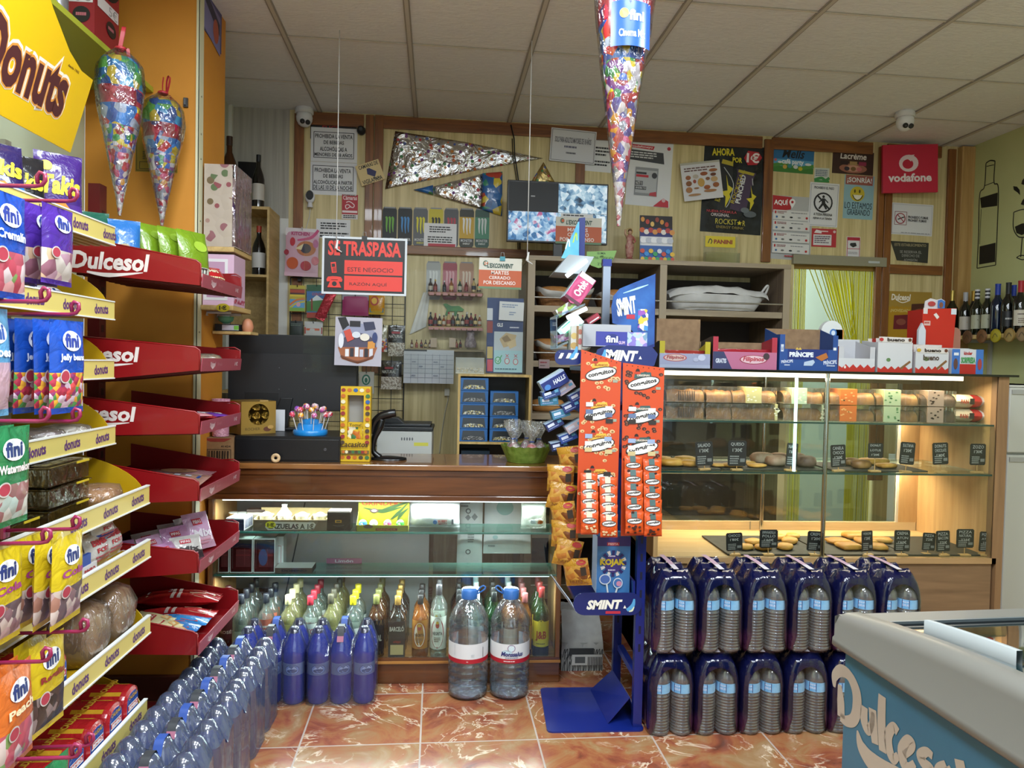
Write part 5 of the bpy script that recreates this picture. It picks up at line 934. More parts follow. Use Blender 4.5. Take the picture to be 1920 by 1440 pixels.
a,b=loc2(911,699),loc2(982,560);mb=MB();mb.box(a[0],0,a[1],b[0],.003,b[1],'24386a');mb.box(a[0],.003,a[1],b[0],.05,a[1]+.004,clear('cfe0f4',.05,.05));mb.build('back_sheet',fr)
mb=MB();rct=(926,602,980,698);w=loc2(980,650)[0]-loc2(926,650)[0];h=loc2(950,602)[1]-loc2(950,698)[1];cx,cz_=(loc2(980,650)[0]+loc2(926,650)[0])/2,(loc2(950,602)[1]+loc2(950,698)[1])/2
T=TR(cx,-.002,cz_)@FRONT;mb.box(-w/2,-h/2,-.001,w/2,h/2,0,'b4bcc4',T)
face(mb,rct,w,h,[('R',926,602,980,622,'233462'),('T','GLS',931,606,942,613,'d8d8dc',B(2)),('N',955,612,977,616,1,'c9ccd8'),('P',[(936,636),(948,624),(968,628),(962,646),(944,652)],'b9a27c'),('P',[(940,634),(950,628),(958,638),(946,642)],'8a7452'),('P',[(950,644),(966,634),(968,648),(956,654)],'c9b48c'),('R',926,657,980,698,'9fc4cf'),('C',934,676,6,7,'3f9a5a'),('C',934,676,4.4,5.4,'b4d0cf'),('S',[(931,675),(934,680),(941,666)],1.6,'3f9a5a',1),('C',951,677,5,6,'c0606a'),('C',951,677,3.6,4.6,'b4d0d4'),('C',967,678,5,6,'c0606a'),('C',967,678,3.6,4.6,'b4d0d4'),('S',[(948,664),(954,670)],1,'c0606a',1),('S',[(954,664),(948,670)],1,'c0606a',1),('S',[(964,664),(970,670)],1,'c0606a',1),('S',[(970,664),(964,670)],1,'c0606a',1),('N',929,690,976,694,1,'4a6a7a')],T);mb.build('parcel_poster',fr)
mb=MB();
for k in range(5):
 a,b=loc2(913,600+24*k),loc2(924,578+24*k);mb.box(a[0],-.003,a[1],b[0],-.0005,b[1],['c9ccd6','8a3a34','2c3a6a','b8a060','c04a5a'][k])
mb.build('leaflet_strip',fr)
sheet('paper_note','handwritten white note taped over the top of the blue poster holder','note',(936,566,982,601),('R',4.006),'d2d2d4',[('N',941,570,972,578,2,'7a8aa8'),('N',955,584,968,592,2,'7a8aa8')],rot=.03)
p=onR(880,700,YB-.22)
# pine cabinet with blue drawers standing on the rear bench
CBY=3.855
bn=thing('rear_bench','rear work bench behind the counter','bench',(-.55,3.80,0));mb=MB();mb.box(0,0,.76,.97,.29,.79,wood('8a6a44','a88458','x',.8));mb.build('bench_top',bn)
for x,y in((.03,.03),(.93,.03),(.03,.26),(.93,.26)):mb=MB();mb.box(x-.02,y-.02,0,x+.02,y+.02,.759,'6a5238');mb.build('leg',bn)
a,b=onY(857,830,CBY),onY(994,830,CBY);w=b.x-a.x;zt=onY(925,702,CBY).z;z0=.791
cb=thing('drawer_cabinet','pale pine cabinet holding blue small parts drawers','cabinet',(a.x,CBY,z0));h=zt-z0;pine=wood('a8884a','d0b070','z',.8,.5);zsh=onY(925,829,CBY).z-z0
mb=MB();t=.012
mb.box(0,0,0,t,.22,h,pine);mb.box(w-t,0,0,w,.22,h,pine);mb.box(t,0,h-t,w-t,.22,h,pine);mb.box(t,0,zsh-t,w-t,.22,zsh,pine);mb.box(t,.212,0,w-t,.22,h-t,'3a3630');mb.build('carcass',cb)
dw=onY(915,770,CBY).x-onY(862,770,CBY).x;blu2=plain('1f5fa0',.35);bits=speckle('8a8a7a,c9b86a,5a5a5a,c9c9c0,3a3a3a',160,.4);dark2=plain('2c3034',.2)
for cidx,(x0,n)in enumerate(((862,5),(919,4))):
 X0=onY(x0,770,CBY).x-a.x;dh=(onY(890,709,CBY).z-onY(890,829,CBY).z)/5
 for k in range(n):
  zz=zsh+.001+k*dh;dr=MB();dr.box(X0,.012,zz,X0+dw,.15,zz+dh-.002,blu2);o=dr.build('drawer',cb)
  mb=MB();mb.prism([(-dw*.42,0),(dw*.42,0),(dw*.38,dh*.74),(-dw*.38,dh*.74)],0,.002,dark2,TR(X0+dw/2,.012,zz+dh*.1)@FRONT);mb.build('window',o)
  mb=MB();mb.prism([(-dw*.38,.002),(dw*.38,.002),(dw*.3,dh*.26),(-dw*.1,dh*.34),(-dw*.34,dh*.22)],.002,.006,bits if(k+cidx)%3 else speckle('3a3a3a,5a5a5a,8a8a8a',160),TR(X0+dw/2,.012,zz+dh*.1)@FRONT);mb.build('small_parts',o)
mb=MB();X0=onY(865,840,CBY).x-a.x;mb.box(X0,.02,.001,X0+.15,.15,zsh-.05,plain('24303a',.25));mb.build('lower_tray',cb)
p=onY(881,699,CBY+.03);mb=MB();mb.box(-.075,0,0,.075,.09,.005,'c9c4b4');mb.box(-.07,.005,.006,.07,.085,.03,speckle('b9a04a,c9c0b0,8a7a4a',140));mb.box(-.075,0,.0055,.075,.09,.085,clear('e6e2d8',.06,.05,body=('cfc6b4',.15)));o=mb.build('plastic_box');tag(o,'clear plastic box of brass bits on the pine cabinet','box');place(o,(p.x,CBY+.03,zt+.001))
# printer
a,b=onY(706,830,3.82),onY(810,830,3.82);zt=onY(760,808,3.82).z;w=b.x-a.x
pr_=thing('printer','white printer with black top on the rear bench','printer',((a.x+b.x)/2,3.82,.791));h=zt-.791
mb=MB();mb.box(-w/2,0,0,w/2,.25,h,plain('b9bbb6',.45));face(mb,(706,810,810,852),w,h,[('R',776,820,803,823,'c9c44a')]+[('C',753+5*i,817,1.4,1.4,'5a5c60')for i in range(5)],TR(0,0,h/2)@FRONT);mb.build('case',pr_,bev=.006)
mb=MB();mb.box(-w/2-.004,-.008,h+.001,w/2+.004,.25,h+.02,plain('1a1c1e',.4));mb.box(-w/2+.01,.03,h+.02,w/2-.01,.24,h+.034,plain('24262a',.4));mb.prism([(-.12,0),(.0,0),(-.04,.03),(-.10,.035)],0,.1,plain('1a1c1e',.4),TR(.0,.14,h+.034)@FRONT);mb.build('lid',pr_,bev=.003)
# white plug cord on the wall
pts=[W3(x,y,YB-.012)for x,y in((838,735),(840,748),(835,770),(830,800),(826,830),(824,850))];mb=MB();mb.tube(spline(pts,5),.003,'c9c4b4');mb.box(-.015,-.018,-.022,.015,.012,.022,'d0ccc0',TR(*pts[0])@RZ(DEL));o=mb.build('plug_cord');tag(o,'white plug and cord against the panelled wall by the blue drawers','cord')
# ---- alcove shelves behind the pillar
AX=XL
pw=wood('a88a52','c9aa70','y',.8,.5)
def ashelf(label,px,py,Yr0,Yr1,depth,th=.02):
 """plank fixed to the alcove side wall"""
 z=onR(px,py,Yr0).z;mb=MB();mb.box(0,0,-th,depth,Yr1-Yr0,0,pw);o=mb.build('plank_shelf',bev=.002);tag(o,label,'shelf');place(o,room(AX+.001,Yr0,z),DEL);return o,z
 # open cupboard of spirits in the corner
cpx=onR(506,400,YB-.29).x;cw=cpx-AX-.03
cpb=thing('corner_cupboard','open pine corner cupboard of spirits in the alcove','cupboard',room(AX+.03,YB-.30,.9),DEL)
ztop=onR(490,402,YB-.15).z-.9;zs2=onR(490,520,YB-.15).z-.9
mb=MB();mb.box(cw-.012,0,0,cw,.27,ztop,pw);mb.box(0,.25,0,cw-.012,.27,ztop,pw);mb.box(0,0,ztop,cw,.27,ztop+.016,pw);mb.build('carcass',cpb)
mb=MB();mb.box(0,.0,zs2-.014,cw-.012,.25,zs2,pw);mb.build('shelf',cpb)
mb=MB();mb.box(0,.0,.30,cw-.012,.25,.314,pw);mb.build('shelf',cpb)
def abottle(label,x,Yr,z,h,r,body,cap,lab=None,txt_=None):
 o=thing('spirit_bottle',label,'bottle',room(x,Yr,z+.001),DEL,'bottles in the alcove')
 mb=MB();mb.lathe([(r,0),(r,h*.55),(r*.8,h*.65),(r*.36,h*.78),(r*.34,h*.88)],body,14);mb.build('glass',o);mb=MB();mb.lathe([(r*.38,h*.87),(r*.38,h)],cap,12);mb.build('cap',o)
 if lab:mb=MB();mb.lathe([(r*1.02,h*.16),(r*1.02,h*.46)],lab,14,caps=False);mb.build('label_band',o)
zc=.9+ztop+.016;z2=.9+zs2;dk=plain('14110f',.15,0,.5)
abottle('tall black bottle with white label on top of the corner cupboard',onR(484,380,YB-.2).x,YB-.2,zc,.31,.034,dk,'141416','b9b2a8')
abottle('brown bottle half hidden by the pillar on the corner cupboard',AX+.06,YB-.22,zc,.40,.045,plain('4a2a14',.2),'3a2010','1c1c20')
abottle('white patterned bottle with blue cap on the corner cupboard',onR(444,340,YB-.12).x,YB-.10,zc,.24,.04,mottle('b4bac4','d2d6da',30,.4),'2a3a7a')
mb=MB();mb.box(-.055,-.02,0,.055,.02,.30,plain('101012',.3));o=mb.build('gift_box',bev=.003);tag(o,'tall black bottle box on the corner cupboard','box');place(o,room(onR(462,340,YB-.1).x,YB-.06,zc+.001),DEL)
mb=MB();mb.lathe([(.03,0),(.03,.13),(.028,.135),(0,.135)],plain('1c1c20',.35),18);mb.lathe([(.0303,.08),(.0303,.095)],'9a8a5a',18,caps=False);o=mb.build('bottle_tube');tag(o,'short black tube tin on the corner cupboard','tin');place(o,room(onR(463,350,YB-.2).x,YB-.2,zc+.001),DEL)
abottle('dark bottle with white label and red cap in the corner cupboard',onR(485,500,YB-.2).x,YB-.2,z2,.285,.037,dk,'a83a24','c9c6c0')
abottle('rosé bottle on the low shelf of the corner cupboard',onR(483,610,YB-.2).x,YB-.2,1.215,.25,.034,plain('8a4a38',.2),'6a4a3a','b9bfc4')
# shelf planks on the pillar's side with gift bag, pink box, mug
PXs=px1+.005
def pshelf(label,zpx,Y0,Y1,depth,th=.02,bl=.17):
 z=onY(*zpx,Y0).z;o=thing('bracket_shelf',label,'shelf',(PXs,Y0,z));mb=MB();mb.box(0,0,-th,depth,Y1-Y0,0,pw);mb.build('plank',o,bev=.002)
 for y in(.06,Y1-Y0-.06):mb=MB();mb.tube([(.006,y,-bl),(.006,y,-.022-.004),(depth*.8,y,-.026)],.006,'b4aeb0',6);mb.build('bracket',o)
 return z
zA=pshelf('upper bracket shelf on the pillar side holding the floral gift bag',(400,462),3.10,3.36,.13,.02,.045)
zB=pshelf('lower bracket shelf on the pillar side with a yellow 1€ tag',(400,572),3.10,3.36,.13,.02,.04)
q=onY(418,577,3.098);mb=MB();mb.disc(0,0,.027,.017,'b9a51e',FRONT,0);mb.prism([(.027*math.cos(k*PI/12),.017*math.sin(k*PI/12))for k in range(24)],-.002,-.0002,'b9a51e',FRONT);mb.txt('1€',0,0,.03,.018,'1c1c10',FRONT,.0006,2);o=mb.build('price_tag_or_reflection');tag(o,'oval yellow 1€ price tag on the lower bracket shelf edge','tag');place(o,(q.x,3.097,zB-.010))
fl=speckle('8a4a50,9a7a70,6a5a40,8a5a60,5a6a48',22,.35,'b0a294',.75)
gbg=thing('gift_bag','floral paper gift bag with a clear side on the upper bracket shelf','gift bag',(PXs+.008,3.105,zA+.001));bw_,bd_=.125,.235;bh_=onY(395,308,3.11).z-zA
mb=MB();mb.box(0,0,0,bw_-.012,.003,bh_,fl);mb.box(0,.003,0,.003,bd_,bh_,fl);mb.box(0,bd_-.003,0,bw_,bd_,bh_,fl);mb.box(.003,.003,0,bw_,bd_-.003,.003,fl);mb.build('paper_sides',gbg)
mb=MB();mb.box(bw_-.012,0,.003,bw_,.002,bh_,clear('f0e8f0',.10,.08,.6,30));mb.box(bw_-.001,.002,.003,bw_,bd_-.003,bh_,clear('f4e6f2',.12,.08,.7,26));mb.build('clear_side',gbg)
for nm,lb,x,y,r,h,c in(('soft_toy','cream shell shaped soap inside the floral gift bag',.075,.05,.038,.21,mottle('b9ac98','dcd6c8',40,.5,.5)),('bath_bottle','purple bath bottle inside the floral gift bag',.07,.125,.032,.25,plain('7a55a8',.3)),('bath_bottle','pink bath bottle inside the floral gift bag',.075,.195,.03,.24,plain('c9728a',.3))):
 mb=MB();mb.lathe([(r*.8,0),(r,h*.12),(r,h*.45),(r*.8,h*.6),(r*.4,h*.8),(r*.2,h)],c,14);o=mb.build(nm);tag(o,lb,'bath gift');place(o,(PXs+.008+x,3.105+y,zA+.0045))
pb=plain('c9a6bc',.5)
tb=MB();hB=onY(440,478,3.2).z-zB;tb.box(0,0,0,.124,.16,min(hB,zA-zB-.03),pb);tb.box(.1242,.004,.01,.1248,.156,.03,speckle('a83a5a,c9a6bc,b8506a',60));tb.box(.004,-.001,.02,.10,-.0002,.19,'d2d0d2');tb.box(.016,-.0016,.032,.088,-.0009,.178,'b08aa4');o=tb.build('gift_carton',bev=.001);tag(o,'pink gift carton with a white framed front on the lower bracket shelf','carton');place(o,(PXs+.003,3.115,zB+.001))
zC=onY(440,622,3.3).z
o=MB();o.box(0,0,-.012,.16,.12,0,pw);o=o.build('plank_shelf');tag(o,'short low plank of trinkets beside the till monitor','shelf');place(o,(PXs,3.25,zC))
mb=MB();mb.lathe([(.012,0),(.03,.012),(.034,.03),(.031,.03),(.02,.008)],'6aa88a',18);o=mb.build('trinket_bowl');tag(o,'small sea green bowl on the low trinket plank','bowl');place(o,(PXs+.04,3.30,zC+.0345))
mb=MB();mb.box(-.05,-.03,0,.05,.03,.03,'1c1c22');mb.box(-.02,-.0308,.004,.05,-.0302,.026,'c9c2d0');mb.box(.03,-.0312,.006,.05,-.0308,.024,'7ac04a');o=mb.build('trinket_box');tag(o,'flat black and white trinket box under the sea green bowl','box');place(o,(PXs+.055,3.295,zC+.001))
mb=MB();mb.lathe([(.02,0),(.026,.02),(.02,.045),(.012,.055),(0,.058)],'b97a5a',14);o=mb.build('ornament');tag(o,'small terracotta ornament on the low trinket plank','ornament');place(o,(PXs+.13,3.31,zC+.001))
p=onY(409,740,3.14);mb=MB();mb.lathe([(.034,0),(.038,.20),(.036,.20),(.03,.004)],speckle('c98aa0,d8a0b4,c08098',150,.4),20);o=mb.build('paper_cup_stack');o.name='cup_tube';tag(o,'tall pink patterned tube against the pillar side','tube');hh=.2
place(o,(PXs+.039,3.246,onY(400,820,3.205).z+.002));o.scale=(1,1,.80)
o,w,h=tbox('carton','brown carton with a barcode beside the cash drawer','carton',372,438,820,868,3.205,.2,card,[('P',[(378,822),(434,822),(420,829),(394,829)],'8a3028'),('T','41424',414,836,432,840,'2a2018'),('B',388,844,433,868,1,'2a2018')]+[('R',391+5*i,847,393+5*i+(i%2),867,'2a2018')for i in range(8)],CT)
# notices fixed to the pillar
sheet('pillar_notice','yellow and black printed notice on the orange pillar behind the candy cones','notice',(254,206,333,323),('Y',3.0715),'8f7418',[('B',256,208,331,321,1,'2a2410'),('T','TIENDA VIGILADA',268,272,328,279,'1c1a10'),('N',268,284,328,300,5,'3a3418'),('B',262,304,328,318,1,'2a2410'),('R',307,311,321,317,'b9a868'),('T','ZONA',264,222,300,240,'1c1a10')])
L_=[onX(x,y,px1+.001)for x,y in((379,-30),(416,-40),(414,102),(379,50))];mb=MB();mb.prism([(p.y-L_[0].y,p.z-L_[0].z)for p in L_],0,.002,'4a4678',RIGHT);cx=sum(p.y-L_[0].y for p in L_)/4;zc_=L_[3].z-L_[0].z
mb.prism([(.02,zc_+.01),(L_[1].y-L_[0].y-.02,zc_-.03),(L_[1].y-L_[0].y-.02,zc_+.13),(.02,zc_+.16)],.002,.0024,'7a76a8',RIGHT);mb.poly([(.03,zc_+.12),(L_[1].y-L_[0].y-.03,zc_+.05),(L_[1].y-L_[0].y-.03,zc_+.10),(.03,zc_+.17)],'2a2844',RIGHT,.003);mb.disc(L_[1].y-L_[0].y-.08,zc_+.05,.035,.05,'a8503c',RIGHT,.0034)
o=mb.build('sign_board');tag(o,'purple sign with an orange disc high on the pillar side facing the counter','sign');place(o,L_[0])
p=onY(349,193,3.07);mb=MB();mb.box(-.008,-.012,-.018,.008,0,.018,'3a3c3e');mb.box(-.003,-.02,-.012,.003,-.012,.012,'5a5c60');o=mb.build('metal_latch');tag(o,'small dark metal latch screwed to the orange pillar','latch');place(o,(p.x,3.0725,p.z))
# ================================================================== LEFT SIDE: yellow and red shelving
GX,GYn,GYf=-1.42,1.12,2.40
ypl=plain('b8920f',.45);strip_=plain('cdbb6a',.4);whi=plain('d8d9d4',.35);prp=plain('5a3468',.5)
gon=thing('shelving_unit','yellow pastry shelving unit with donuts price strips along the aisle','shelving',(0,0,0))
mb=MB();mb.box(GX-.03,GYn,.05,GX,GYf,2.05,mottle('c9d2b2','d4dbc0',4,.6));mb.build('back_panel',gon)
for y in(GYn+.02,1.76,GYf-.03):mb=MB();mb.box(GX+.001,y,0,GX+.03,y+.03,2.05,'cfd2cc');mb.build('upright',gon)
SH=[(1.80,-1.08),(1.568,-1.08),(1.385,-1.08),(1.179,-1.075),(.991,-.97),(.819,-.966),(.576,-.964),(.306,-.972)]
zf=[]
for k,(z,xf)in enumerate(SH):
 zb=z-.040;zf.append(zb)
 mb=MB();mb.box(GX+.032,GYn,zb-.016,xf-.006,GYf,zb,ypl)
 if k==0:
  for j in range(10):mb.box(GX+.04+j*.03,GYn,zb-.022,GX+.055+j*.03,GYf,zb-.016,'a8935a')
 sh=mb.build('shelf',gon)
 mb=MB();mb.box(xf-.006,GYn,z-.056,xf,GYf,z-.004,strip_);mb.box(xf-.010,GYn,z-.004,xf+.002,GYf,z,whi);mb.box(xf-.006,GYn,z-.060,xf+.003,GYf,z-.056,whi)
 y=GYf-.085+(.05 if k in(0,)else 0)
 while y>GYn+.3:mb.txt('donuts',y,z-.030,.085,.030,prp,TR(xf,0,0)@RIGHT,.0006,2,rot=.05);y-=.175
 mb.build('price_strip',sh)
 if k in(1,2,3,4,6,7):
  d=xf-.012-(GX+.035);n=12;pl=[(0,0)]+[(d*math.sin(PI/2*(1-i/n)),.155*math.cos(PI/2*(1-i/n)))for i in range(n+1)]
  mb=MB();mb.prism(pl,0,.004,plain('a8860e',.35),TR(GX+.035,GYf-.003,zb+.0005)@FRONT);mb.build('side_disc',gon)
  # header sign, leaning out
Lh=2.37;poly=[(GYn-.1,0),(Lh,0),(Lh+.01,.235),(Lh-.06,.236),(Lh-.14,.262),(Lh-.26,.33),(Lh-.42,.44),(Lh-.62,.54),(GYn-.1,.56)]
tilt=math.atan2(.061,.227);TS=TR(-1.200,0,2.017)@RYm(tilt)@RIGHT
mb=MB();mb.prism(poly,-.006,0,plain('d8ae12',.4),TS)
def outlined(mb,t,cx,cy,w,h,T,cols,rot=0):
 _,_,(w0,h0)=tgeo(t,2,0,3)
 for i,(c,b)in enumerate(cols):
  _,_,(wb,hb)=tgeo(t,b,0,3);mb.txt(t,cx,cy,w*wb/w0,h*hb/h0,c,T,.0006+.0005*i,b,0,3,rot=rot)
outlined(mb,'Donuts',2.078,.150,.385,.155,TS,(('e4dccc',5.2),('d08a3a',3.6),('4a2020',2)),rot=.0)
mb.txt('desde 1962',2.27,.226,.06,.008,'5a3a10',TS,.0008);mb.build('header_sign',gon)
# magenta hooks
mag=plain('8a1f4a',.3,0,.3)
HOOKS={}
for k,(nx_,ny_,fx_,fy_)in enumerate(((85,350,145,378),(92,566,148,590),(92,790,150,790),(95,1018,150,992),(95,1240,165,1184),(150,1420,175,1398))):
 for nm,px,py,Y in(('near',nx_,ny_,1.50),('far',fx_,fy_,1.64)):
  q=onY(px,py,Y);HOOKS[(k,nm)]=q
  x0=-1.075 if k<4 and q.z>1.1 else-.962
  mb=MB();mb.tube([(x0,Y,q.z-.004),(q.x-.02,Y,q.z),(q.x-.006,Y,q.z+.003),(q.x,Y,q.z+.012),(q.x-.001,Y,q.z+.024),(q.x-.010,Y,q.z+.027),(q.x-.016,Y,q.z+.019),(q.x-.014,Y,q.z+.006)],.0042,mag,8);mb.box(x0-.002,Y-.012,q.z-.02,x0+.004,Y+.012,q.z+.012,mag);mb.build('hook',gon)
  # ---- bags of sweets on the hooks
def sweets(label,h_,idx,mats,w,h,brand,sub,bc,k,nth,dx,rotx=0,d=.028,win=.42,name='sweet_bag'):
 q=HOOKS[h_];mb=MB();S=bag(mb,w,h,d,[(.06,mats[1]),(win,mats[0]),(1,mats[1])],k*5+nth,TR(0,0,-h))
 fn=lambda x,y,d_=0:bagface(S)(x,y+h/2,d_)
 it=[('C',50,22,26,11,bc[0]),('T',brand,30,14,70,29,bc[1],dict(bold=2,shear=.1))]
 if sub:it+=[('T',sub,16,36,84,45,bc[2],B(2))]
 it+=[('C',26,60,12,7.5,'c9c0bc'),('C',26,60,10,6,'a83a4a')]
 Art((0,0,100,100),w,h).draw(it,TR(0,0,-h),.0008,.0004,fn,mb)
 o=mb.build(name);tag(o,label,'sweet bag','bags of sweets on the magenta hooks');place(o,(q.x-dx,q.y,q.z-.013),PI/2+rnd.uniform(-.08,.08),rnd.uniform(-.03,.03));return o
blb=pack('1c4aa8');pup=pack('4a2a8c');grb=pack('2a7a4a');yeb=pack('c9b020');lbb=pack('6aa8d0');orb=pack('c9682a');pkb=pack('c9a0b0')
c1=speckle('b84a5a,d8a0a0,c9b8b0,7a9a5a,d0c0c0,c05a6a',38,.3);c2=speckle('b08a9a,c9a88a,d8c0b8,8a5a6a,c9c0b8',34,.3);c3=speckle('a8344a,c94a4a,4a8a4a,d8a03a,c9b0c0,8a3a6a',75,.25);c4=speckle('b0c0b8,8a9a8a,a83a3a,c9c9c0,9a6a6a',36,.3);c5=speckle('8a6a70,b89a9a,a87a6a,c9b8b0,6a5a60',42,.3)
ORDH=['at the front of','second on','third on','fourth on']
for n in range(2):sweets(f'blue sweet bag with pink sweets {ORDH[n]} the top near hook',(0,'near'),0,(c1,blb),.135,.205,'fini','Cremalín',('e8e8ec','2a3a8a','dfe6f0'),1,n,.075+.032*n)
for n in range(3):sweets(f'purple sweet bag with peach sweets {ORDH[n]} the top far hook',(0,'far'),0,(c2,pup),.12,.165,'fini','',('dcdce4','2a3a8a',''),2,n,.04+.034*n)
for n in range(2):sweets(f'pale blue and pink marshmallow bag {ORDH[n]} the second near hook',(1,'near'),0,(pack('c9a8b4',.3,.3,14),lbb),.14,.215,'fini','nubes',('e4e8ee','3a5aa0','e8eef4'),3,n,.115+.04*n,win=.5,d=.04)
for n in range(4):sweets(f'blue jelly bean bag {ORDH[n]} the second far hook',(1,'far'),0,(c3,blb),.12,.198,'fini','Jelly beans',('e0e4ee','2a3a8a','dfe6f0'),4,n,.025+.034*n)
for n in range(2):sweets(f'green watermelon slice bag {ORDH[n]} the third near hook',(2,'near'),0,(c4,grb),.135,.195,'fini','Watermelon',('e0e4e4','2a3a6a','e8d8d8'),5,n,.075+.034*n)
for n in range(3):sweets(f'yellow cola sweet bag with blue top {ORDH[n]} the fourth far hook',(3,'far'),0,(c5,yeb),.125,.19,'fini','Cola',('e8e8e8','22306a','9a3a7a'),6,n,.025+.037*n)
for n in range(1):sweets(f'yellow cola sweet bag on the fourth near hook',(3,'near'),0,(c5,yeb),.125,.19,'fini','Cola',('e8e8e8','22306a','9a3a7a'),7,n,.09)
for n in range(2):sweets(f'orange peach sweet bag {ORDH[n]} the fifth near hook',(4,'near'),0,(c1,orb),.135,.195,'fini','Peach',('e8e8ec','22306a','e8d8b0'),8,n,.07+.034*n)
for n in range(2):sweets(f'yellow liquorice bag with dark sweets {ORDH[n]} the fifth far hook',(4,'far'),0,(speckle('2a2624,4a3a3a,8a7a7a,3a3030',40,.3),yeb),.125,.20,'fini','Regaliz',('e8e8e8','22306a','8a2a2a'),9,n,.085+.034*n)
sweets('green topped sweet bag on the lowest near hook',(5,'near'),0,(c4,grb),.13,.18,'fini','',('e8e8e8','22306a',''),10,0,.06)
# ---- crisp bags on the top shelf
def crisp(label,Y,X,c1_,c2_,txt_,w=.13,h=.20,rz=1.0,seed=1,z=None,tc='d8c62a',rx=-.12,name='crisp_bag',d=.055,group=None,art=None,ry=0):
 mb=MB();S=bag(mb,w,h,d,[(.30,c2_),(1,c1_)],seed);fn=lambda x,y,d_=0:bagface(S)(x,y+h/2,d_)
 it=art or[('T',txt_,10,32,90,58,tc,dict(bold=2.5,shear=.15)),('C',22,20,12,7,'c9a82a'),('P',[(20,70),(55,66),(80,82),(45,92)],'c4863a')]
 Art((0,0,100,100),w,h).draw(it,None,.0008,.0004,fn,mb)
 o=mb.build(name);tag(o,label,'snack bag',group);place(o,(X,Y,(zf[0]if z is None else z)+.001),rz,rx,ry);return o
pu=pack('3a1f6a');blk_=pack('17171c')
crisp('purple crisp bag standing at the end of the top yellow shelf',2.22,-1.155,pu,pack('4a2a80'),'Takis',.125,.215,.75,3,rx=-.05)
crisp('black crisp bag beside the end purple one on the top yellow shelf',2.05,-1.16,blk_,pack('2a3a1c'),'Takis',.12,.165,.9,4)
crisp('blue and dark purple crisp bag lying low on the top yellow shelf',1.92,-1.14,pack('22184a'),pack('2a6ab0'),'Takis',.13,.17,.9,5,rx=-.25)
crisp('purple crisp bag standing tall near the camera on the top yellow shelf',1.72,-1.15,pu,pack('4a2a80'),'Takis',.13,.225,.9,6,rx=-.05)
o=crisp('small blue pack lying at the end of the second yellow shelf',2.25,-1.17,pack('2a5ab8'),pack('4a80c8'),'fini',.13,.10,1.3,8,z=zf[1]+.01,tc='e0e4ee',rx=-1.0,name='sweet_bag')
# ---- pastries
def lump(name,label,cat,loc,sx,sy,sz,m,rz=0,group=None,film_=None,seed=1,sq=.35,rough=.012,parts=None):
 mb=MB();prof=[(.05,0),(.8,.02),(1,.25),(1,.62),(.85,.88),(.5,.99),(.0,1)]
 vs=[];n=24
 for r,z in prof:
  for k in range(n):
   t=2*PI*k/n;c,s=math.cos(t),math.sin(t);q=1/max(abs(c),abs(s));q=1+(q-1)*sq;j=1+rough*8*noise.noise((c*2+seed,s*2,z*3+seed))*(r>.1)
   vs.append((r*c*q*sx/2*j,r*s*q*sy/2*j,z*sz))
 mb.add(vs,[(i*n+k,i*n+(k+1)%n,(i+1)*n+(k+1)%n,(i+1)*n+k)for i in range(len(prof)-1)for k in range(n)],m,True)
 if film_:
  o=thing(name,label,cat,loc,rz,group);mb.build('filling' if name!='bread_loaf' else 'bread',o)
  f=MB();vs2=[Vector((v[0]*1.05,v[1]*1.05,v[2]*1.04+.0005*0))for v in vs]
  f.add(vs2,[(i*n+k,i*n+(k+1)%n,(i+1)*n+(k+1)%n,(i+1)*n+k)for i in range(len(prof)-1)for k in range(n)],film_,True)
  if parts:parts(f)
  f.build('wrapper',o);return o
 o=mb.build(name);tag(o,label,cat,group);place(o,loc,rz);return o
fwrap=clear('f2eee6',.10,.08,.8,45,('d8d0c4',.08));bun=mottle('8a5626','b98244',14,.6,.2);choc=mottle('2a1810','45281a',20,.5,.3)
for k,(Y,c)in enumerate(((1.78,choc),(1.95,choc),(2.12,mottle('2a1c20','8a8088',30,.5)),(2.27,mottle('1c1c22','c9c4c0',26,.4)))):
 lump('cake_pack',['dark cake pack near the camera on the fourth yellow shelf','dark cake pack in the middle of the fourth yellow shelf','dark marbled cake pack on the fourth yellow shelf','black and white cake pack at the end of the fourth yellow shelf'][k],'cake',(-1.16,Y,zf[3]+.001),.14,.13,.05,c,.1*k,'cake packs on the fourth yellow shelf',fwrap,k)
 # clear clamshells of dark muffins
def clam(label,loc,w=.20,d=.14,h=.054):
 o=thing('muffin_tray',label,'cake tray',loc,PI/2,'clear trays of dark muffins')
 mb=MB();mb.box(-w/2,-d/2,0,w/2,d/2,h*.85,clear('d8d4c4',.10,.06,.3,30,('8a7a4a',.06)));mb.box(-w/2-.006,-d/2-.006,h*.85,w/2+.006,d/2+.006,h*.93,clear('f0f0e4',.2,.05));mb.box(-w/2+.01,-d/2+.01,h*.93,w/2-.01,d/2-.01,h,clear('e8e4d8',.15,.06,.5,30));mb.build('clear_box',o,bev=.004)
 for i in range(3):
  mb=MB()
  for j in range(2):mb.lathe([(.022,.004),(.029,.026),(.03,.034),(.022,.043),(.0,.046)],choc,14,T=TR(-w/3+w/3*i,-d/4+d/2*j,0))
  mb.build('muffin_pair',o)
 mb=MB();mb.box(w*.1,-d/2-.0085,h*.84,w*.42,-d/2-.0065,h*.94,'b8a020');mb.build('label_band',o)
for k in range(3):clam('clear tray of dark muffins on the fifth yellow shelf, '+['bottom of the stack','middle of the stack','top of the stack'][k],(-1.09,2.02,zf[4]+.001+k*.0550))
clam('clear tray of dark muffins beside the stack near the camera',(-1.09,1.78,zf[4]+.001))
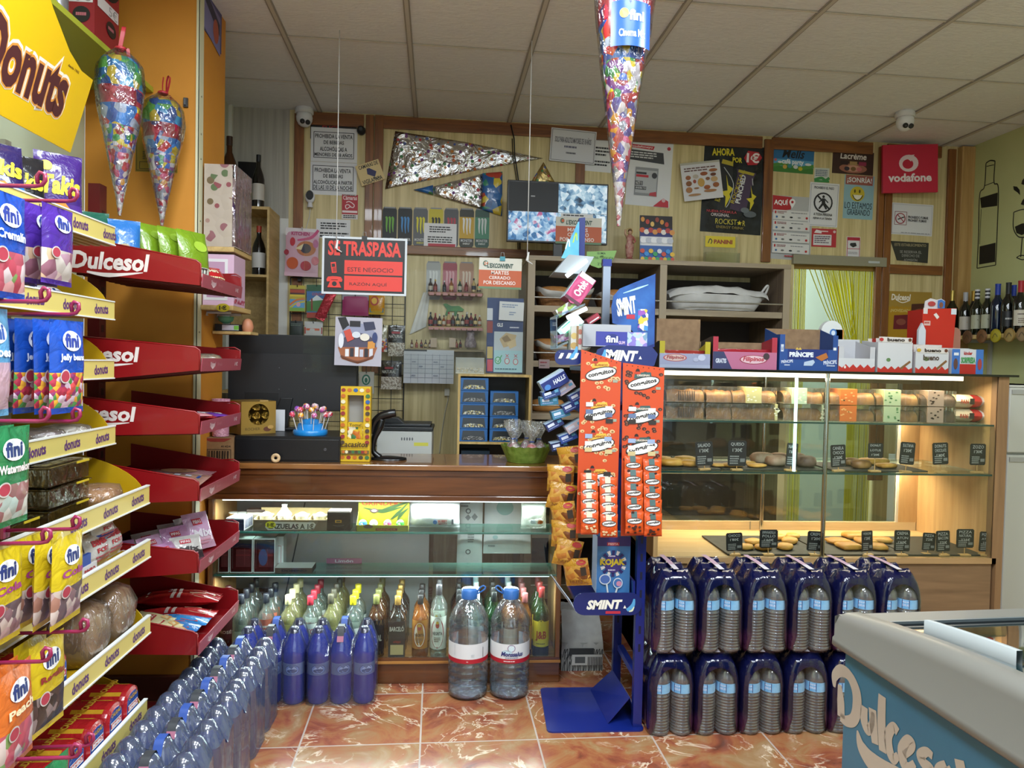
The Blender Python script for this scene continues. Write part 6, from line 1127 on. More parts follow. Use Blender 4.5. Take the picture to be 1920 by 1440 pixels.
for k,(x,y,z)in enumerate(((-1.06,2.25,.001),(-1.19,2.27,.001),(-1.19,2.27,.066))):lump('bun_pack',['pack of golden buns at the lip of the fifth yellow shelf','pack of golden buns at the back of the fifth yellow shelf','pack of golden buns stacked on another on the fifth yellow shelf'][k],'buns',(x,y,zf[4]+z),.13,.17,.06,bun,.2,'bun packs on the fifth yellow shelf',fwrap,k+5)
def brand(c,txt_,tc='e6e2e0',dx=.062,dz=.03,w=.05,h=.03):
 def f(mb):mb.box(dx-.0005,-.04,dz-.02,dx+.004,.04,dz+.02,c);mb.txt(txt_,0,dz,w,h*.55,tc,TR(dx+.0045,0,0)@RIGHT,.0004,2)
 return f
lump('bun_pack','brown roll pack with a blue and red label on the sixth yellow shelf','buns',(-1.078,2.02,zf[5]+.001),.15,.22,.085,bun,0,'bun packs on the sixth yellow shelf',fwrap,9,parts=lambda m:(m.box(.075,.02,.01,.081,.10,.045,'d8d4d4'),m.box(.070,-.02,.045,.079,.07,.075,'2a4a9a'),m.txt('BIMBO',.06,.027,.06,.016,'b02a2a',TR(.0812,0,0)@RIGHT,.0004,2)))
for k,(x,y,z)in enumerate(((-1.04,2.22,.001),(-1.05,2.33,.001),(-1.05,2.27,.062))):
 o=crisp(['white pack with red lettering standing at the end of the sixth yellow shelf','white pack with red lettering against the red tray side','white and blue pack on top of the others on the sixth yellow shelf'][k],y,x,pack('c9c4c0'),pack('b9b0a8')if k<2 else pack('2a4a9a'),'BIMBO',.11,.10 if k<2 else .083,PI/2,20+k,z=zf[5]+z,tc='b02a34',rx=-.25,name='bun_pack',d=.06,art=[('T','BIMBO',12,20,88,38,'b02a34',B(2)),('T','FORT',20,46,70,60,'b02a34',B(2)),('N',14,66,86,86,2,'b8606a')])
mb=MB();mb.lathe([(.035,0),(.045,.012),(.045,.045),(.02,.05),(0,.05)],pack('c9c4cc'),20);mb.lathe([(.0455,.014),(.0455,.032)],'2a3a9a',20,caps=False);mb.lathe([(.0453,.034),(.0453,.041)],'b02a34',20,caps=False);o=mb.build('round_pack');tag(o,'round white and blue pack near the camera on the sixth yellow shelf','pack');place(o,(-1.032,1.86,zf[5]+.001))
# loaves
loafm=mottle('8a6238','b58e5c',10,.6,.15)
for k,(y,x)in enumerate(((2.28,-1.06),(2.12,-1.06))):lump('bread_loaf',['bagged brown loaf at the end of the seventh yellow shelf','bagged brown loaf second from the end of the seventh yellow shelf'][k],'bread',(x,y,zf[6]+.001),.16,.135,.165,loafm,.05,'bagged loaves on the seventh yellow shelf',clear('f0ebe2',.10,.1,.8,30,('c9beb0',.14)),30+k,.7)
def toast(label,loc,L=.22,rz=PI/2,group='sliced bread packs',name='bread_pack'):
 """sliced loaf in a red, blue and clear printed wrapper, end towards the aisle"""
 o=thing(name,label,'bread',loc,rz,group);w,h=.105,.112;n=10
 pl=[(-w/2,0),(w/2,0),(w/2,h*.7)]+[(w/2*math.cos(a),h*.72+h*.28*math.sin(a))for a in[PI*i/n for i in range(1,n)]]+[(-w/2,h*.7)]
 N_=len(pl)
 def P(i,y,s):return(pl[i%N_][0]*s,y,h/2+(pl[i%N_][1]-h/2)*s)
 ys=[(0,.72),(.006,.93),(.02,1),(L*.5,1),(L-.02,1),(L,.8)];vs=[P(i,y,s)for y,s in ys for i in range(N_)];zs=h*.55
 red=pack('a81f24');blu3=pack('22489a');clr=pack('b08a5c',.3);mb=MB();b0=len(vs)
 for j in range(len(ys)-1):
  for i in range(N_):
   zc=pl[i][1];mt=red if zc>h*.62 else(blu3 if j in(0,1)or j>2 else clr)
   if j==2 and zc>h*.8 and i%2:mt=pack('c99a2a')if i%4==1 else red
   mb.add([vs[j*N_+i],vs[j*N_+(i+1)%N_],vs[(j+1)*N_+(i+1)%N_],vs[(j+1)*N_+i]],[(3,2,1,0)],mt,True)
 mb.add(vs[:N_],[tuple(range(N_))],blu3);mb.add(vs[-N_:],[tuple(range(N_-1,-1,-1))],blu3)
 T=TR(0,-.0006,h*.42)@FRONT;mb.rect(-.033,-.004,.033,.017,'d8d4d4',T,.0004);mb.rect(-.033,.0,.033,.014,'b8242c',T,.0008);mb.txt('BIMBO',0,.007,.054,.010,'e8e4e4',T,.0012,2);mb.rect(-.03,-.032,-.005,-.012,'d0d6e0',T,.0004);mb.txt('0%',.014,-.022,.022,.012,'d0d6e0',T,.0006,2)
 mb.txt('CALIDAD',0,.33*h,.06,.012,'c99a2a',T,.0005,2)
 for yy in(.07,.13):mb.txt('CALIDAD',0,yy,.09,.020,'c9a030',TR(0,0,h+.0006),0,2)
 mb.build('wrapper',o);return o
toast('red and blue sliced bread pack on the seventh yellow shelf',(-.985,1.90,zf[6]+.0005))
for k in range(6):toast('red topped sliced bread pack on the lowest yellow shelf, '+['at the far end','second from the far end','third from the far end','fourth from the far end','fifth from the far end','nearest the camera'][k],(-.985,2.325-.112*k,zf[7]+.0005),rz=PI/2)
# ---- lime shelf board over the units with what stands on it
lb=MB();lb.box(-1.499,.9,2.449,-1.236,3.066,2.469,plain('a3a832',.5));o=lb.build('wall_shelf');tag(o,'long lime green shelf board high above the yellow shelving','shelf')
lb=MB();lb.box(-.06,-.09,0,.06,.09,.34,'8a1c24');
face(lb,(0,0,100,100),.18,.34,[('C',55,22,50,26,'141416'),('S',[(30,30),(70,26),(74,16),(50,12),(52,4)],3,'6a3a52'),('R',10,52,95,64,'d0c8c8'),('T','5€',55,53,90,63,'8a8686',B(0)),('C',65,76,20,8,'1c1416'),('N',52,73,80,79,1,'b0606a')],TR(.0605,0,.17)@RIGHT)
face(lb,(0,0,100,100),.12,.34,[('C',55,22,44,26,'141416'),('S',[(30,30),(70,26),(74,16),(50,12),(52,4)],3,'6a3a52'),('R',4,52,96,64,'d0c8c8'),('T','5€',50,53,90,63,'8a8686',B(0)),('C',65,76,24,8,'1c1416'),('N',50,73,82,79,1,'b0606a')],TR(0,-.0905,.17)@FRONT)
o=lb.build('package');tag(o,'red and black package with a 5€ price on the lime shelf','package');place(o,(-1.315,2.72,2.47))
lb=MB();lb.lathe([(.03,0),(.03,.12),(.012,.15),(.012,.18)],plain('9a9aa0',.25,.7),14);o=lb.build('flask');tag(o,'silver flask beside the red and black package on the lime shelf','flask');place(o,(-1.28,2.45,2.47))
# ---- cellophane candy cones
def cone(label,loc,H,R,ribbon_top,rz=0,seed=1,sc_=58,logo=None,group='cellophane cones of sweets'):
 """loc: the tip"""
 o=thing('candy_cone',label,'candy cone',loc,rz,group)
 prof=[(0,.06),(.10,.16),(.25,.36),(.45,.62),(.62,.86),(.76,1),(.88,.92),(.94,.66),(.985,.22),(1.0,.10)]
 def rr(v):
  for(a,b),(c,d)in zip(prof,prof[1:]):
   if v<=c:return b+(d-b)*(v-a)/(c-a)
  return prof[-1][1]
 zones=[(0,.14,speckle('b9a8b0,c9c0b8,a84a5a,d0c8c8',sc_*1.4,.25)),(.14,.40,speckle('a82a3a,c9b8b0,b84a6a,5a4a8a,c98a3a,8a8a90',sc_,.22)),(.40,.52,speckle('a8343a,2a5ab0,c9b02a,3a8a4a,c9c0c0,7a3a8a',sc_,.22)),(.52,.64,speckle('2a6ab0,3a80c8,a8b0c0,1f4a9a,c93a3a,d0b02a',sc_*.55,.22)),(.64,.74,speckle('9a1c3a,8a1430,b83a4a,3a2a6a',sc_*.5,.22)),(.74,.92,speckle('1f4a8a,2f7a5a,2a6aa0,3a8ab0,5a9a4a,b9a03a',sc_*.5,.22))]
 mb=MB()
 for a,b,m in zones:
  mb.grid(20,5,lambda u,v:((lambda t,an:(R*.93*rr(t)*(1+.10*noise.noise((math.cos(an)*2.5,math.sin(an)*2.5,t*9+seed)))*math.cos(an),R*.93*rr(t)*(1+.10*noise.noise((math.cos(an)*2.5,math.sin(an)*2.5,t*9+seed)))*math.sin(an),H*t))(a+(b-a)*v,2*PI*u)),m,closed_u=True)
 mb.build('sweets',o)
 if logo:
  mb=MB();logo(mb,R,H);mb.build('printed_pack',o)
 mb=MB();mb.grid(26,26,lambda u,v:((lambda t,an:(R*rr(t)*(1+.05*math.sin(9*an+5*t)+.06*noise.noise((math.cos(an)*3,math.sin(an)*3,t*12+seed+5)))*math.cos(an),R*rr(t)*(1+.05*math.sin(9*an+5*t))*math.sin(an),H*t))(v,2*PI*u)),clear('f8f8fc',.10,.05,1.0,30),closed_u=True);mb.build('cellophane',o)
 red=plain('b02a34',.35);mb=MB();n=10
 mb.tube([(.014*math.cos(2*PI*k/n),.014*math.sin(2*PI*k/n),H*.99)for k in range(n)],.006,red,6,True)
 mb.grid(3,8,lambda u,v:(.012*(u-.5)+.012*math.sin(PI*v),-.016-.006*math.sin(6*v),H*.99+.07*math.sin(PI*v)),red);mb.grid(3,10,lambda u,v:(.02+.02*v+.01*(u-.5),-.016,H*.99-.14*v+.02*math.sin(8*v)),red)
 mb.grid(1,8,lambda u,v:(.008*(u-.5),.002*math.sin(4*v),H*.99+ribbon_top*v),red);mb.build('ribbon',o);return o
t1=onY(210,402,2.58);cone('candy cone hanging from the lime shelf edge beside the donuts sign',(-1.155,2.60,t1.z),onY(212,88,2.6).z-t1.z,.078,2.468-onY(212,88,2.6).z,.3,2)
t2=onY(285,425,2.95);cone('candy cone hanging at the far end of the lime shelf by the pillar',(-1.155+.01,2.93,t2.z),onY(298,172,2.93).z-t2.z,.078,2.468-onY(298,172,2.93).z,1.4,9)
def clogo(mb,R,H):
 def fn(x,y,d=0):an=x/R;r=R*1.0*(.90)+.004+d;return(r*math.sin(an),-r*math.cos(an),y)
 r_=H*.42;mb.grid(10,6,lambda u,v:fn((u-.5)*R*1.5,H*(.545+.14*v),-.0),plain('1f4aa0',.25),closed_u=False)
 mb.txt('fini',.012,H*.640,.05,.03,'e0e4ee',fn=lambda x,y:fn(x,y,.0012),bold=2);mb.txt('Cinema Mix',0,H*.585,.085,.022,'e0e4ee',fn=lambda x,y:fn(x,y,.0012));mb.disc(-.028,H*.645,.014,.014,'c9b43a',fn=lambda x,y:fn(x,y,.0012))
tb_=onY(1160,424,2.2);cone('large candy cone hanging from the ceiling in the middle of the shop',(tb_.x,2.2,tb_.z),.92,.092,CEIL_Z-tb_.z-.92,.1,5,46,clogo)
# ---- red tray stand
rst=thing('display_stand','red metal tray stand of sweets and biscuits between the yellow shelving and the pillar','stand',(0,0,0))
rd=plain('7c0b11',.35,0,.2);rdd=plain('5a080e',.4);lip=plain('974450',.4)
RY0,RY1,RB,RF=2.50,2.95,-1.262,-.853
mb=MB();mb.box(RB-.045,2.70,.0,RB-.005,2.75,2.0,rdd)
for k in range(34):mb.box(RB-.0048,2.715,.4+k*.045,RB-.0042,2.735,.425+k*.045,'2a0608')
mb.build('post',rst)
mb=MB();mb.box(RB-.05,2.52,0,-.985,2.93,.05,rdd);mb.build('base',rst)
TRAY=[(443,510,492,535),(630,717,655,694),(742,818,776,813),(860,948,903,939),(1010,1092,1037,1074),(1140,1226,1188,1228)]
tz=[]
for k,(bt,bb,ft,fb)in enumerate(TRAY):
 BT,BB,FT,FB=onY(152,bt,RY0).z,onY(152,bb,RY0).z,onY(370,ft,RY0).z,onY(370,fb,RY0).z;tz.append((BB,FB))
 pan=[(RB,BB),(RF,FB),(RF,FT),(RF-.012,FT+.006),(RB,BT)]
 tr=MB();tr.prism([(RB,BB),(RF,FB),(RF,FB+.004),(RB,BB+.004)],0,RY1-RY0-.002,rd,TR(0,RY1-.001,0)@FRONT)
 for j in range(9):y=RY0+.04+j*.045;tr.prism([(RB,BB-.006),(RF,FB-.006),(RF,FB),(RB,BB)],0,.006,rdd,TR(0,y,0)@FRONT)
 tr.box(RB-.003,RY0,BB,RB,RY1,BB+.07,rdd);tray=tr.build('tray',rst)
 mb=MB();mb.prism(pan,0,.004,rd,TR(0,RY0+.003,0)@FRONT);mb.tube([(RB+.01,RY0+.001,BT),(RF-.014,RY0+.001,FT+.007),(RF,RY0+.001,FT-.004),(RF,RY0+.001,FB)],.003,rd,6)
 if k in(0,1,2,4):
  cxy=(BT+FT)/2*.5+(BB+FB)/2*.5;x0,x1,yy,hh,r_=((-1.262,-1.015,1.705,.058,-.03),(-1.30,-1.045,1.402,.050,-.0),(-1.31,-1.055,1.208,.050,-.02),None,(-1.31,-1.055,.748,.045,.0))[k]
  mb.txt('Dulcesol',(x0+x1)/2,yy,x1-x0,hh,'cfc4be',TR(0,RY0-.001,0)@FRONT,.0006,2,.12,rot=r_)
  mb.stroke([(x0+.05,yy-hh*.62),(x0+.12,yy-hh*.78),(x1-.02,yy-hh*.60)],[.006,.014,.002],'cfc4be',TR(0,RY0-.001,0)@FRONT,.0006)
 mb.build('side_panel',tray)
 mb=MB();mb.prism(pan,0,.004,rd,TR(0,RY1+.001,0)@FRONT);mb.tube([(RF-.09,RY1,FT+.012),(RF-.02,RY1,FT+.014),(RF,RY1,FT+.004),(RF,RY1,FB)],.003,rd,6);mb.build('side_panel',tray)
 mb=MB();mb.box(0,RY0+.006,-.004,.003,RY1-.004,.040,lip);T=TR(.0032,0,0)@RIGHT
 mb.txt('Dulcesol',RY0+.115,.020,.05,.016,'d0b4b8',T,.0004,2);mb.poly([(RY0+.095,.012),(RY0+.135,.012),(RY0+.115,.002)],'d0b4b8',T,.0004);mb.txt('Break',RY0+.19,.02,.05,.012,'b06a74',T,.0004);mb.txt('1€',RY1-.07,.021,.035,.014,'d0b4b8',T,.0004,2)
 o=mb.build('front_lip',tray);o.matrix_local=TR(RF+.001,0,FB)@RYm(.10)
 # contents
def inz(k,x):a,b=tz[k];return a+(b-a)*(x-RB)/(RF-RB)+.012
snk=lambda*a,**k:crisp(*a,**k)
crisp('teal and white biscuit bag at the near corner of the top red tray',2.54,-1.215,pack('1f5a4a'),pack('c9ccc6'),'',.10,.20,.5,41,z=inz(0,-1.20),art=[('N',20,40,80,80,4,'8a9a94')],name='biscuit_bag')
crisp('blue and white biscuit bag in the top red tray',2.58,-1.13,pack('2a6ab0'),pack('d0d4d8'),'',.10,.19,.5,42,z=inz(0,-1.12),art=[('C',50,60,22,14,'b9a888'),('N',20,82,80,92,2,'8a9aa8')],name='biscuit_bag')
gbm=pack('6f8f1c',.3,.3);
for k in range(3):crisp('lime green snack bag in the top red tray, '+['behind the blue bag','in the middle of the three','nearest the tray lip'][k],2.70-.004*k,-1.065+.066*k,gbm,pack('cfd4c8')if k==2 else pack('5f7f1c'),'',.13,.20-.004*k,1.1,43+k,z=inz(0,-1.065+.066*k),art=[('C',60,30,24,10,'9aba3a'),('T','SNATT',20,70,80,80,'3a2a2a',B(2)),('P',[(30,88),(70,86),(60,98),(35,98)],'a83a44')]if k==2 else[('C',50,20,26,8,'7f9f2c')],rx=-.14,name='snack_bag')
crisp('yellow snack bag behind the lime green ones in the top red tray',2.88,-1.12,pack('c99a1c'),pack('b08a1c'),'',.16,.20,.2,47,z=inz(0,-1.12),art=[('C',50,30,20,10,'d8b84a')],name='snack_bag')
crisp('red biscuit bag leaning over the lip of the top red tray',2.80,-.905,pack('b02024'),pack('c9c0a8'),'',.14,.095,1.1,48,z=inz(0,-.9),art=[('T','CHIPS',24,30,66,44,'d8d0b0',B(2)),('N',20,60,86,90,3,'d0c8a0')],rx=-.5,name='biscuit_bag')
dkm=mottle('1c1a1c','8a7a68',18,.3)
for k,(x,y,s)in enumerate(((-1.12,2.60,.13),(-1.03,2.72,.12),(-.94,2.62,.10),(-.93,2.78,.11),(-1.08,2.84,.11))):lump('snack_pack','dark clear wrapped snack pack in the second red tray, '+['at the near back','in the middle','at the near lip','at the lip centre','at the far back'][k],'snack pack',(x,y,inz(1,x)+.002),s,s*.8,.065 if k==0 else .05,dkm if k%2==0 else mottle('5a4a30','b9a888',24,.4),.3*k,'snack packs in the second red tray',fwrap,60+k)
def flatpack(name,label,loc,w,d,h,c,art=None,rz=0,rx=0,ry=0,group=None,seed=1,cat='bar'):
 mb=MB();S=bag(mb,w,d,h,[(.07,pack(c)),(.93,pack(c)),(1,pack(c))],seed,RXm(-PI/2),nx=8,nz=12)
 if art:Art((0,0,100,100),w,d).draw(art,RXm(-PI/2),.0006,.0003,lambda x,y,d_=0:bagface(S)(x,y+d/2,d_),mb)
 o=mb.build(name);tag(o,label,cat,group);place(o,loc,rz,rx,ry);return o
BC=[('4a2a80','purple'),('2f80b8','sky blue'),('a81f2c','red'),('3a1f6a','dark purple'),('b8303a','bright red'),('c98a90','pink'),('6a3a9a','violet'),('2a6aa8','blue')]
for k,(x,y)in enumerate(((-1.02,2.60),(-1.0,2.67),(-.98,2.545),(-1.10,2.74),(-.96,2.76),(-.95,2.69),(-.94,2.84),(-1.08,2.86))):
 flatpack('chocolate_bar',f'{BC[k][1]} wrapped bar in the third red tray',(x+.08,y,inz(2,x)+.026+.012*(k%2)),.062,.16,.026,BC[k][0],[('T','MILKA' if k in(0,3)else 'KITKAT' if k in(2,4)else 'OREO',20,35,80,65,'d8d0d8',dict(bold=2,rot=PI/2))]if 0 else[('C',50,50,26,14,'c9c0d0'),('P',[(20,70),(80,66),(76,82),(24,86)],'d8d4da')],PI/2+.1*(k-3),0,.0,'bars in the third red tray',k)
flatpack('pastry_pack','large flat pastry pack with a blue stripe in the fourth red tray',(-.885,2.66,inz(3,-.96)+.032),.20,.32,.034,'b08a78',[('R',5,20,95,90,'b9a090'),('P',[(8,30),(60,26),(80,60),(30,80)],'c98a6a'),('R',60,8,78,92,'22509a'),('N',62,14,76,86,6,'c9d0e0'),('P',[(10,84),(50,80),(40,94),(12,96)],'a84a4a')],PI/2+.06,0,-.06,None,3,'pastry')
flatpack('pastry_pack','red edged pastry pack behind the blue striped one in the fourth red tray',(-.92,2.84,inz(3,-1.0)+.03),.12,.30,.03,'a87a80',[('R',8,10,92,30,'a83a44'),('C',50,60,30,22,'b98a6a')],PI/2,0,-.05,None,5,'pastry')
PK=[('b080a8','pink'),('c9c4c4','white'),('c098b8','pale pink'),('b9b4b0','grey')]
for k,(x,y,h)in enumerate(((-1.14,2.60,.09),(-1.10,2.74,.09),(-1.03,2.62,.10),(-1.04,2.82,.10),(-.98,2.70,.11),(-.97,2.57,.08),(-.93,2.64,.085),(-.93,2.79,.14),(-1.0,2.88,.11))):
 c,n_=PK[(k*3+(k>4))%4]if k!=7 else PK[2]
 crisp(f'{n_} sweet bag in the fifth red tray, '+['near back corner','back row middle','near side','far side','centre','near lip corner','near the lip','tallest at the lip','far lip corner'][k],y,x,pack(c,.35,.4),pack('3a3436')if n_ in('white','grey')else pack('c9a0b4'),'',.11,h,.8+.2*(k%3),70+k,z=inz(4,x),rx=-.45,name='sweet_bag',d=.035,group='sweet bags in the fifth red tray',art=[('R',25,18,60,36,'b02a3c'),('T','PIPAS',28,22,57,32,'e0d8d8'),('T','Mix',20,48,84,70,'d8d0d8' if n_ not in('white','grey')else '3a3436',B(2)),('N',20,76,80,90,2,'c98a9a')])
for k,(x,y,c,n_)in enumerate(((-.89,2.86,'a81c20','red biscuit pack along the far side'),(-.88,2.78,'b02428','red biscuit pack second from the far side'),(-.88,2.70,'2f80c0','light blue biscuit pack in the middle'),(-.89,2.64,'2a70b4','blue biscuit pack beside the cream packs'),(-.90,2.90,'8a1418','dark red biscuit pack against the far panel'))):
 flatpack('biscuit_pack',f'{n_} of the lowest red tray',(x,y-.02*k*0,inz(5,x)+.03+(.03 if k in(0,4)else 0)),.075 if k!=4 else .05,.30,.05,c,[('R',60,8,90,92,'c9b88a')if k<2 else('R',30,10,70,40,'d8d8e0'),('P',[(20,70),(80,60),(84,80),(16,90)],'c9b090' if k<2 else 'b02a30'),('N',10,40,60,56,2,'e0d0c8')],PI/2+.04,0,-.02,'biscuit packs in the lowest red tray',80+k,'biscuits')
for k in range(3):flatpack('biscuit_pack','cream coloured biscuit pack in the lowest red tray, '+['nearest the side panel','middle of the three','beside the blue packs'][k],(-.92-.03*k,2.545+.03*k,inz(5,-1.0)+.03+.012*k),.075,.14,.03,'c9bc90',[('R',20,40,64,60,'a83a3c'),('T','TUC',26,44,58,56,'d8d0b0',B(2)),('R',60,70,94,90,'b98a4a')],.9+.2*k,.1,-.2,'cream biscuit packs in the lowest red tray',90+k,'biscuits')
# ---- blue bottled water: bottles and shrink-wrapped packs
bluep=clear('2f55e0',.05,.04,body=('1030b4',.5),fres=.15);capb=plain('10183a',.35)
_wb={}
def wbottle(kind):
 if kind in _wb:return _wb[kind]
 mb=MB()
 if kind=='blue':
  prof=[(.036,.0),(.043,.008),(.044,.03),(.044,.110)]+[(.0435,.118),(.0435,.172),(.0445,.180),(.0435,.205),(.036,.243),(.019,.276),(.0145,.284)]
  mb.lathe(prof,bluep,20);
  g=mb.build('bottle');bpy.data.objects.remove(g.id_data if False else g,do_unlink=True)if False else None
  cap=MB();cap.lathe([(.0155,.282),(.016,.284),(.016,.304),(.0145,.306)],capb,14);c_=cap.build('cap',g)
  l=MB();R=.0441;l.grid(14,1,lambda u,v:(R*math.sin((u-.5)*2.6),-R*math.cos((u-.5)*2.6),.122+.048*v),clear('9fb4e0',.05,.2,body=('7f98d0',.5)))
  fn=lambda x,y,d=0:((R+d+.0004)*math.sin(x/R),-(R+d+.0004)*math.cos(x/R),y+.146)
  Art((0,0,100,100),.08,.046).draw([('C',50,50,36,42,'24356e'),('C',50,50,33,37,'6f88c4'),('P',[(24,50),(38,30),(48,42),(60,24),(76,50)],'aebfe6'),('S',[(26,64),(50,56),(74,64)],5,'24356e'),('N',34,70,66,80,1,'24356e')],None,.0003,.0002,fn,l);l.build('label_band',g)
 else:
  prof=[(.036,.0),(.043,.006)]
  for i in range(13):z=.012+i*.0125;prof+=[(.0445,z),(.0445,z+.0075),(.0405,z+.0105)]
  prof+=[(.0435,.18),(.0435,.222),(.0445,.226),(.040,.252),(.026,.278),(.015,.292)]
  mb.lathe(prof,clear('c4c8cc',.10,.06,body=('8a8e94',.32)),20);g=mb.build('bottle')
  cap=MB();cap.lathe([(.0155,.29),(.016,.292),(.016,.312),(.0145,.314)],'2a4a9a',14);cap.build('cap',g)
  l=MB();R=.0441;l.grid(16,2,lambda u,v:(R*math.sin((u-.5)*4),-R*math.cos((u-.5)*4),.181+.040*v),mottle('5f9fd0','9cc8e4',14,.35))
  fn=lambda x,y,d=0:((R+d+.0004)*math.sin(x/R),-(R+d+.0004)*math.cos(x/R),y+.2)
  Art((0,0,100,100),.09,.04).draw([('R',34,0,66,92,'1c2a66'),('T','AQUA',37,12,63,34,'d8dcec'),('T','DEUS',37,44,63,66,'d8dcec')],None,.0003,.0002,fn,l);l.build('label_band',g)
 _wb[kind]=g;return g
def packshape(nx,ny,r,zt,fall,taper=0):
 hx,hy=nx*r+.002,ny*r+.002;caps=[((i-(nx-1)/2)*2*r,(j-(ny-1)/2)*2*r)for i in range(nx)for j in range(ny)]
 def per(u):
  a=2*PI*u;c,s=math.cos(a),math.sin(a);rc=r*.8
  t=min(hx/max(abs(c),1e-6),hy/max(abs(s),1e-6));x,y=c*t,s*t
  cx,cy=max(-(hx-rc),min(hx-rc,x)),max(-(hy-rc),min(hy-rc,y));dx,dy=x-cx,y-cy;l=math.hypot(dx,dy)
  return(cx+dx/l*rc,cy+dy/l*rc)if l>1e-6 else(x,y)
 def zz(x,y):
  m=max(math.exp(-(max(0,math.hypot(x-cx,y-cy)-.014)/fall)**2)for cx,cy in caps);return zt*.62+zt*.385*m
 return hx,hy,caps,per,zz
def film_pack(nx,ny,r,zt,fall,m,pinch=.006):
 hx,hy,caps,per,zz=packshape(nx,ny,r,zt,fall);mb=MB();n=64
 lv=[0,.03,.25,.6,1]
 def side(u,v):
  x,y=per(u);z=interp(lv,v)*zz(x,y);k=pinch*(1 if v<.95 else 0);w_=math.cos(2*PI*x/(2*r)+(PI if nx%2==0 else 0))if abs(y)>hy-.004 else math.cos(2*PI*y/(2*r)+(PI if ny%2==0 else 0))if abs(x)>hx-.004 else 1
  f=1-(1-w_)*.012*(1 if 0<v else 0);return(x*f,y*f,z+.0008)
 mb.grid(n,4,side,m,closed_u=True)
 mb.grid(n,12,lambda u,v:(lambda p,s:(p[0]*s,p[1]*s,zz(p[0]*s,p[1]*s)+.0008))(per(u),1-v*.999),m,closed_u=True)
 return mb,caps,zz,hx,hy
shrink=clear('f0f3f8',.045,.10,.35,14,('c4ccdc',.04),.16)
shrink2=clear('c8d0e0',.09,.12,.35,12,('6a7590',.38),.3)
def water_pack(kind,label,nx,ny,loc,rz=0,group=None,m=None,strip_axis='y',fall=.03,handle=True,rear=True):
 r=.0462;zt=.308 if kind=='blue' else .315
 o=thing('water_pack',label,'water pack',loc,rz,group);b0=wbottle(kind)
 mb,caps,zz,hx,hy=film_pack(nx,ny,r,zt,fall,m or shrink);f=mb.build('shrink_wrap',o)
 for i,(x,y)in enumerate(caps):
  c_=b0.copy();COL.objects.link(c_);c_.parent=o;c_.location=(x,y,.001);c_.rotation_euler=(0,0,-rz+rnd.uniform(-.5,.5))
  for ch in b0.children:d=ch.copy();COL.objects.link(d);d.parent=c_
 if handle:
  mb=MB();n=20;L=hy if strip_axis=='y' else hx
  def st(u,v):
   t=(v-.5)*2*L*.92;s=(u-.5)*.026;zc=max(zz(s,t),zz(0,t),zt*.87-.03*abs(v-.5))if strip_axis=='y' else max(zz(t,s),zz(t,0),zt*.87)
   return(s,t,zc+.005)if strip_axis=='y' else(t,s,zc+.005)
  mb.grid(4,n,st,None,mfn=lambda u,v:'a86a80' if u<.1 or u>.9 or v<.05 or v>.95 else('2f4f9a' if v>.42 else '35383c'));mb.build('carry_strip',o)
 return o
for k in range(2):
 X=onZ(504,1321,0).x+.282*k;water_pack('blue',['shrink-wrapped pack of blue water bottles in the corner by the red tray stand','shrink-wrapped pack of blue water bottles before the counter plinth'][k],3,2,(X,3.075,0),0,'packs of blue water bottles')
AXc=onZ(300,1368,.30).x
for k in range(6):
 Y=2.093+.190*(k-1)
 if Y>2.87:break
 water_pack('blue','shrink-wrapped pack of blue water bottles in the aisle row, '+['cut off nearest the camera','second from the camera','third from the camera','fourth from the camera','fifth from the camera','last before the counter'][k],3,2,(-.824,Y,0),0,'packs of blue water bottles',shrink2,fall=.042)
def hide_proto():
 """the bottle each pack's bottles were copied from is removed again"""
 for g in _wb.values():
  for ch in list(g.children):bpy.data.objects.remove(ch)
  bpy.data.objects.remove(g)
  # ================================================================== GUM STAND, SNACK CARDS, JUGS
SYn,SYf=2.76,3.10
nav=plain('10206a',.3,0,.3);navl=plain('1b2f86',.3,0,.3);st_=thing('gum_stand','tall blue metal gum and sweets stand on a flat blue foot plate','stand',(0,0,0))
def sp(x,y,Y=SYn):q=onY(x,y,Y);return(q.x,q.z)
def ext(mb,px,Y0,Y1,m,Yp=SYn):mb.prism([sp(x,y,Yp)for x,y in px],-Y1,-Y0,m,FRONT);return mb
def plate_rounded(x0,y0,x1,y1,r,n=5):
 out=[]
 for cx,cy,a0 in((x1-r,y0+r,-90),(x1-r,y1-r,0),(x0+r,y1-r,90),(x0+r,y0+r,180)):
  for k in range(n+1):a=math.radians(a0+90*k/n);out.append((cx+r*math.cos(a),cy+r*math.sin(a)))
 return out
mb=MB();c=[(.362,2.735),(.738,2.735),(.738,3.114),(.377,3.114)];pl=[]
for(x,y),(ax,ay),(bx,by)in zip(c,c[-1:]+c[:-1],c[1:]+c[:1]):
 da,db=Vector((ax-x,ay-y)).normalized()*.02,Vector((bx-x,by-y)).normalized()*.02;pl+=[(x+da.x,y+da.y),(x+(da.x+db.x)*.3,y+(da.y+db.y)*.3),(x+db.x,y+db.y)]
mb.prism(pl,0,.006,nav);mb.build('foot_plate',st_)
b1,b2=onZ(1107,1293,.007),onZ(1140,1357,.007);r1,r2=onY(1148,1256,3.07),onY(1180,1307,2.79)
mb=MB();g1,g2=Vector((r1.x+.045,3.07,.007)),Vector((r2.x+.035,2.79,.007));vs=[b1,b2,r2,r1,g2,g1];dn=Vector((.003,0,-.003))
mb.add(vs+[v+dn*(1 if v.z>.01 else 0)for v in vs],[(0,1,2,3),(3,2,4,5),(9,8,7,6),(11,10,8,9),(1,7,8,2),(2,8,10,4),(0,3,9,6),(3,5,11,9)],nav)
mb.build('bent_plate',st_)
px_=onY(1199,1200,SYn).x;pr2=onY(1156,1200,SYf).x
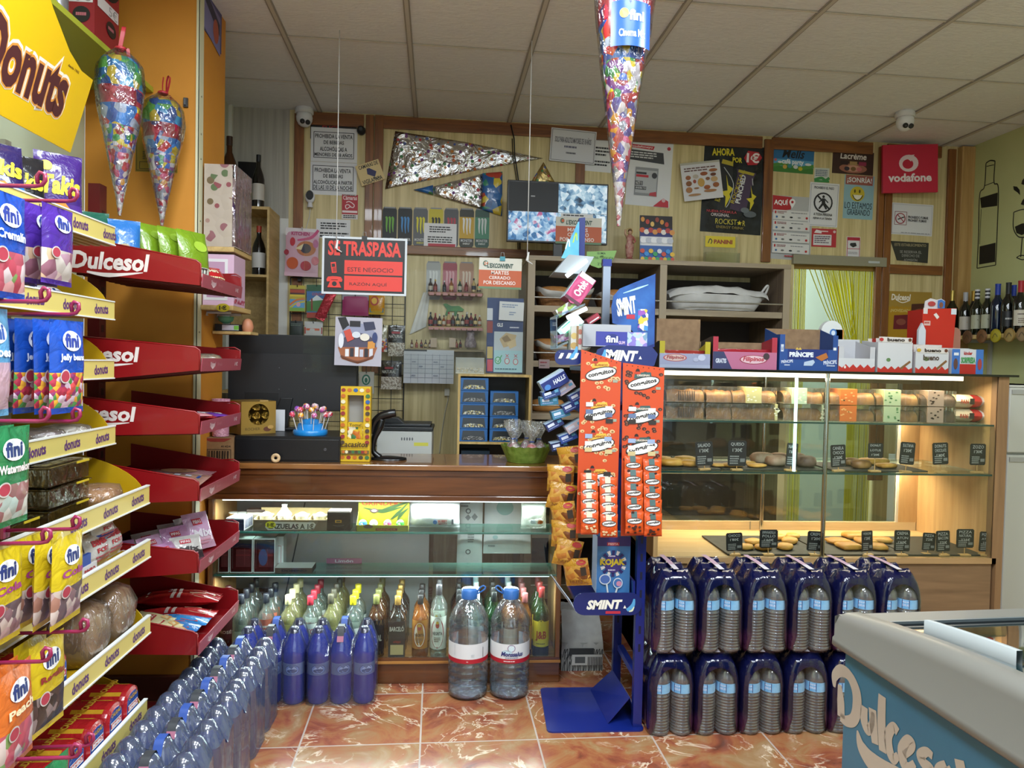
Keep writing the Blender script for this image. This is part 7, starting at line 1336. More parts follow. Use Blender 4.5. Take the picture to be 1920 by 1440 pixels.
for x,y,nm in((px_,SYn,'front'),(pr2,SYf-.02,'rear')):
 mb=MB();mb.box(x-.017,y,.006,x+.017,y+.03,1.42 if nm=='front' else 1.66,nav);
 for k in range(16):mb.box(x-.0045,y-.0008,.3+k*.07,x+.0045,y,.33+k*.07,'060c2a')
 mb.build('post',st_)
mb=MB();mb.box(px_-.012,SYn+.03,.18,px_+.012,SYf-.02,.205,navl);mb.build('cross_bar',st_)
q=sp(1137,500,SYf);mb=MB();mb.box(q[0]-.016,SYf-.015,1.55,q[0]+.016,SYf+.01,q[1],plain('9aa4b4',.3,.6));mb.box(q[0]-.019,SYf-.018,q[1],q[0]+.019,SYf+.013,q[1]+.03,navl);mb.build('post',st_)
# bottom tray with SMINT end plate
def smint_plate(mb,px,tx,Y,rot=0,sub=True):
 mb.prism([sp(x,y,Y)for x,y in px],-Y,-Y+.004,plain('16225c',.3),FRONT)
 (x0,y0,x1,y1)=tx;a,b=sp(x0,y1,Y),sp(x1,y0,Y);T=TR(0,Y-.004,0)@FRONT
 mb.txt('SMINT',(a[0]+b[0])/2,(a[1]+b[1])/2,b[0]-a[0],b[1]-a[1],'d8d6cc',T,.0006,3,.25,rot=rot)
 c=sp(x1+4,(y0+y1)/2+4,Y);mb.poly([(c[0]-.006,c[1]-.006),(c[0]+.006,c[1]-.006),(c[0],c[1]+.006)],'d8d6cc',T,.0006)
 if sub:a,b=sp(x1-32,y1+8,Y),sp(x1-4,y1+3,Y);mb.rect(a[0],a[1],b[0],b[1],'a8263a',T,.0006)
 c=sp(px[2][0]-10,(y0+y1)/2,Y);mb.stroke([(c[0]-.02,c[1]-.022),(c[0]+.002,c[1]-.004),(c[0]+.008,c[1]+.022)],[.012,.016,.006],'4a90c0',T,.0007);mb.stroke([(c[0]-.012,c[1]-.026),(c[0]+.0,c[1]-.022),(c[0]+.008,c[1]-.008)],[.004,.008,.003],'c9cdb0',T,.001)
mb=MB();ext(mb,[(1085,1136),(1190,1126),(1190,1132),(1085,1144)],SYn,SYf,nav);ext(mb,[(1187,1090),(1191,1090),(1191,1138),(1187,1138)],SYn,SYf,nav);tray=mb.build('tray',st_)
mb=MB();smint_plate(mb,plate_rounded(1075,1111,1203,1153,20),(1099,1124,1167,1142),SYn-.001,.02);mb.build('end_plate',tray)
a_,b_=onY(1082,1144,SYn),onY(1030,1062,SYf);mb=MB();d=Vector((-.028,0,.05));vs=[Vector((a_.x,SYn,a_.z-.01)),Vector((a_.x-.03,SYf,a_.z-.01)),Vector((a_.x-.03,SYf,a_.z-.01))+d,Vector((a_.x,SYn,a_.z-.01))+d]
mb.add(vs+[v+Vector((-.002,0,-.0015))for v in vs],[(0,1,2,3),(7,6,5,4),(0,4,5,1),(1,5,6,2),(2,6,7,3),(3,7,4,0)],mottle('9fb6d4','cdd8e6',22,.2));mb.build('front_lip',tray)
# middle trays and lit shelves at the top
for(y0,y1)in((852,862),(762,772),(684,692)):
 mb=MB();ext(mb,[(1092,y0+3),(1188,y0-4),(1188,y1-4),(1092,y1+3)],SYn+.01,SYf-.025,nav);mb.build('tray',st_)
mb=MB();hp=[(1113,676),(1120,655),(1140,647),(1222,650),(1233,664),(1226,686),(1180,694),(1120,690)];smint_plate(mb,hp,(1128,657,1196,676),SYn-.03,-.03,False);mb.build('header_plate',st_)
mb=MB();smint_plate(mb,plate_rounded(1040,656,1092,684,12),(1048,660,1049,661),SYn-.005,0,False)
T=TR(0,SYn-.0095,0)@FRONT
for k in range(3):a,b=sp(1046+14*k,672),sp(1054+14*k,662);mb.poly([(a[0],a[1]),(a[0]+.012,a[1]),(b[0]+.006,b[1]),(b[0]-.006,b[1])],'d8d6cc',T,.001)
mb.build('end_plate',st_)
# big SMINT header panel
mb=MB();T=TR(0,2.90,0)@FRONT;face_=[(1148,606),(1146,575),(1150,555),(1162,541),(1228,514),(1226,645),(1212,650),(1180,615)]
mb.prism([sp(x,y,2.90)for x,y in face_],0,.004,mottle('14286a','2f62a8',7,.25),TR(0,2.90,0)@FRONT);mb.prism([sp(x,y,2.90)for x,y in((1210,525),(1229,513),(1227,650),(1212,655))],-.05,.003,plain('0d1f66',.3),TR(0,2.90,0)@FRONT)
a,b=sp(1154,592,2.90),sp(1194,556,2.90);mb.txt('SMINT',(a[0]+b[0])/2,(a[1]+b[1])/2,b[0]-a[0],(b[1]-a[1])*.9,'d8d6cc',TR(0,2.896,0)@FRONT,.001,3,.3,rot=.22);a,b=sp(1174,598,2.90),sp(1190,590,2.90);mb.rect(a[0],a[1],b[0],b[1],'a8263a',TR(0,2.896,0)@FRONT,.001);mb.stroke([sp(1168,550,2.9),sp(1195,541,2.9),sp(1215,534,2.9)],[.002,.008,.002],'9fd0ec',TR(0,2.896,0)@FRONT,.001)
a,b=sp(1195,620,2.90),sp(1215,580,2.90);mb.rect(a[0],a[1],b[0],b[1],speckle('2a3a8a,c9b03a,3a80c0,d8d8dc,8a4aa0',60,.3,bmp=0),TR(0,2.896,0)@FRONT,.0015);mb.build('header_panel',st_)
# sky-blue header board seen edge-on with its navy rim
mb=MB();mb.prism([sp(x,y,2.95)for x,y in((1052,484),(1084,416),(1086,416),(1086,488))],0,.004,mottle('2f8fd0','6fc0e4',6,.25),TR(0,2.95,0)@FRONT);mb.prism([sp(x,y,2.95)for x,y in((1086,409),(1097,408),(1096,486),(1085,488))],-.03,.004,plain('13246e',.3),TR(0,2.95,0)@FRONT)
for x,y,c in((1063,458,'d8ecf4'),(1077,446,'b0d84a')):p0=sp(x,y,2.95);mb.stroke([(p0[0]-.006,p0[1]-.02),(p0[0]+.006,p0[1]+.02),(p0[0]+.010,p0[1]-.01)],.005,c,TR(0,2.946,0)@FRONT,.001)
mb.build('header_board',st_)
mb=MB();ext(mb,[(1035,514),(1062,482),(1108,486),(1090,518)],2.88,3.06,plain('9aa0a4',.3,.4),2.95);mb.build('lamp_hood',st_)
for k,(x0,y0,x1,y1,c)in enumerate(((1062,518,1100,488,'eefaff'),(1063,596,1100,578,'f0fbff'),(1055,622,1086,596,'bfffe6'))):
 a,b=onY(x0,y0,2.865),onY(x1,y1,2.865);mb=MB();mb.cyl(a,b,.008 if k<2 else .010,glow(c,5 if k<2 else 2.2),seg=10);mb.build('lamp_or_reflection_tube',st_)
mb=MB()
for(p0,p1)in(((1040,592),(1094,570)),((1041,650),(1064,639))):ext(mb,[p0,p1,(p1[0],p1[1]+4),(p0[0],p0[1]+4)],2.86,3.05,clear('d0ecf4',.12,.05),2.90)
ext(mb,[(1040,592),(1042,592),(1043,652),(1041,652)],2.86,3.05,clear('c0e4f4',.15,.05),2.90);mb.build('acrylic_shelf',st_)
def sbox(name,label,cat,cx,cy,wpx,hpx,rot,Y,dep,front,items=(),side=None,top=None,group=None):
 k=Y/FPX;w,h=wpx*k,hpx*k;c=onY(cx,cy,Y);mb=MB();mb.box(-w/2,0,-h/2,w/2,dep,h/2,front)
 if side:mb.box(-w/2-.001,.001,-h/2+.001,-w/2,dep-.001,h/2-.001,side)
 if top:mb.box(-w/2+.001,.001,h/2,w/2-.001,dep-.001,h/2+.001,top)
 face(mb,(0,0,100,100),w,h,items,FRONT);o=mb.build(name);tag(o,label,cat,group);place(o,c,0,0,-rot);return o
sbox('gum_box','pink gum box tilted on the upper lit shelf of the blue stand','gum box',1088,541,58,34,.99,2.88,.13,'b03a6a',[('C',40,50,46,46,'c2507e'),('C',40,50,30,34,'b03a6a'),('T','Orbit',24,28,78,74,'e8e0e6',B(2)),('R',82,4,100,96,'d0b8c4'),('R',0,0,10,100,'5a3040')],top='c8dcec')
sbox('gum_pack','small clear fronted gum pack under the pink gum box','gum',1062,578,40,16,.6,2.89,.10,speckle('7a5a4a,8aa04a,c9c4d0,7a4a8a',60,.3))
sbox('gum_box','mint green and white gum box on the lower lit shelf of the blue stand','gum box',1070,612,50,22,.75,2.90,.12,'cfe6e4',[('R',20,10,60,90,'2fb08a')],top='e0f0f0')
sbox('gum_box','dark red gum box behind the mint green one on the blue stand','gum box',1113,598,26,12,.6,2.92,.10,'8a2030',[('R',10,60,90,80,'c9c0c4')])
sbox('gum_pack','purple patterned gum packs box at the tip of the lower lit shelf','gum',1056,633,32,14,.25,2.88,.10,speckle('5a6a5a,7a4a70,9a8a9a,4a5a8a',70,.3))
a=onY(1078,655,2.80);o,w,h=tbox('wafer_carton','open white and gold carton of wafers left of the fini box','carton',1070,1091,611,656,2.82,.10,'b9b6b0',[('C',1076,630,6,6,'b9a060'),('C',1076,648,7,6,'a88a50'),('C',1087,622,4,5,'a86a5a'),('C',1087,640,4,6,'a85a5a'),('R',1080,611,1084,656,'8a6a44')])
o=thing('sweet_box','grey tray box with a purple fini front on top of the blue stand','box',(onY(1153,650,2.79).x,2.79,onY(1153,650,2.79).z));w=onY(1213,650,2.79).x-onY(1093,650,2.79).x;h=onY(1153,606,2.79).z-onY(1153,650,2.79).z;hf=onY(1153,622,2.79).z-onY(1153,650,2.79).z
mb=MB();mb.box(-w/2,.10,0,w/2*.68,.103,h,'a4a4a8');mb.box(-w/2,0,0,w/2,.10,.003,'9a9aa0');mb.box(-w/2,.003,.003,-w/2+.003,.10,h*.95,'8f8f96');mb.box(w/2-.003,.003,.003,w/2,.10,hf,'3a3f8a');mb.build('tray',o)
mb=MB();mb.box(-w/2*.6,0,.003,w/2,.003,hf,'34388a');face(mb,(1118,622,1213,650),w*.8,hf,[('C',1148,636,14,9,'1f2a6a'),('T','fini',1136,630,1159,643,'d8d8e4',B(2)),('T','GUM',1160,640,1172,646,'c9b0d0',B(2)),('R',1176,623,1213,650,speckle('7a6ab0,b9a0c8,9fb0c8,c9c0d8,6a8aa0',60,.3,bmp=0))],TR(w*.1,0,hf/2+.0015)@FRONT);mb.build('printed_front',o)
# halls and other packs on the left face
sbox('sweet_box','navy and white cough sweet box tilted at the left of the blue stand','sweets',1040,716,52,26,.55,2.86,.10,'14266e',[('T','HALLS',44,34,94,68,'d4d8e4',dict(bold=2,shear=.2)),('C',18,60,12,20,'3f7ac0'),('R',0,0,100,14,'9fb0d0')],top='c0d4dc',side='a8c8d8')
PKC=[('1f3f7a','dark blue',1034,738,.35),('2f6f8a','teal',1030,752,.1),('b9a7b0','pink and white',1062,728,.6),('1a2a6a','navy',1072,762,.45),('3a7a9a','sky blue',1052,776,.3),('16255c','midnight blue',1040,796,.5),('c0b0b8','pale pink',1078,800,.55),('24408a','royal blue',1066,820,.4),('101c48','black blue',1050,836,.25),('2a3a7a','slate blue',1084,742,.5)]
for k,(c,n_,x,y,r_)in enumerate(PKC):sbox('gum_pack',f'{n_} gum pack tilted among the packs at the left of the blue stand','gum',x,y,34,15,r_,2.86+.012*(k%3),.08,c,[('R',10,20,50,55,'c9cfe0'),('N',10,65,90,85,1,'8fa0d0'),('R',70,20,92,55,'5a9ac0')],top='9fb6cc',group='gum packs on the left of the blue stand')
sbox('gum_pack','light blue pack sticking out below the gold snack bags','gum',1046,938,22,30,-.2,2.92,.06,'3f5f9a',[('R',0,0,14,100,'1a2a4a')])
# kojak lollipop box
o,w,h=tbox('lollipop_box','tall purple and blue KOJAK lollipop box on the bottom tray of the blue stand','box',1118,1180,1006,1113,2.80,.10,'3f78b4',[('R',1118,1006,1180,1024,'3a2f78'),('R',1136,1017,1159,1023,'b0303a'),('T','FIESTA',1138,1018,1157,1022,'d8c8c8')]+[('P',[(1148+9*math.cos(a-.1),1056+9*math.sin(a-.1)),(1148+25*math.cos(a-.13),1056+25*math.sin(a-.13)),(1148+25*math.cos(a+.13),1056+25*math.sin(a+.13)),(1148+9*math.cos(a+.1),1056+9*math.sin(a+.1))],'d8d8dc' if i%2 else '2a2468')for i,a in enumerate([2*PI*i/16 for i in range(16)])]+[('C',1148,1056,17,17,'3a2f78'),('T','KOJAK',1123,1047,1170,1062,'c9b42a',B(3)),('N',1138,1040,1158,1044,1,'d0cce0'),('N',1138,1066,1158,1070,1,'d0cce0'),('S',[(1136,1092),(1139,1112)],3,'d0d4d8',1),('S',[(1157,1098),(1153,1112)],3,'d0d4d8',1),('C',1133,1085,11,10,'c9d4e4'),('C',1133,1085,9,8,'4a6ab0'),('C',1157,1092,9,10,'c9d4e4'),('C',1157,1092,7.5,8,'3f70b0'),('C',1159,1093,5,5,'c98aa8')],side='9fb0cc')
# ---- two hanging cards of small orange bags
orc=plain('b8431a',.35);
def cong_card(label,px,rows,brown,n_bags,bagrows,Y,seed):
 """px: four photo corners TL TR BR BL"""
 P4=[onY(x,y,Y)for x,y in px];c=sum(P4,Vector())/4;o=thing('snack_card',label,'snack card',c,0,'orange snack cards on the blue stand')
 L=[(p.x-c.x,p.z-c.z)for p in P4]
 def at(u,v):a=(L[0][0]+(L[1][0]-L[0][0])*u,L[0][1]+(L[1][1]-L[0][1])*u);b=(L[3][0]+(L[2][0]-L[3][0])*u,L[3][1]+(L[2][1]-L[3][1])*u);return(a[0]+(b[0]-a[0])*v,a[1]+(b[1]-a[1])*v)
 W_=L[1][0]-L[0][0];H_=L[0][1]-L[3][1]
 mb=MB();mb.prism([at(0,0),at(1,0),at(1,1),at(0,1)],-.003,0,orc,FRONT);nut='b98a5a' if not brown else '3a1c14';R=random.Random(seed)
 for r,v in enumerate(rows):
  cx,cy=at(.5,v);rot=.22
  for k in range(24):
   u_=R.uniform(.06,.94);vv=v+R.uniform(-.07,.09);q=at(u_,vv);mb.disc(q[0],q[1],W_*.055,W_*.04,'c9a878' if not brown else nut,FRONT,.0004+.00001*k,8);mb.disc(q[0]+.001,q[1]-.001,W_*.022,W_*.018,'8a5a34' if not brown else '7a4a34',FRONT,.0007+.00001*k,6)
  q=at(.45,v-.042);mb.poly([(q[0]-W_*.18,q[1]-.01),(q[0]+W_*.25,q[1]-.006),(q[0]+W_*.22,q[1]+.014),(q[0]-W_*.15,q[1]+.012)],'c9a03a' if not brown else '34504e',FRONT,.001)
  mb.txt('BLANCO' if not brown else 'ORIGINAL',q[0]+W_*.05,q[1]+.002,W_*.32,.008,'8a3a14' if not brown else 'c9b8a8',FRONT,.0014,2)
  q=at(.42,v-.05);mb.disc(q[0]-.01,q[1]+.012,W_*.05,W_*.06,'2a1814',FRONT,.0014,10);mb.disc(q[0]-.01,q[1]+.005,W_*.08,W_*.035,'a8341c',FRONT,.0016,10)
  n=20;el=lambda a,b:[(cx+a*math.cos(t)*math.cos(rot)-b*math.sin(t)*math.sin(rot),cy+a*math.cos(t)*math.sin(rot)+b*math.sin(t)*math.cos(rot))for t in[2*PI*k/n for k in range(n)]]
  mb.poly(el(W_*.40,.024),'2a2420',FRONT,.0018);mb.poly(el(W_*.375,.0205),'d4d0cc',FRONT,.0022);mb.txt('conguitos',cx,cy,W_*.64,.020,'1c1614',FRONT,.0026,2,rot=rot)
  q=at(.86,v+.02);mb.rect(q[0]-.009,q[1]-.005,q[0]+.009,q[1]+.005,'8a9080',FRONT,.0012)
  if r:
   for u_,dv in((.24,-.04),(.72,-.042),(.24,.0),(.72,-.004),(.24,.035),(.74,.03)):q=at(u_,v+dv);mb.rect(q[0]-W_*.09,q[1]-.008,q[0]+W_*.09,q[1]+.008,['8a9ab8','2a2420','b9a87a','5a6a8a','c9c4c0'][(r+int(u_*10)+int(dv*100))%5],FRONT,.003)
 for k in range(7):q=at(.1+.13*k,.012);mb.disc(q[0],q[1],.002,.002,'2a1410',FRONT,.001,6)
 mb.build('printed_card',o)
 wb,hb=W_*.43,.085
 for cl in range(2):
  for r in range(n_bags):
   v=bagrows[0]+(bagrows[1]-bagrows[0])*(n_bags-1-r)/(n_bags-1)+.012*cl;q=at(.26+.47*cl,v);b=MB();S=bag(b,wb,hb,.016,[(.08,pack('8f2f12')),(1,pack('c24a1a'))],seed*9+r+cl,TR(0,0,-hb));fn=lambda x,y,d_=0:bagface(S)(x,y+hb/2,d_)
   it=[('R',30,0,62,26,'34504e' if brown else 'c0b49a'),('C',48,40,42,13,'2a2420'),('C',48,40,38,10.5,'d4d0cc'),('T','conguitos',16,33,80,46,'1c1614',dict(bold=2,rot=.12))]+[('C',R.uniform(12,88),R.uniform(62,92),8,4.5,nut if brown else 'd0b48a')for _ in range(9)]
   Art((0,0,100,100),wb,hb).draw(it,TR(0,0,-hb),.0006,.0002,fn,b);bo=b.build('snack_bag');tag(bo,f'orange nut bag on the {"chocolate" if brown else "white"} nut card, {["inner","outer"][cl]} column, '+(['lowest','second from the bottom','third from the bottom','fourth from the bottom','fifth from the bottom','top'][r]),'snack bag','small orange bags on the orange cards');place(bo,(c.x+q[0],Y-.006-.0165*(n_bags-r)*.55-.002,c.z+q[1]),rnd.uniform(-.06,.06),-.05)
 return o
cong_card('orange snack card with white chocolate nut print, first of two on the blue stand',[(1090,655),(1165,679),(1156,1000),(1080,1000)],(.10,.325,.50,.70),False,5,(.66,.86),2.70,3)
cong_card('orange snack card with chocolate nut print, second of two on the blue stand',[(1168,680),(1246,690),(1236,1003),(1164,1005)],(.105,.30,.485),True,5,(.53,.84),2.71,7)
# strip of gold-brown snack bags on the left
glb=pack('a87a24',.25,.4);brn=speckle('8a5220,a86a2a,6a3a18,b98a3a',50,.3)
for k in range(7):
 y=838+34*k;x=1068-6*(k%2)+(6 if k>4 else 0)-(10 if 1<=k<=4 else 0);q=onY(x,y,2.78);w,h=.105,.105
 mb=MB();S=bag(mb,w,h,.03,[(.10,glb),(.28,glb),(.72,brn),(1,glb)],100+k,TR(0,0,-h));Art((0,0,100,100),w,h).draw([('C',75,14,18,9,'9a2420'),('T','NUTS',20,76,70,86,'7a4a1c'),('R',70,30,90,60,'2a2018')],TR(0,0,-h),.0006,.0003,lambda x_,y_,d_=0:bagface(S)(x_,y_+h/2,d_),mb)
 o=mb.build('snack_bag');tag(o,'gold brown nut bag in the hanging strip on the blue stand, '+['top one','second from the top','third from the top','fourth from the top','fifth from the top','second from the bottom','bottom one'][k],'snack bag','gold brown nut bags on the blue stand');place(o,(q.x,2.80-.010*k,q.z),-.5+.25*(k%3),.10,.18*((k%3)-1))
 # ---- two big water jugs
def jug(label,X,front):
 o=thing('water_jug',label,'water jug',(X,3.084,0),0);h=.43;r=.0845
 prof=[(.070,.002),(.082,.010),(.0845,.03),(.082,.045)]
 for i in range(4):z=.05+i*.026;prof+=[(.0845,z+.004),(.0845,z+.014),(.0805,z+.020)]
 prof+=[(.083,.158),(.083,.240),(.0805,.248),(.0845,.256),(.0845,.27),(.0805,.278),(.0845,.286),(.0845,.302),(.083,.318),(.070,.352),(.048,.388),(.034,.402),(.031,.404),(.031,.412)]
 wtr=clear('f2f6f8',.08,.03,.35,18,('c4d4de',.04),.25);mb=MB();mb.lathe(prof,wtr,28);mb.build('body',o)
 mb=MB();mb.lathe([(.06,.004),(.078,.012),(.079,.026),(.05,.03),(.0,.03)],clear('a8c8e4',.2,.05,.9,60,('8fb4d8',.25),.4),24);mb.build('base_ribs',o)
 R=.0838;mb=MB();mb.grid(26,2,lambda u,v:(R*math.sin((u-.5)*5.2),-R*math.cos((u-.5)*5.2),.176+.062*v),'d6d9dc');mb.grid(26,1,lambda u,v:(R*math.sin((u-.5)*5.2),-R*math.cos((u-.5)*5.2),.158+.018*v),'a81c2c')
 fn=lambda x,y,d=0:((R+d+.0004)*math.sin(x/R),-(R+d+.0004)*math.cos(x/R),y+.197)
 it=[('C',50,20,11,20,'9a8aa0'),('C',50,20,8.5,15,'c9dce4'),('S',[(44,8),(50,16),(56,8)],2,'d8e4ea'),('C',38,40,14,10,'b4cdd8'),('T','Monssalus',22,38,82,62,'24286a',dict(bold=2,shear=.25)),('N',34,66,70,72,1,'5a5a80'),('N',30,82,70,92,1,'e0c0c4')]if front else[('S',[(10,4),(10,60)],1,'b4b8bc',1),('S',[(92,20),(92,74)],1.4,'2c2a30',1),('N',56,50,66,66,4,'c0c6ca'),('N',44,84,50,92,1,'e0c0c4')]
 Art((0,0,100,100),.155,.080).draw(it,None,.0003,.0003,fn,mb);mb.build('label_band',o)
 bl=plain('3a6fb8',.3);mb=MB();mb.lathe([(.033,.408),(.034,.412),(.034,.442),(.030,.447),(0,.447)],bl,24);mb.build('cap',o)
 s=1 if not front else-1;mb=MB();mb.tube(spline([(.034*s,0,.425),(.055*s,-.01,.44),(.066*s,-.012,.452),(.058*s,-.012,.462),(.042*s,-.008,.45),(.034*s,-.004,.432)],5),.0035,bl,6);mb.build('carry_ring',o);return o
jug('large water jug with plain label side turned forward before the counter',onZ(877,1315,0).x,False);jug('large water jug with heart logo label before the counter',onZ(955,1312,0).x+.003,True)
# patterned carton under crumpled grey paper between counter and stand
a,b=onZ(1052,1258,0),onZ(1130,1258,0);w=b.x-a.x;bx=thing('carton','black and white patterned carton with crumpled grey paper behind the blue stand','carton',((a.x+b.x)/2,a.y,0));h=onY(1090,1205,a.y).z
mb=MB();mb.box(-w/2,0,0,w/2,.25,h,'8f9290')
it=[('S',[(x,1258-(i%2)*12),(x+4,1240-(i%2)*8),(x+4,1258)],1.2,'22262a')for i,x in enumerate(range(1054,1128,5))]+[('S',[(x,1232-(i%2)*8),(x+4,1216),(x+4,1236)],1.2,'22262a')for i,x in enumerate(range(1054,1128,5))]+[('R',1066,1214,1112,1228,'2a2e30'),('R',1071,1226,1128,1246,'a9aaa8'),('R',1077,1230,1096,1242,'4a4e50')]+[('R',1101+3*i,1230,1102.6+3*i,1246,'2a2a2c')for i in range(9)]
face(mb,(1052,1205,1130,1258),w,h,it,TR(0,0,h/2)@FRONT);mb.build('box',bx)
mb=MB();H2=onY(1090,1156,a.y).z-h;mb.grid(12,8,lambda u,v:((u-.5)*w*(1.02-.1*v),-.006-.012*noise.noise((u*5,v*5,1))+.1*v*v,h*.62+(H2+h*.38)*v+.012*noise.noise((u*6,v*4,7))),mottle('8e8f8e','a9aaa8',9,.7,.4));mb.grid(12,6,lambda u,v:((u-.5)*w*.9,.094+.15*v,h+H2-.012+.014*noise.noise((u*5,v*5,3))),mottle('8e8f8e','a9aaa8',9,.7,.4));mb.build('paper',bx)
# ================================================================== BREAD SHELVES AND WHAT STANDS ON THEM
UY=4.10
ub=boards('6a5a4c','85745f',.55,.3,'shelf_board');ubd=plain('54483e',.6);ubx=wood('8a7a64','a3937a','x',.6,.5)
def ux(px,py=520):return onR(px,py,UY).x
UZ=[onR(1100,y,UY).z for y in(491,575,678,776)]+[.82,.45,.10]
X0,X1,XM=ux(990),ux(1482),ux(1244)
bu=thing('bread_shelves','tall brown bread shelving unit against the back wall','shelving',room(X0,UY,0),DEL);W_=X1-X0;D_=YB-.003-UY
for x in(0,XM-X0-.02,W_-.04):mb=MB();mb.box(x,0,0,x+.04,D_,UZ[0]-.001,ub);mb.box(x-.0003,-.002,0,x+.0403,0,UZ[0]-.001,'a09078');mb.build('upright',bu)
mb=MB();mb.box(.04,D_-.01,0,W_-.04,D_,UZ[0]-.03,plain('3c332d',.7));mb.build('back_panel',bu)
mb=MB();mb.box(-.002,-.004,UZ[0],W_+.002,D_,UZ[0]+.025,ubx);mb.build('top_board',bu)
for z in UZ[1:]:
 for a,b in((.041,XM-X0-.021),(XM-X0+.021,W_-.041)):mb=MB();mb.box(a,.003,z-.035,b,D_-.011,z,ubx);sh=mb.build('shelf',bu);mb=MB();mb.cyl((a,.0,z+.045),(b,.0,z+.045),.005,plain('b4b0a8',.3,.8),seg=8);mb.build('wire_rail',sh)
q=onR(1020,687,UY);mb=MB();mb.box(-.03,-.001,-.025,.03,0,.025,'a08a8c');face(mb,(0,0,100,100),.06,.05,[('N',10,20,80,50,1,'8a2a3a'),('N',10,60,70,80,1,'5a4a4a')],TR(0,-.001,0)@FRONT);o=mb.build('price_label');tag(o,'small mauve price label on the edge of the bread shelves','label');place(o,room(q.x,UY-.006,UZ[2]-.018),DEL)
wick=mottle('7a5230','96683c',60,.7,.5);cloth=mottle('b4b2ae','d0cecb',10,.85,.5);bred=mottle('a06a34','c48c4c',12,.6,.2)
def basket(label,x0,x1,z,y0,h,cl=True,seed=1):
 a,b=ux(x0),ux(x1);w=b-a;d=.30;o=thing('bread_basket',label,'basket',room((a+b)/2,UY+y0+d/2,z+.001),DEL,'bread baskets on the brown shelves')
 def rimf(s,zz,wob=0):return lambda u:((w/2*s)*(abs(math.cos(2*PI*u))**.5)*(1 if math.cos(2*PI*u)>0 else-1),(d/2*s)*(abs(math.sin(2*PI*u))**.5)*(1 if math.sin(2*PI*u)>0 else-1),zz)
 mb=MB();mb.grid(40,6,lambda u,v:(lambda p:(p[0],p[1],h*v+(h*.35*abs(p[0]/(w/2))**3*v)))(rimf(.82+.18*v,0)(u)),wick,closed_u=True);mb.grid(40,1,lambda u,v:(lambda p:(p[0]*(1-v),p[1]*(1-v),.002))(rimf(.82,0)(u)),wick,closed_u=True);mb.build('wicker',o)
 if cl:mb=MB();mb.grid(40,8,lambda u,v:(lambda p:(p[0],p[1]-.01,h*(.25+.85*v)+h*.35*abs(p[0]/(w/2))**3+.014*noise.noise((p[0]*14+seed,p[1]*14,v*3))))(rimf(.70+.40*v if v<.8 else 1.02+.02*(v-.8),0)(u)),cloth,closed_u=True);mb.build('cloth_liner',o)
 return o
def loaf(label,x,z,L,r,rz=.1,seed=2,y=.12,m=None):
 o=lump('loaf',label,'bread',room(ux(x),UY+y,z+.001),L,r*2,r*1.5,m or bred,DEL+rz,'loaves on the brown shelves',None,seed,.1);return o
basket('wicker basket with white cloth on the upper board of the first bread bay',1010,1120,UZ[1],.02,.075,True,1);loaf('round loaf in the cloth lined basket on the upper bread board',1050,UZ[1]+.05,.20,.05,0,3,.17)
basket('wicker basket with bread at the divider end of the upper bread board',1130,1225,UZ[1],.02,.06,True,2);loaf('small loaf in the basket by the divider of the upper bread board',1172,UZ[1]+.05,.16,.045,.2,4,.17)
basket('wicker basket with white cloth on the second board of the first bread bay',1012,1120,UZ[2],.02,.075,True,3);loaf('long golden loaf in the basket on the second bread board',1042,UZ[2]+.055,.22,.05,-.1,5,.17)
# cloth-covered basket
a,b=ux(1258),ux(1452);w=b-a;z=UZ[1];o=thing('bread_basket','wide basket covered with a white cloth on the second bay of bread shelves','basket',room((a+b)/2,UY+.19,z+.009),DEL);zt=onR(1350,535,UY).z-z
mb=MB();mb.grid(40,8,lambda u,v:(lambda c,s,t:((w/2)*(.80+.2*v)*abs(c)**.4*(1 if c>0 else-1),.15*(.85+.15*v)*abs(s)**.4*(1 if s>0 else-1),zt*.62*v+.006*noise.noise((c*4,s*4,v*3))))(math.cos(2*PI*u),math.sin(2*PI*u),0),cloth,closed_u=True);mb.build('basket_sides',o)
mb=MB();mb.grid(30,14,lambda u,v:((u-.5)*w*.97,-.15+.30*v,zt*(.62+.42*math.sin(PI*u)**.5*math.sin(PI*(.2+.6*v)))+.012*noise.noise((u*9,v*5,2))-(.03 if v<.05 else 0)),cloth);mb.build('cloth',o)
mb=MB();mb.tube(spline([(w/2-.05,-.10,zt*.6),(w/2-.02,-.13,zt*1.0),(w/2-.005,-.12,zt*.95),(w/2-.02,-.09,zt*.5)],6),.007,'c9c7c4',8);mb.build('loop_handle',o)
for k in range(3):loaf('loaf on the lower bread board, '+['by the outer upright','in the middle','by the divider'][k],1040+70*k,UZ[3],.2,.05,.1*k,8+k,.16)
loaf('dark loaf on the second board of the covered basket bay',1345,UZ[2],.24,.05,0,12,.2)
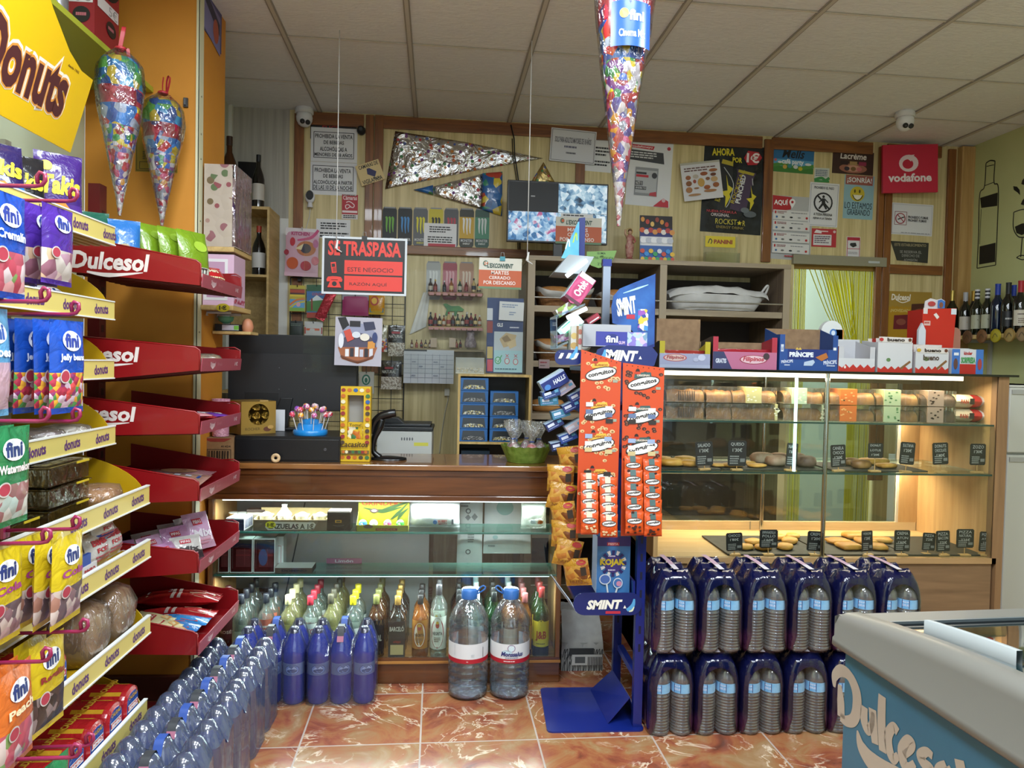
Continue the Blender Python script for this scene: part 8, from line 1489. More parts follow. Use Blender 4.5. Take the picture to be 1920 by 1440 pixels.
# security monitor on the unit
MY=UY+.12
a,b=onR(951,398,MY),onR(1140,398,MY);zt,zb=onR(1045,341,MY).z,onR(1045,456,MY).z;w=b.x-a.x;h=zt-zb;zu=UZ[0]+.026
mo2=thing('security_monitor','wide black monitor showing four camera views above the bread shelves','monitor',room((a.x+b.x)/2,MY,zu),DEL)
mb=MB();mb.box(-w/2,0,zb-zu,w/2,.03,zt-zu,plain('101012',.35));mb.build('bezel',mo2,bev=.003)
def view(kind):
 m,nt,bb=new('camera_view');vo=N(nt,'ShaderNodeTexVoronoi',i_Scale=38.0);nt.links.new(coords(nt,(1,1,1)),vo.inputs['Vector']);nz=N(nt,'ShaderNodeTexNoise',i_Scale=14.0,i_Detail=4.0);nt.links.new(coords(nt),nz.inputs['Vector'])
 mxx=N(nt,'ShaderNodeMath',operation='MULTIPLY_ADD');mxx.inputs[1].default_value=.35;sp_=N(nt,'ShaderNodeSeparateColor');nt.links.new(vo.outputs['Color'],sp_.inputs[0]);nt.links.new(sp_.outputs[0],mxx.inputs[0]);nt.links.new(nz.outputs[0],mxx.inputs[2])
 r=ramp(nt,[(.42,'1c2a3a'),(.55,'5a86a8'),(.68,'a8c8d8'),(.85,'e2eef2')]if kind else[(.40,'1a2c4a'),(.55,'3f7ab0'),(.68,'8fb8d8'),(.8,'d8e8f4'),(.92,'b05a8a')],mxx.outputs[0]);bb.inputs['Base Color'].default_value=(0,0,0,1);nt.links.new(r.outputs[0],bb.inputs['Emission Color']);bb.inputs['Emission Strength'].default_value=.75;bb.inputs['Roughness'].default_value=.5;return m
T=TR(0,-.0012,(zb+zt)/2-zu)@FRONT;hw_,hh_=w/2-.008,h/2-.010
mb=MB();mb.rect(-hw_,0.001,-.001,hh_,plain('0c0d10',.5),T);mb.rect(.001,.001,hw_,hh_,view(1),T);mb.rect(-hw_,-hh_,-.001,-.001,view(0),T);mb.rect(.001,-hh_,hw_,-.001,view(1),T);mb.rect(-.012-w*.25,h*.24,.012-w*.25,h*.26,'9a9a9e',T,.0006);mb.build('screen',mo2)
mb=MB();mb.box(-.02,.005,.012,.03,.028,zb-zu+.002,plain('141416',.4));mb.box(-.10,-.05,0,.12,.07,.012,plain('141416',.4));mb.build('stand',mo2)
sheet('paper_sign','orange and white closed on Tuesdays sign taped over the security monitor','sign',(1042,408,1128,458),('R',MY-.006),'c9c6ba',[('R',1042,408,1128,425,'c9c6ba'),('R',1042,425,1128,454,'b5542a'),('R',1042,454,1128,458,'5a7a5a'),('C',1054,415,4,5,'4a6a5a'),('C',1055,415,2.6,3,'c05a2a'),('T',"L'EXCONVENT",1061,413,1110,422,'2c4a40',dict(bold=2,shear=.2)),('T','MARTES',1064,428,1102,435,'e6d8d0'),('T','CERRADO',1064,437,1104,444,'e6d8d0'),('T','POR DESCANSO',1050,446,1114,453,'e6d8d0')])
sheet('paper_strip','thin white printed strip along the top of the orange monitor sign','paper',(1052,401,1112,407.6),('R',MY-.006),'d0d0d0',[('N',1056,402,1108,407,1,'3a3a3c')])
# figurine, cards display, clear holder
q=onR(1180,484,MY);o=thing('saint_figurine','small painted saint figurine standing on the bread shelves','figurine',room(q.x,MY,zu),DEL);H=onR(1180,424,MY).z-zu
mb=MB();mb.lathe([(.026,0),(.028,.01),(.022,.02),(.0,.022)],'7a3a34',16);mb.build('base',o)
mb=MB();mb.lathe([(.012,.02),(.020,.03),(.024,H*.3),(.026,H*.45),(.018,H*.55),(.022,H*.68),(.016,H*.74),(.008,H*.77)],mottle('8a4a44','b08a7a',60,.5),14,sx=1,sy=.7);mb.tube([(-.018,0,H*.70),(-.03,-.005,H*.78),(-.03,-.01,H*.9)],[.007,.006,.005],'b08a70',8);mb.tube([(.018,0,H*.70),(.03,-.01,H*.58),(.018,-.02,H*.52)],[.007,.006,.005],'a05a50',8);mb.lathe([(0,H*.76),(.010,H*.79),(.012,H*.84),(.008,H*.89),(0,H*.90)],'b08a70',12);mb.lathe([(.0125,H*.835),(.013,H*.87),(.008,H*.915),(0,H*.92)],'5a3a24',12,T=TR(0,.002,0));mb.build('figure',o)
mb=MB();n=20;mb.tube([(.018*math.cos(2*PI*k/n),.008,H*.86+.018*math.sin(2*PI*k/n))for k in range(n)],.0018,plain('b08a4a',.3,.7),6,True);mb.build('halo',o)
q0,q1=onR(1201,443,MY),onR(1262,443,MY);w=q1.x-q0.x;H=onR(1230,403,MY).z-zu;mb=MB()
mb.box(-w/2,0,0,w/2,.01,H,'a8b0c0');face(mb,(1201,403,1262,486),w,H,[('R',1201,403,1262,425,'1c1418'),('R',1201,425,1262,440,'2a3070'),('R',1203,440,1262,456,'d4d4d8'),('R',1201,456,1262,486,'2f5aa0')]+[('C',1206+9*i,410+4*(i%3),3.6,4.4,['c98a3a','b03a2c','d8b060','8a3a2a'][i%4])for i in range(6)]+[('C',1205+8*i,429+3*(i%2),5,4.6,['c0562c','d8d0c8','a83a3a','c98a4a'][i%4])for i in range(8)]+[('C',1207+10*i,447,6,5.4,['e0e0e4','b8bcc8'][i%2])for i in range(6)]+[('C',1205+8*i,466+5*(i%2),4.4,4,['c04a3a','3a8ad0','d8b03a','3a9a5a','d0d4dc'][i%5])for i in range(8)]+[('C',1205+7*i,480,3.6,3.6,['d8b03a','3a9a5a','c04a3a'][i%3])for i in range(9)],TR(0,0,H/2)@FRONT)
o=mb.build('sticker_display');tag(o,'colourful sticker display card leaning at the top of the bread shelves','display card');place(o,room((q0.x+q1.x)/2,MY,zu),DEL,-.08)
q0,q1=onR(1324,462,MY),onR(1388,462,MY);w=q1.x-q0.x;H=onR(1355,440,MY).z-zu;o=thing('card_holder','clear card holder with a yellow PANINI strip on the bread shelves','holder',room((q0.x+q1.x)/2,MY,zu),DEL)
mb=MB();cl_=clear('eef0ee',.12,.05);mb.box(-w/2,.04,0,w/2,.043,H*.98,cl_);mb.box(-w/2,0,0,w/2,.003,H*.42,cl_);mb.box(-w/2,.003,0,w/2,.04,.003,cl_);mb.box(-w/2,.003,.003,-w/2+.003,.04,H*.42,cl_);mb.box(w/2-.003,.003,.003,w/2,.04,H*.42,cl_);mb.build('clear_body',o)
mb=MB();mb.box(-w*.46,.036,H*.62,w*.42,.039,H*.98,'c9b41e');mb.txt('PANINI',w*.06,H*.80,w*.55,H*.14,'8a3a1e',TR(0,.0355,0)@FRONT,.0004,3);mb.stroke([(-w*.38,H*.74),(-w*.33,H*.88),(-w*.27,H*.82),(-w*.30,H*.72)],.006,'3a3a24',TR(0,.0355,0)@FRONT,.0004);mb.build('title_strip',o)
# pale green price leaf clipped to the shelf edge
q=onR(1128,486,UY-.03);mb=MB();L=[(1100,472),(1156,470),(1150,486),(1138,498),(1122,503),(1108,498),(1100,490)];mb.prism([(onR(x,y,UY-.03).x-q.x,onR(x,y,UY-.03).z-q.z)for x,y in L],-.002,0,'8fbf6a',FRONT)
W2=onR(1156,486,UY-.03).x-onR(1100,486,UY-.03).x;face(mb,(1100,470,1156,503),W2,W2*33/56,[('T','GUMIA',1119,474,1135,478,'2a4a2a'),('T','NATIVA Y ENSALADA',1106,482,1150,487,'3a5a34'),('T',"2'10€",1120,493,1138,498,'3a5a34')],FRONT);mb.box(-.01,.0,.01,.01,.028,.02,'6a8a50');o=mb.build('price_label');tag(o,'leaf shaped pale green price label clipped to the bread shelves','label');place(o,room(q.x,UY-.034,q.z),DEL)
# ================================================================== BAKERY DISPLAY
BY0,BY1=3.20,3.80
BX0,BX1,BZ,BT=.88,2.520,.548,1.385
bd_=thing('bakery_display','long glass bakery display case with warm lit shelves of pastries','display case',(BX0,BY0,0));L=BX1-BX0;D=BY1-BY0
bw=wood('6f553c','8a6c4e','x',.5,.5);bwl=wood('b08a58','c9a470','z',.5,.45);deck=wood('b5935f','cdae7a','x',.5,.45)
mb=MB();mb.box(0,.01,0,L-.045,D,BZ-.025,bw);mb.box(0,0,BZ-.026,L-.03,.03,BZ,wood('97764f','b08e62','x',.5,.45));mb.build('base_cabinet',bd_)
mb=MB();mb.box(0,.031,BZ-.024,L-.045,D,BZ-.002,deck);mb.build('deck',bd_)
mb=MB();mb.box(L-.045,.045,0,L-.03,D,BT,bwl);mb.box(L-.03,0,0,L,D,BT,wood('7a5c40','94714e','z',.5,.5));mb.box(L-.05,0,BZ-.026,L-.03,.045,BT,wood('7a5c40','94714e','z',.5,.5));mb.build('end_panel',bd_)
mb=MB();mb.box(0,0,0,.02,D,BT,bwl);mb.build('end_panel',bd_)
mb=MB();mb.box(-.005,-.015,BT,L+.035,D+.01,BT+.010,plain('0e0f10',.12));mb.build('top_glass',bd_)
gl=clear('fbfdfc',.012,.02,fres=.18);mb=MB();mb.box(.02,.004,BZ+.001,L-.05,.010,BT-.001,gl);mb.build('front_glass',bd_)
zA_,zB_=onY(1600,793,BY0).z,onY(1600,888,BY0).z
for z in(zA_,zB_):mb=MB();mb.box(.022,.021,z-.008,L-.047,D-.06,z,clear('e6f4f0',.03,.03));mb.box(.022,.019,z-.008,L-.047,.021,z,plain('24443e',.15));mb.build('glass_shelf',bd_)
chrome=plain('a8a8a6',.15,1)
for px,y in((1551,.012),(1434,D-.07)):x=onY(px,820,BY0+y).x-BX0;mb=MB();mb.cyl((x,y+.012,BZ-.001),(x,y+.012,BT-.001),.010,chrome,seg=14);mb.build('post',bd_)
mb=MB();z1=onY(1500,978,BY1-.03).z
for q in((0.02,BZ-.001,L-.05,z1),(0.02,BT-.05,L-.05,BT-.001)):mb.box(q[0],D-.03,q[1],q[2],D-.002,q[3],wood('b9a27c','d0bb94','x',.5,.4))
xw=onY(1688,800,BY1-.02).x-BX0;mb.box(xw-.012,D-.028,z1,xw,D-.004,BT-.05,'cfcabc');mb.box(xw+.001,D-.03,z1,L-.046,D-.002,BT-.05,bwl);xm=onY(1405,950,BY1-.02).x-BX0;mb.box(xm,D-.032,BZ,xm+.006,D-.026,z1,'8a8474');mb.build('rear_frame',bd_)
mb=MB();mb.box(.03,D-.018,z1+.001,xw-.013,D-.014,BT-.051,clear('eef4f2',.03,.02));mb.build('sliding_glass',bd_)
mb=MB();mb.box(.03,.030,BT-.022,L-.20,.050,BT-.002,glow('fff2d8',2.0));mb.build('lamp_strip',bd_)
x=onY(1491,800,BY0+.03).x-BX0;mb=MB();mb.cyl((x,.03,zB_+.003),(x,.03,BT-.024),.007,glow('c8f4f8',1.6),seg=10);mb.build('lamp_or_reflection_tube',bd_)  # glowing tube imitates an upright reflection in the display glass, no lamp there
area('display_lamp',(BX0+L/2,BY0+.07,BT-.028),L-.3,.04,8,(1,.84,.62),(-.22,0,0))
for k,(z,p)in enumerate(((zA_,5),(zB_,9))):
 mb=MB();mb.box(.05,D-.075,z-.022,L-.06,D-.063,z-.010,glow('ffe6c0',2.0));mb.build('lamp_strip',bd_);area('display_lamp',(BX0+L/2,BY0+D-.09,z-.024),L-.3,.02,p,(1,.82,.58),(.25,0,0))
 # wrapped cakes, two layers
cf=clear('f4eee4',.06,.06,.4,40,('d8ccb8',.04),.15);cake=mottle('5a3c22','86622f',22,.6,.1);caked=mottle('24140e','3c2416',22,.6)
CK=[(1250,1320,None,None,'plain'),(1325,1372,None,None,'short plain'),(1374,1455,'b9b07a',(1398,1427),'pale floral banded'),(1470,1543,'aab89a',(1484,1512),'pale green banded'),(1557,1640,'c4682c',(1575,1606),'orange banded'),(1644,1722,'a9b890',(1657,1688),'leaf print banded'),(1727,1792,'a08a78',(1739,1769),'brown flower banded')]
hk=(onY(1600,745,BY0+.1).z-onY(1600,792,BY0+.1).z)*.62
for k,(x0,x1,sc__,sl,ad)in enumerate(CK):
 for l in range(2):
  Yk=BY0+.07;a,b=onY(x0,770,Yk).x,onY(x1,770,Yk).x;w=b-a
  o=thing('wrapped_cake',f'{ad} wrapped cake on the top glass shelf, {"upper" if l else "lower"} of its pair','cake',((a+b)/2,Yk,zA_+.001+l*(hk+.004)),0,'wrapped cakes on the top glass shelf');R=random.Random(k*3+l)
  mb=MB();mb.grid(14,8,lambda u,v:((u-.5)*w,.055-.05*math.cos(PI*v),.002+(hk-.006)*(math.sin(PI*v)**.6)*(.80+.16*noise.noise((u*5+k,v*2,l)))),caked if k==6 else cake);mb.box(-w/2,.006,.001,w/2,.104,.004,'d8d0bc');mb.build('cake',o)
  mb=MB();mb.box(-w/2-.002,.001,.0005,w/2+.002,.109,hk,cf);mb.build('clear_wrap',o)
  if sl:
   a2,b2=onY(sl[0]+6*(l==0 and k in(2,3))*10,770,Yk).x-(a+b)/2,onY(sl[1]+6*(l==0 and k in(2,3))*10,770,Yk).x-(a+b)/2;b2=min(b2,w/2-.005);mb=MB();mb.box(a2,-.001,.0005,b2,.111,hk+.001,sc__)
   for q in range(9):mb.disc(R.uniform(a2+.006,b2-.006),R.uniform(.008,hk-.008),.006,.0035,{4:'d8a060',5:'4f7a4a',6:'3a241c'}.get(k,'d8d4b8'),TR(0,-.001,0)@FRONT,.0004,8)
   mb.build('paper_band',o)
  elif k==0:
   mb=MB();
   for q in range(10):mb.box(-w*.2+q*.008,-.0008,.008,-w*.2+q*.008+.004,0,hk*.7,'2a2a2a')
   mb.build('bar_print',o)
for l in range(2):
 Yk=BY0+.08;a,b=onY(1796,770,Yk).x,onY(1846,770,Yk).x;w=b-a;mb=MB();hb=hk*.9
 mb.grid(12,10,lambda u,v:(-w/2+w*1.2*u,.05-.045*math.cos(2*PI*v)*(1 if u<.85 else .6+2.6*(u-.85)),hb/2+hb/2*math.sin(2*PI*v)*(1 if u<.85 else .5+3*(u-.85))),None,mfn=lambda u,v:pack('c9b99a')if u<.6 else(pack('a81c24')if u<.95 else pack('d0c8c0')))
 mb.txt('PAN',-w*.18,hb*.5,w*.3,hb*.3,'a83a2c',TR(0,.004,0)@FRONT,.004,2);mb.box(w*.05,.0035,hb*.3,w*.22,.0055,hb*.72,'2a2420');o=mb.build('bread_pack');tag(o,f'red and cream bread pack at the end of the top glass shelf, {"upper" if l else "lower"} one','bread','red and cream bread packs');place(o,((a+b)/2-.01,Yk,zA_+.002+l*(hb+.003)),.05*l)
 # slates, pastries and chalk price signs
slate=mottle('22231f','34352f',18,.6)
def slates(xs,z,y0,y1,lab):
 for k,(x0,x1)in enumerate(xs):
  a,b=onY(x0,880 if z>.8 else 1030,BY0+y0).x,onY(x1,880 if z>.8 else 1030,BY0+y0).x;mb=MB();mb.box(-(b-a)/2,0,0,(b-a)/2,y1-y0,.006,slate);o=mb.build('slate_board');tag(o,f'dark slate board under the pastries on {lab}, '+['first','second','third','fourth'][k]+' along','slate');place(o,((a+b)/2,BY0+y0,z+.0012))
slates(((1240,1352),(1358,1545),(1562,1740)),zB_,.06,.34,'the middle shelf');slates(((1365,1545),(1550,1700),(1704,1845)),BZ,.04,.40,'the bottom deck')
gold_=mottle('c48a34','e2b25a',16,.5,.15);crust=mottle('9a5e24','c98e42',12,.55,.2);sug=mottle('7a4a2a','d0bca0',7,.7);chs=mottle('5a3018','c49858',9,.5)
def pastry(label,kind,px,py,wpx,Y,z,rz=0,seed=1,m=None,ry=0,group=None,hz=None):
 c=onY(px,py,Y);w=wpx*Y/FPX
 if kind=='half':
  mb=MB();mb.grid(18,8,lambda u,v:(w/2*math.cos(PI*u)*(.25+.75*math.sin(PI*v)**.5 if 0 else 1)*(1-.0*v),w*.42*math.sin(PI*u)*(1-2*abs(v-.5))*0+w*.40*math.sin(PI*u)*(v if v<.5 else 1-v)*2-w*.2*math.sin(PI*u)*0,(w*.22*math.sin(PI*v)*math.sin(PI*u)**.7)+.001),m or gold_);mb.grid(18,1,lambda u,v:(w/2*math.cos(PI*(1-u)),w*.40*math.sin(PI*u)*v,.0005),m or gold_)
  o=mb.build('turnover');tag(o,label,'pastry',group);place(o,(c.x,Y,z),rz,0,ry);return o
 hs=hz or{'roll':.45,'flat':.16,'puff':.24,'bun':.42,'slab':.2}[kind];ds={'roll':.8,'flat':.8,'puff':.85,'bun':.7,'slab':.6}[kind]
 return lump({'roll':'sweet_roll','flat':'turnover','puff':'puff_pastry','bun':'bun','slab':'sweet_bread'}[kind],label,'pastry',(c.x,Y+w*ds/2,z),w,w*ds,w*hs,m or crust,rz,group,None,seed,{'puff':.7,'slab':.5}.get(kind,.15),.02)
zS=zB_+.0085;ORDN=['first','second','third','fourth','fifth','sixth','seventh','eighth','ninth','tenth']
for k,(x,y,s,dy,dz)in enumerate(((1252,870,36,.12,0),(1264,868,48,.09,0),(1290,862,44,.20,0),(1246,862,36,.23,0),(1298,862,40,.09,.0),(1318,866,36,.21,0))):pastry(f'golden turnover at the near end of the middle shelf, {ORDN[k]} of six','flat',x,y,s,BY0+dy,zS+dz,.2*k,k,gold_,0,'golden turnovers on the middle shelf',.3)
for k,(x,s,dy)in enumerate(((1352,34,.10),(1380,44,.08),(1405,34,.20),(1425,40,.09))):pastry(f'flat biscuit coloured turnover before the sugared rolls, {ORDN[k]} of four','flat',x,875,s,BY0+dy,zS,.1*k,10+k,gold_,0,'flat turnovers on the middle shelf')
for k,(x,s,dy,dz,m)in enumerate(((1436,46,.22,0,sug),(1462,44,.14,0,sug),(1466,40,.27,0,sug),(1500,46,.22,0,sug),(1520,46,.12,0,mottle('3c2014','b9a288',6,.6)))):pastry(f'sugar dusted roll on the middle shelf, {ORDN[k]} along','roll',x,870,s,BY0+dy,zS,.3*k,20+k,m,0,'sugar dusted rolls')
for k,(x,s,dy,m,kd)in enumerate(((1602,34,.20,chs,'bun'),(1622,40,.09,chs,'bun'),(1648,60,.24,gold_,'slab'),(1668,44,.12,gold_,'slab'))):pastry(['chocolate striped bun at the back behind the DONUT LOTUS sign','chocolate striped bun beside the DONUT LOTUS sign','long golden sweet bread at the back of the middle shelf','golden sweet bread in front on the middle shelf'][k],kd,x,870,s,BY0+dy,zS,.1*k,30+k,m)
zD=BZ-.002+.0095
for k,(x,y,s,dy,dz)in enumerate(((1402,1030,34,.10,0),(1418,1020,34,.20,0),(1437,1032,36,.09,0),(1447,1022,38,.19,0),(1463,1014,36,.29,0),(1478,1032,38,.10,0),(1487,1022,36,.22,0),(1492,1014,32,.32,0))):pastry(f'golden turnover on the bottom deck, {ORDN[k]} of eight','flat',x,y,s,BY0+dy,zD+dz,.25+.1*k,40+k,gold_,0,'golden turnovers on the bottom deck',.28)
for k,(x,y,s,dy)in enumerate(((1580,1022,42,.20),(1602,1030,46,.10),(1612,1012,44,.31),(1632,1020,40,.21),(1652,1030,42,.10),(1662,1016,38,.24))):pastry(f'square puff pastry on the bottom deck, {ORDN[k]} of six','puff',x,y,s,BY0+dy,zD,.2-.12*k,50+k,mottle('b07424','d9a448',14,.5,.3),0,'square puff pastries')
def sign_(px,yt,yb,w,Y,z,title,price,lab,stick=False,rot=0):
 a=onY(px,yb,Y);k=Y/FPX;W=w*k;Ht=onY(px,yt,Y).z;Hb=(onY(px,yb,Y).z if not stick else onY(px,yb-12,Y).z)
 zb_=max(Hb,z+.02);h=Ht-zb_;o=thing('price_sign',lab,'price sign',(a.x,Y,z+.0028),0,'chalk price signs in the bakery display')
 mb=MB();mb.box(-.025,-.012,0,.025,.012,.007,'b9955c');mb.cyl((0,0,.007),(0,0,zb_-z+h*.4),.002,'b9955c',seg=6);mb.build('wooden_foot',o)
 mb=MB();T=TR(0,-.003,zb_-z+h/2)@FRONT;e=W*.05
 mb.prism([(-W/2+e,-h/2),(W/2-e,-h/2),(W/2-e,-h/2+e),(W/2,-h/2+e),(W/2,h/2-e),(W/2-e,h/2-e),(W/2-e,h/2),(-W/2+e,h/2),(-W/2+e,h/2-e),(-W/2,h/2-e),(-W/2,-h/2+e),(-W/2+e,-h/2+e)],-.003,0,plain('151614',.7),T)
 n_=title.split('|');big=h>.07;it=[('T',t,14,8+20*i*(1 if big else 1.6),86,22+20*i*(1 if big else 1.6),'b9bcb8',B(0))for i,t in enumerate(n_)]+[('T',price,24,10+20*len(n_)*(1 if big else 1.5),76,24+20*len(n_)*(1 if big else 1.5),'c4c6c0',B(0))]
 if big:it+=[('N',10,58,62,94,4,'8f928e'),('R',66,70,92,84,'7a7c78')]
 face(mb,(0,0,100,100),W,h,it,T);mb.build('chalk_board',o);o.rotation_euler=(0,rot,0)
SG=[(1321,829,877,34,'SALADO',"1'30€",False),(1381,827,880,36,'QUESO',"1'30€",False),(1482,832,875,22,'NATA',"1'60€",False),(1572,835,880,30,'CANELA|CHOCO',"1'20€",False),(1640,832,872,30,'DONUT|LOTUS',"1'20€",True),(1698,830,872,30,'SULTANA',"1'20€",False),(1764,831,872,32,'DONUTS|CHOCOLATE',"1'40€",False),(1832,833,873,32,'ZOZO',"1'30€",False)]
for k,(x,a,b,w,t,p_,s)in enumerate(SG):sign_(x,a,b,w,BY0+.045,zB_,t,p_,f'chalk price sign on the middle shelf, {ORDN[k]} along the row',s,(k%3-1)*.06)
SG=[(1377,1000,1040,32,'CHOCO',"1'80€",False),(1440,994,1040,36,'EMPANADILLA|POLLO',"1'60€",True),(1527,997,1040,34,'CREMA',"1'20€",False),(1626,996,1038,22,'HOJALDRE',"1'20€",False),(1690,995,1040,32,'CREMA|ATÚN',"1'60€",False),(1739,1000,1040,26,'PIZZA',"2'25€",False),(1768,996,1038,28,'PIZZA|BACON',"2'25€",False),(1808,993,1040,36,'PIZZA|NATURAL',"2'25€",True),(1846,998,1041,28,'PIZZA|ATÚN',"2'25€",False)]
for k,(x,a,b,w,t,p_,s)in enumerate(SG):sign_(x,a,b,w,BY0+(.045 if k!=5 else .06),BZ-.002,t,p_,f'chalk price sign on the bottom deck, {ORDN[k]} along the row',s,(k%3-1)*.05)
# ================================================================== ON TOP OF THE DISPLAY
TZ=BT+.0105;TY=3.27
def tray(name,label,x0,x1,yf,yside,yback,front,inside,items,side=None,left=None,d=.17,Y=TY,cat='box',flap=None,rz=0,back_in=None,fh=None):
 """open-topped counter carton: low front, higher sides and back"""
 a,b=onY(x0,690,Y),onY(x1,690,Y);w=b.x-a.x;cx=(x0+x1)/2;hf,hs,hb=(max(onY(cx,y,Y).z-TZ,.02)for y in(yf,yside,yback))
 o=thing(name,label,cat,((a.x+b.x)/2,Y,TZ),rz);t=.003
 mb=MB();mb.box(-w/2,0,0,w/2,t,hf,front);face(mb,(x0,yf,x1,onY and 690),w,hf,items,TR(0,0,hf/2)@FRONT);mb.build('printed_front',o)
 mb=MB();sd=side or front;s_=.024
 for sx in(-1,1):
  xa=-w/2 if sx<0 else w/2-t
  mb.prism([(t,0),(d,0),(d,hb),(.04,hs),(t,hs)],0,t,(left if sx<0 and left else sd),TR(xa,0,0)@Matrix(((0,0,1,0),(1,0,0,0),(0,1,0,0),(0,0,0,1))));xb=-w/2 if sx<0 else w/2-s_
  if hs>hf+.01:mb.box(xb,0,hf,xb+s_,t,hs,sd)
 mb.box(-w/2+t,d-t,0,w/2-t,d,hb,inside);mb.box(-w/2+t,t,0,w/2-t,d-t,t,inside);mb.build('carton',o)
 if flap:fy0,fy1,fx0,fx1=flap;A=onY(fx0,fy0,Y+d);Bq=onY(fx1,fy1,Y+d);mb=MB();mb.box(A.x-o.location.x,d+.001,hb-.02,Bq.x-o.location.x,d+.004,A.z-TZ,inside);mb.build('raised_flap',o)
 return o,w,hf,d
kraft=mottle('7d6248','8f7356',30,.85)
def packs(o,w,n,z,h,m,d,name,label,cat,grp,y=.02,lean=0,names=None):
 for k in range(n):
  mb=MB();L=w-.02;S=bag(mb,L,h,(d-.04)/n*.9,[(.08,m[k%len(m)]),(1,m[k%len(m)])],k+2);q=mb.build(name);tag(q,f'{label}, {ORDN[k]} from the front',cat,grp);place(q,(o.location.x,o.location.y+y+(d-.04)/n*(k+.5),o.location.z+z),0,lean)
o,w,hf,d=tray('biscuit_carton','grey Filipinos carton with a raised cardboard flap on the bakery display',1236,1331,663,640,655,'8f93ac',kraft,[('C',1265,671,22,7,'a8303a'),('C',1265,671,20,6,'c0a8a0'),('T','Filipinos',1249,667,1282,675,'8a2028',dict(bold=2,shear=.2)),('C',1315,670,7,6,'b4b8cc'),('C',1304,674,5,4,'a3a6bc'),('R',1236,684,1331,690,'9aa0b4')],side='a89a1c',left='1a1c22',flap=(597,655,1232,1312));packs(o,w,3,.004,hf+.012,[pack('8a2a24'),pack('b9903a'),pack('5a2420')],d,'biscuit_pack','dark red biscuit pack in the grey Filipinos carton','biscuits','biscuits in the grey carton')
o,w,hf,d=tray('biscuit_carton','pink Filipinos carton with dark side on the bakery display',1336,1456,660,632,640,'a8607e',kraft,[('C',1412,673,26,8,'8a2030'),('C',1412,673,24,7,'c9a8b0'),('T','Filipinos',1392,668,1432,678,'a02838',dict(bold=2,shear=.2)),('C',1436,667,6,6,'3a2a30'),('P',[(1336,660),(1356,660),(1372,690),(1336,690)],'2f3258'),('T','GRATIS',1341,672,1361,680,'c9ccd8',B(2))],side='a0283a',left='1c1c22');packs(o,w,3,.004,hf+.010,[pack('8f1c2a'),pack('a02434')],d,'biscuit_pack','red biscuit pack in the pink Filipinos carton','biscuits','biscuits in the pink carton')
a=onY(1370,640,3.52);mb=MB();S=bag(mb,.30,.13,.10,[(1,mottle('8a7050','a5896a',14,.85,.5))],4);mb.txt('PANADERIA',0,.105,.16,.014,'3a2c1c',fn=lambda x,y:bagface(S)(x,y,.001));o=mb.build('paper_bag');tag(o,'brown paper bag lying behind the Filipinos cartons','bag');place(o,(a.x,3.53,TZ))
o,w,hf,d=tray('biscuit_carton','blue Príncipe carton with brown inside on the bakery display',1461,1570,655,628,614,'1f4484',kraft,[('R',1476,655,1552,672,'14286a'),('P',[(1528,668),(1548,660),(1552,668),(1540,674)],'a8642c'),('P',[(1490,656),(1493,652),(1496,655),(1499,652),(1502,656)],'c9a848'),('T','PRÍNCIPE',1479,658,1524,668,'d8dce4',dict(bold=3)),('T','PRÍNCIPE',1464,672,1486,678,'c4cbdc',dict(bold=2,rot=.1)),('T','PRÍNCIPE',1543,671,1568,679,'c4cbdc',dict(bold=2,rot=.1)),('P',[(1507,676),(1524,672),(1527,676),(1522,682),(1506,682)],'a9b8cc'),('N',1470,680,1484,683,1,'c4cbdc'),('N',1549,680,1566,683,1,'c4cbdc')],side='1f4484')
mb=MB();mb.box(-w/2+.005,-.0012,.085,-w/2+.018,-.0004,.118,'b9c0cc');mb.txt('LU',-w/2+.0115,.10,.009,.014,'24386a',TR(0,-.0012,0)@FRONT,.0004,2);mb.box(w/2-.022,-.0012,.095,w/2-.008,-.0004,.108,'d0d4d8');mb.build('price_sticker',o)
for k,(x0,x1,y0,c,lab)in enumerate(((1538,1578,601,'d0d2d2','round white sweet pack behind the Príncipe carton'),(1562,1580,618,'c9843a','orange topped pack between the blue and white cartons'))):
 Yk=3.47;a,b=onY(x0,680,Yk).x,onY(x1,680,Yk).x;h=onY((x0+x1)/2,y0,Yk).z-TZ;mb=MB();w2=(b-a)/2
 if k==0:mb.prism([(-w2,0),(w2,0),(w2,h-w2)]+[(w2*math.cos(PI*i/12),h-w2+w2*math.sin(PI*i/12))for i in range(1,12)]+[(-w2,h-w2)],-.03,0,c,FRONT);mb.disc(.006,h-.06,.018,.02,'3f6fb0',FRONT,.001);mb.disc(.006,h-.06,.010,.012,'c9d4e0',FRONT,.0014)
 else:mb.box(-w2,0,0,w2,.03,h,c);face(mb,(0,0,100,100),w2*2,h,[('R',0,30,100,55,'d8d0c0'),('C',50,42,20,8,'a83a2a'),('R',0,70,100,100,'a82a24')],TR(0,0,h/2)@FRONT)
 o=mb.build('sweet_pack');tag(o,lab,'pack');place(o,((a+b)/2,Yk,TZ))
def zigz(x0,x1,y,c):return[('P',[(x0,690),(x0,y)]+[(x0+(x1-x0)*i/10,y+(3 if i%2 else-2))for i in range(1,10)]+[(x1,y),(x1,690)],c)]
white_=plain('bdbdc0',.4)
o,w,hf,d=tray('chocolate_carton','white kinder carton with a sloping inside on the bakery display',1572,1640,672,650,637,'c0c0c2',white_,zigz(1572,1640,682,'b02a20')+[('C',1584,684,2,2,'d8c8c0')],side='b4b4b8',left='a82a24')
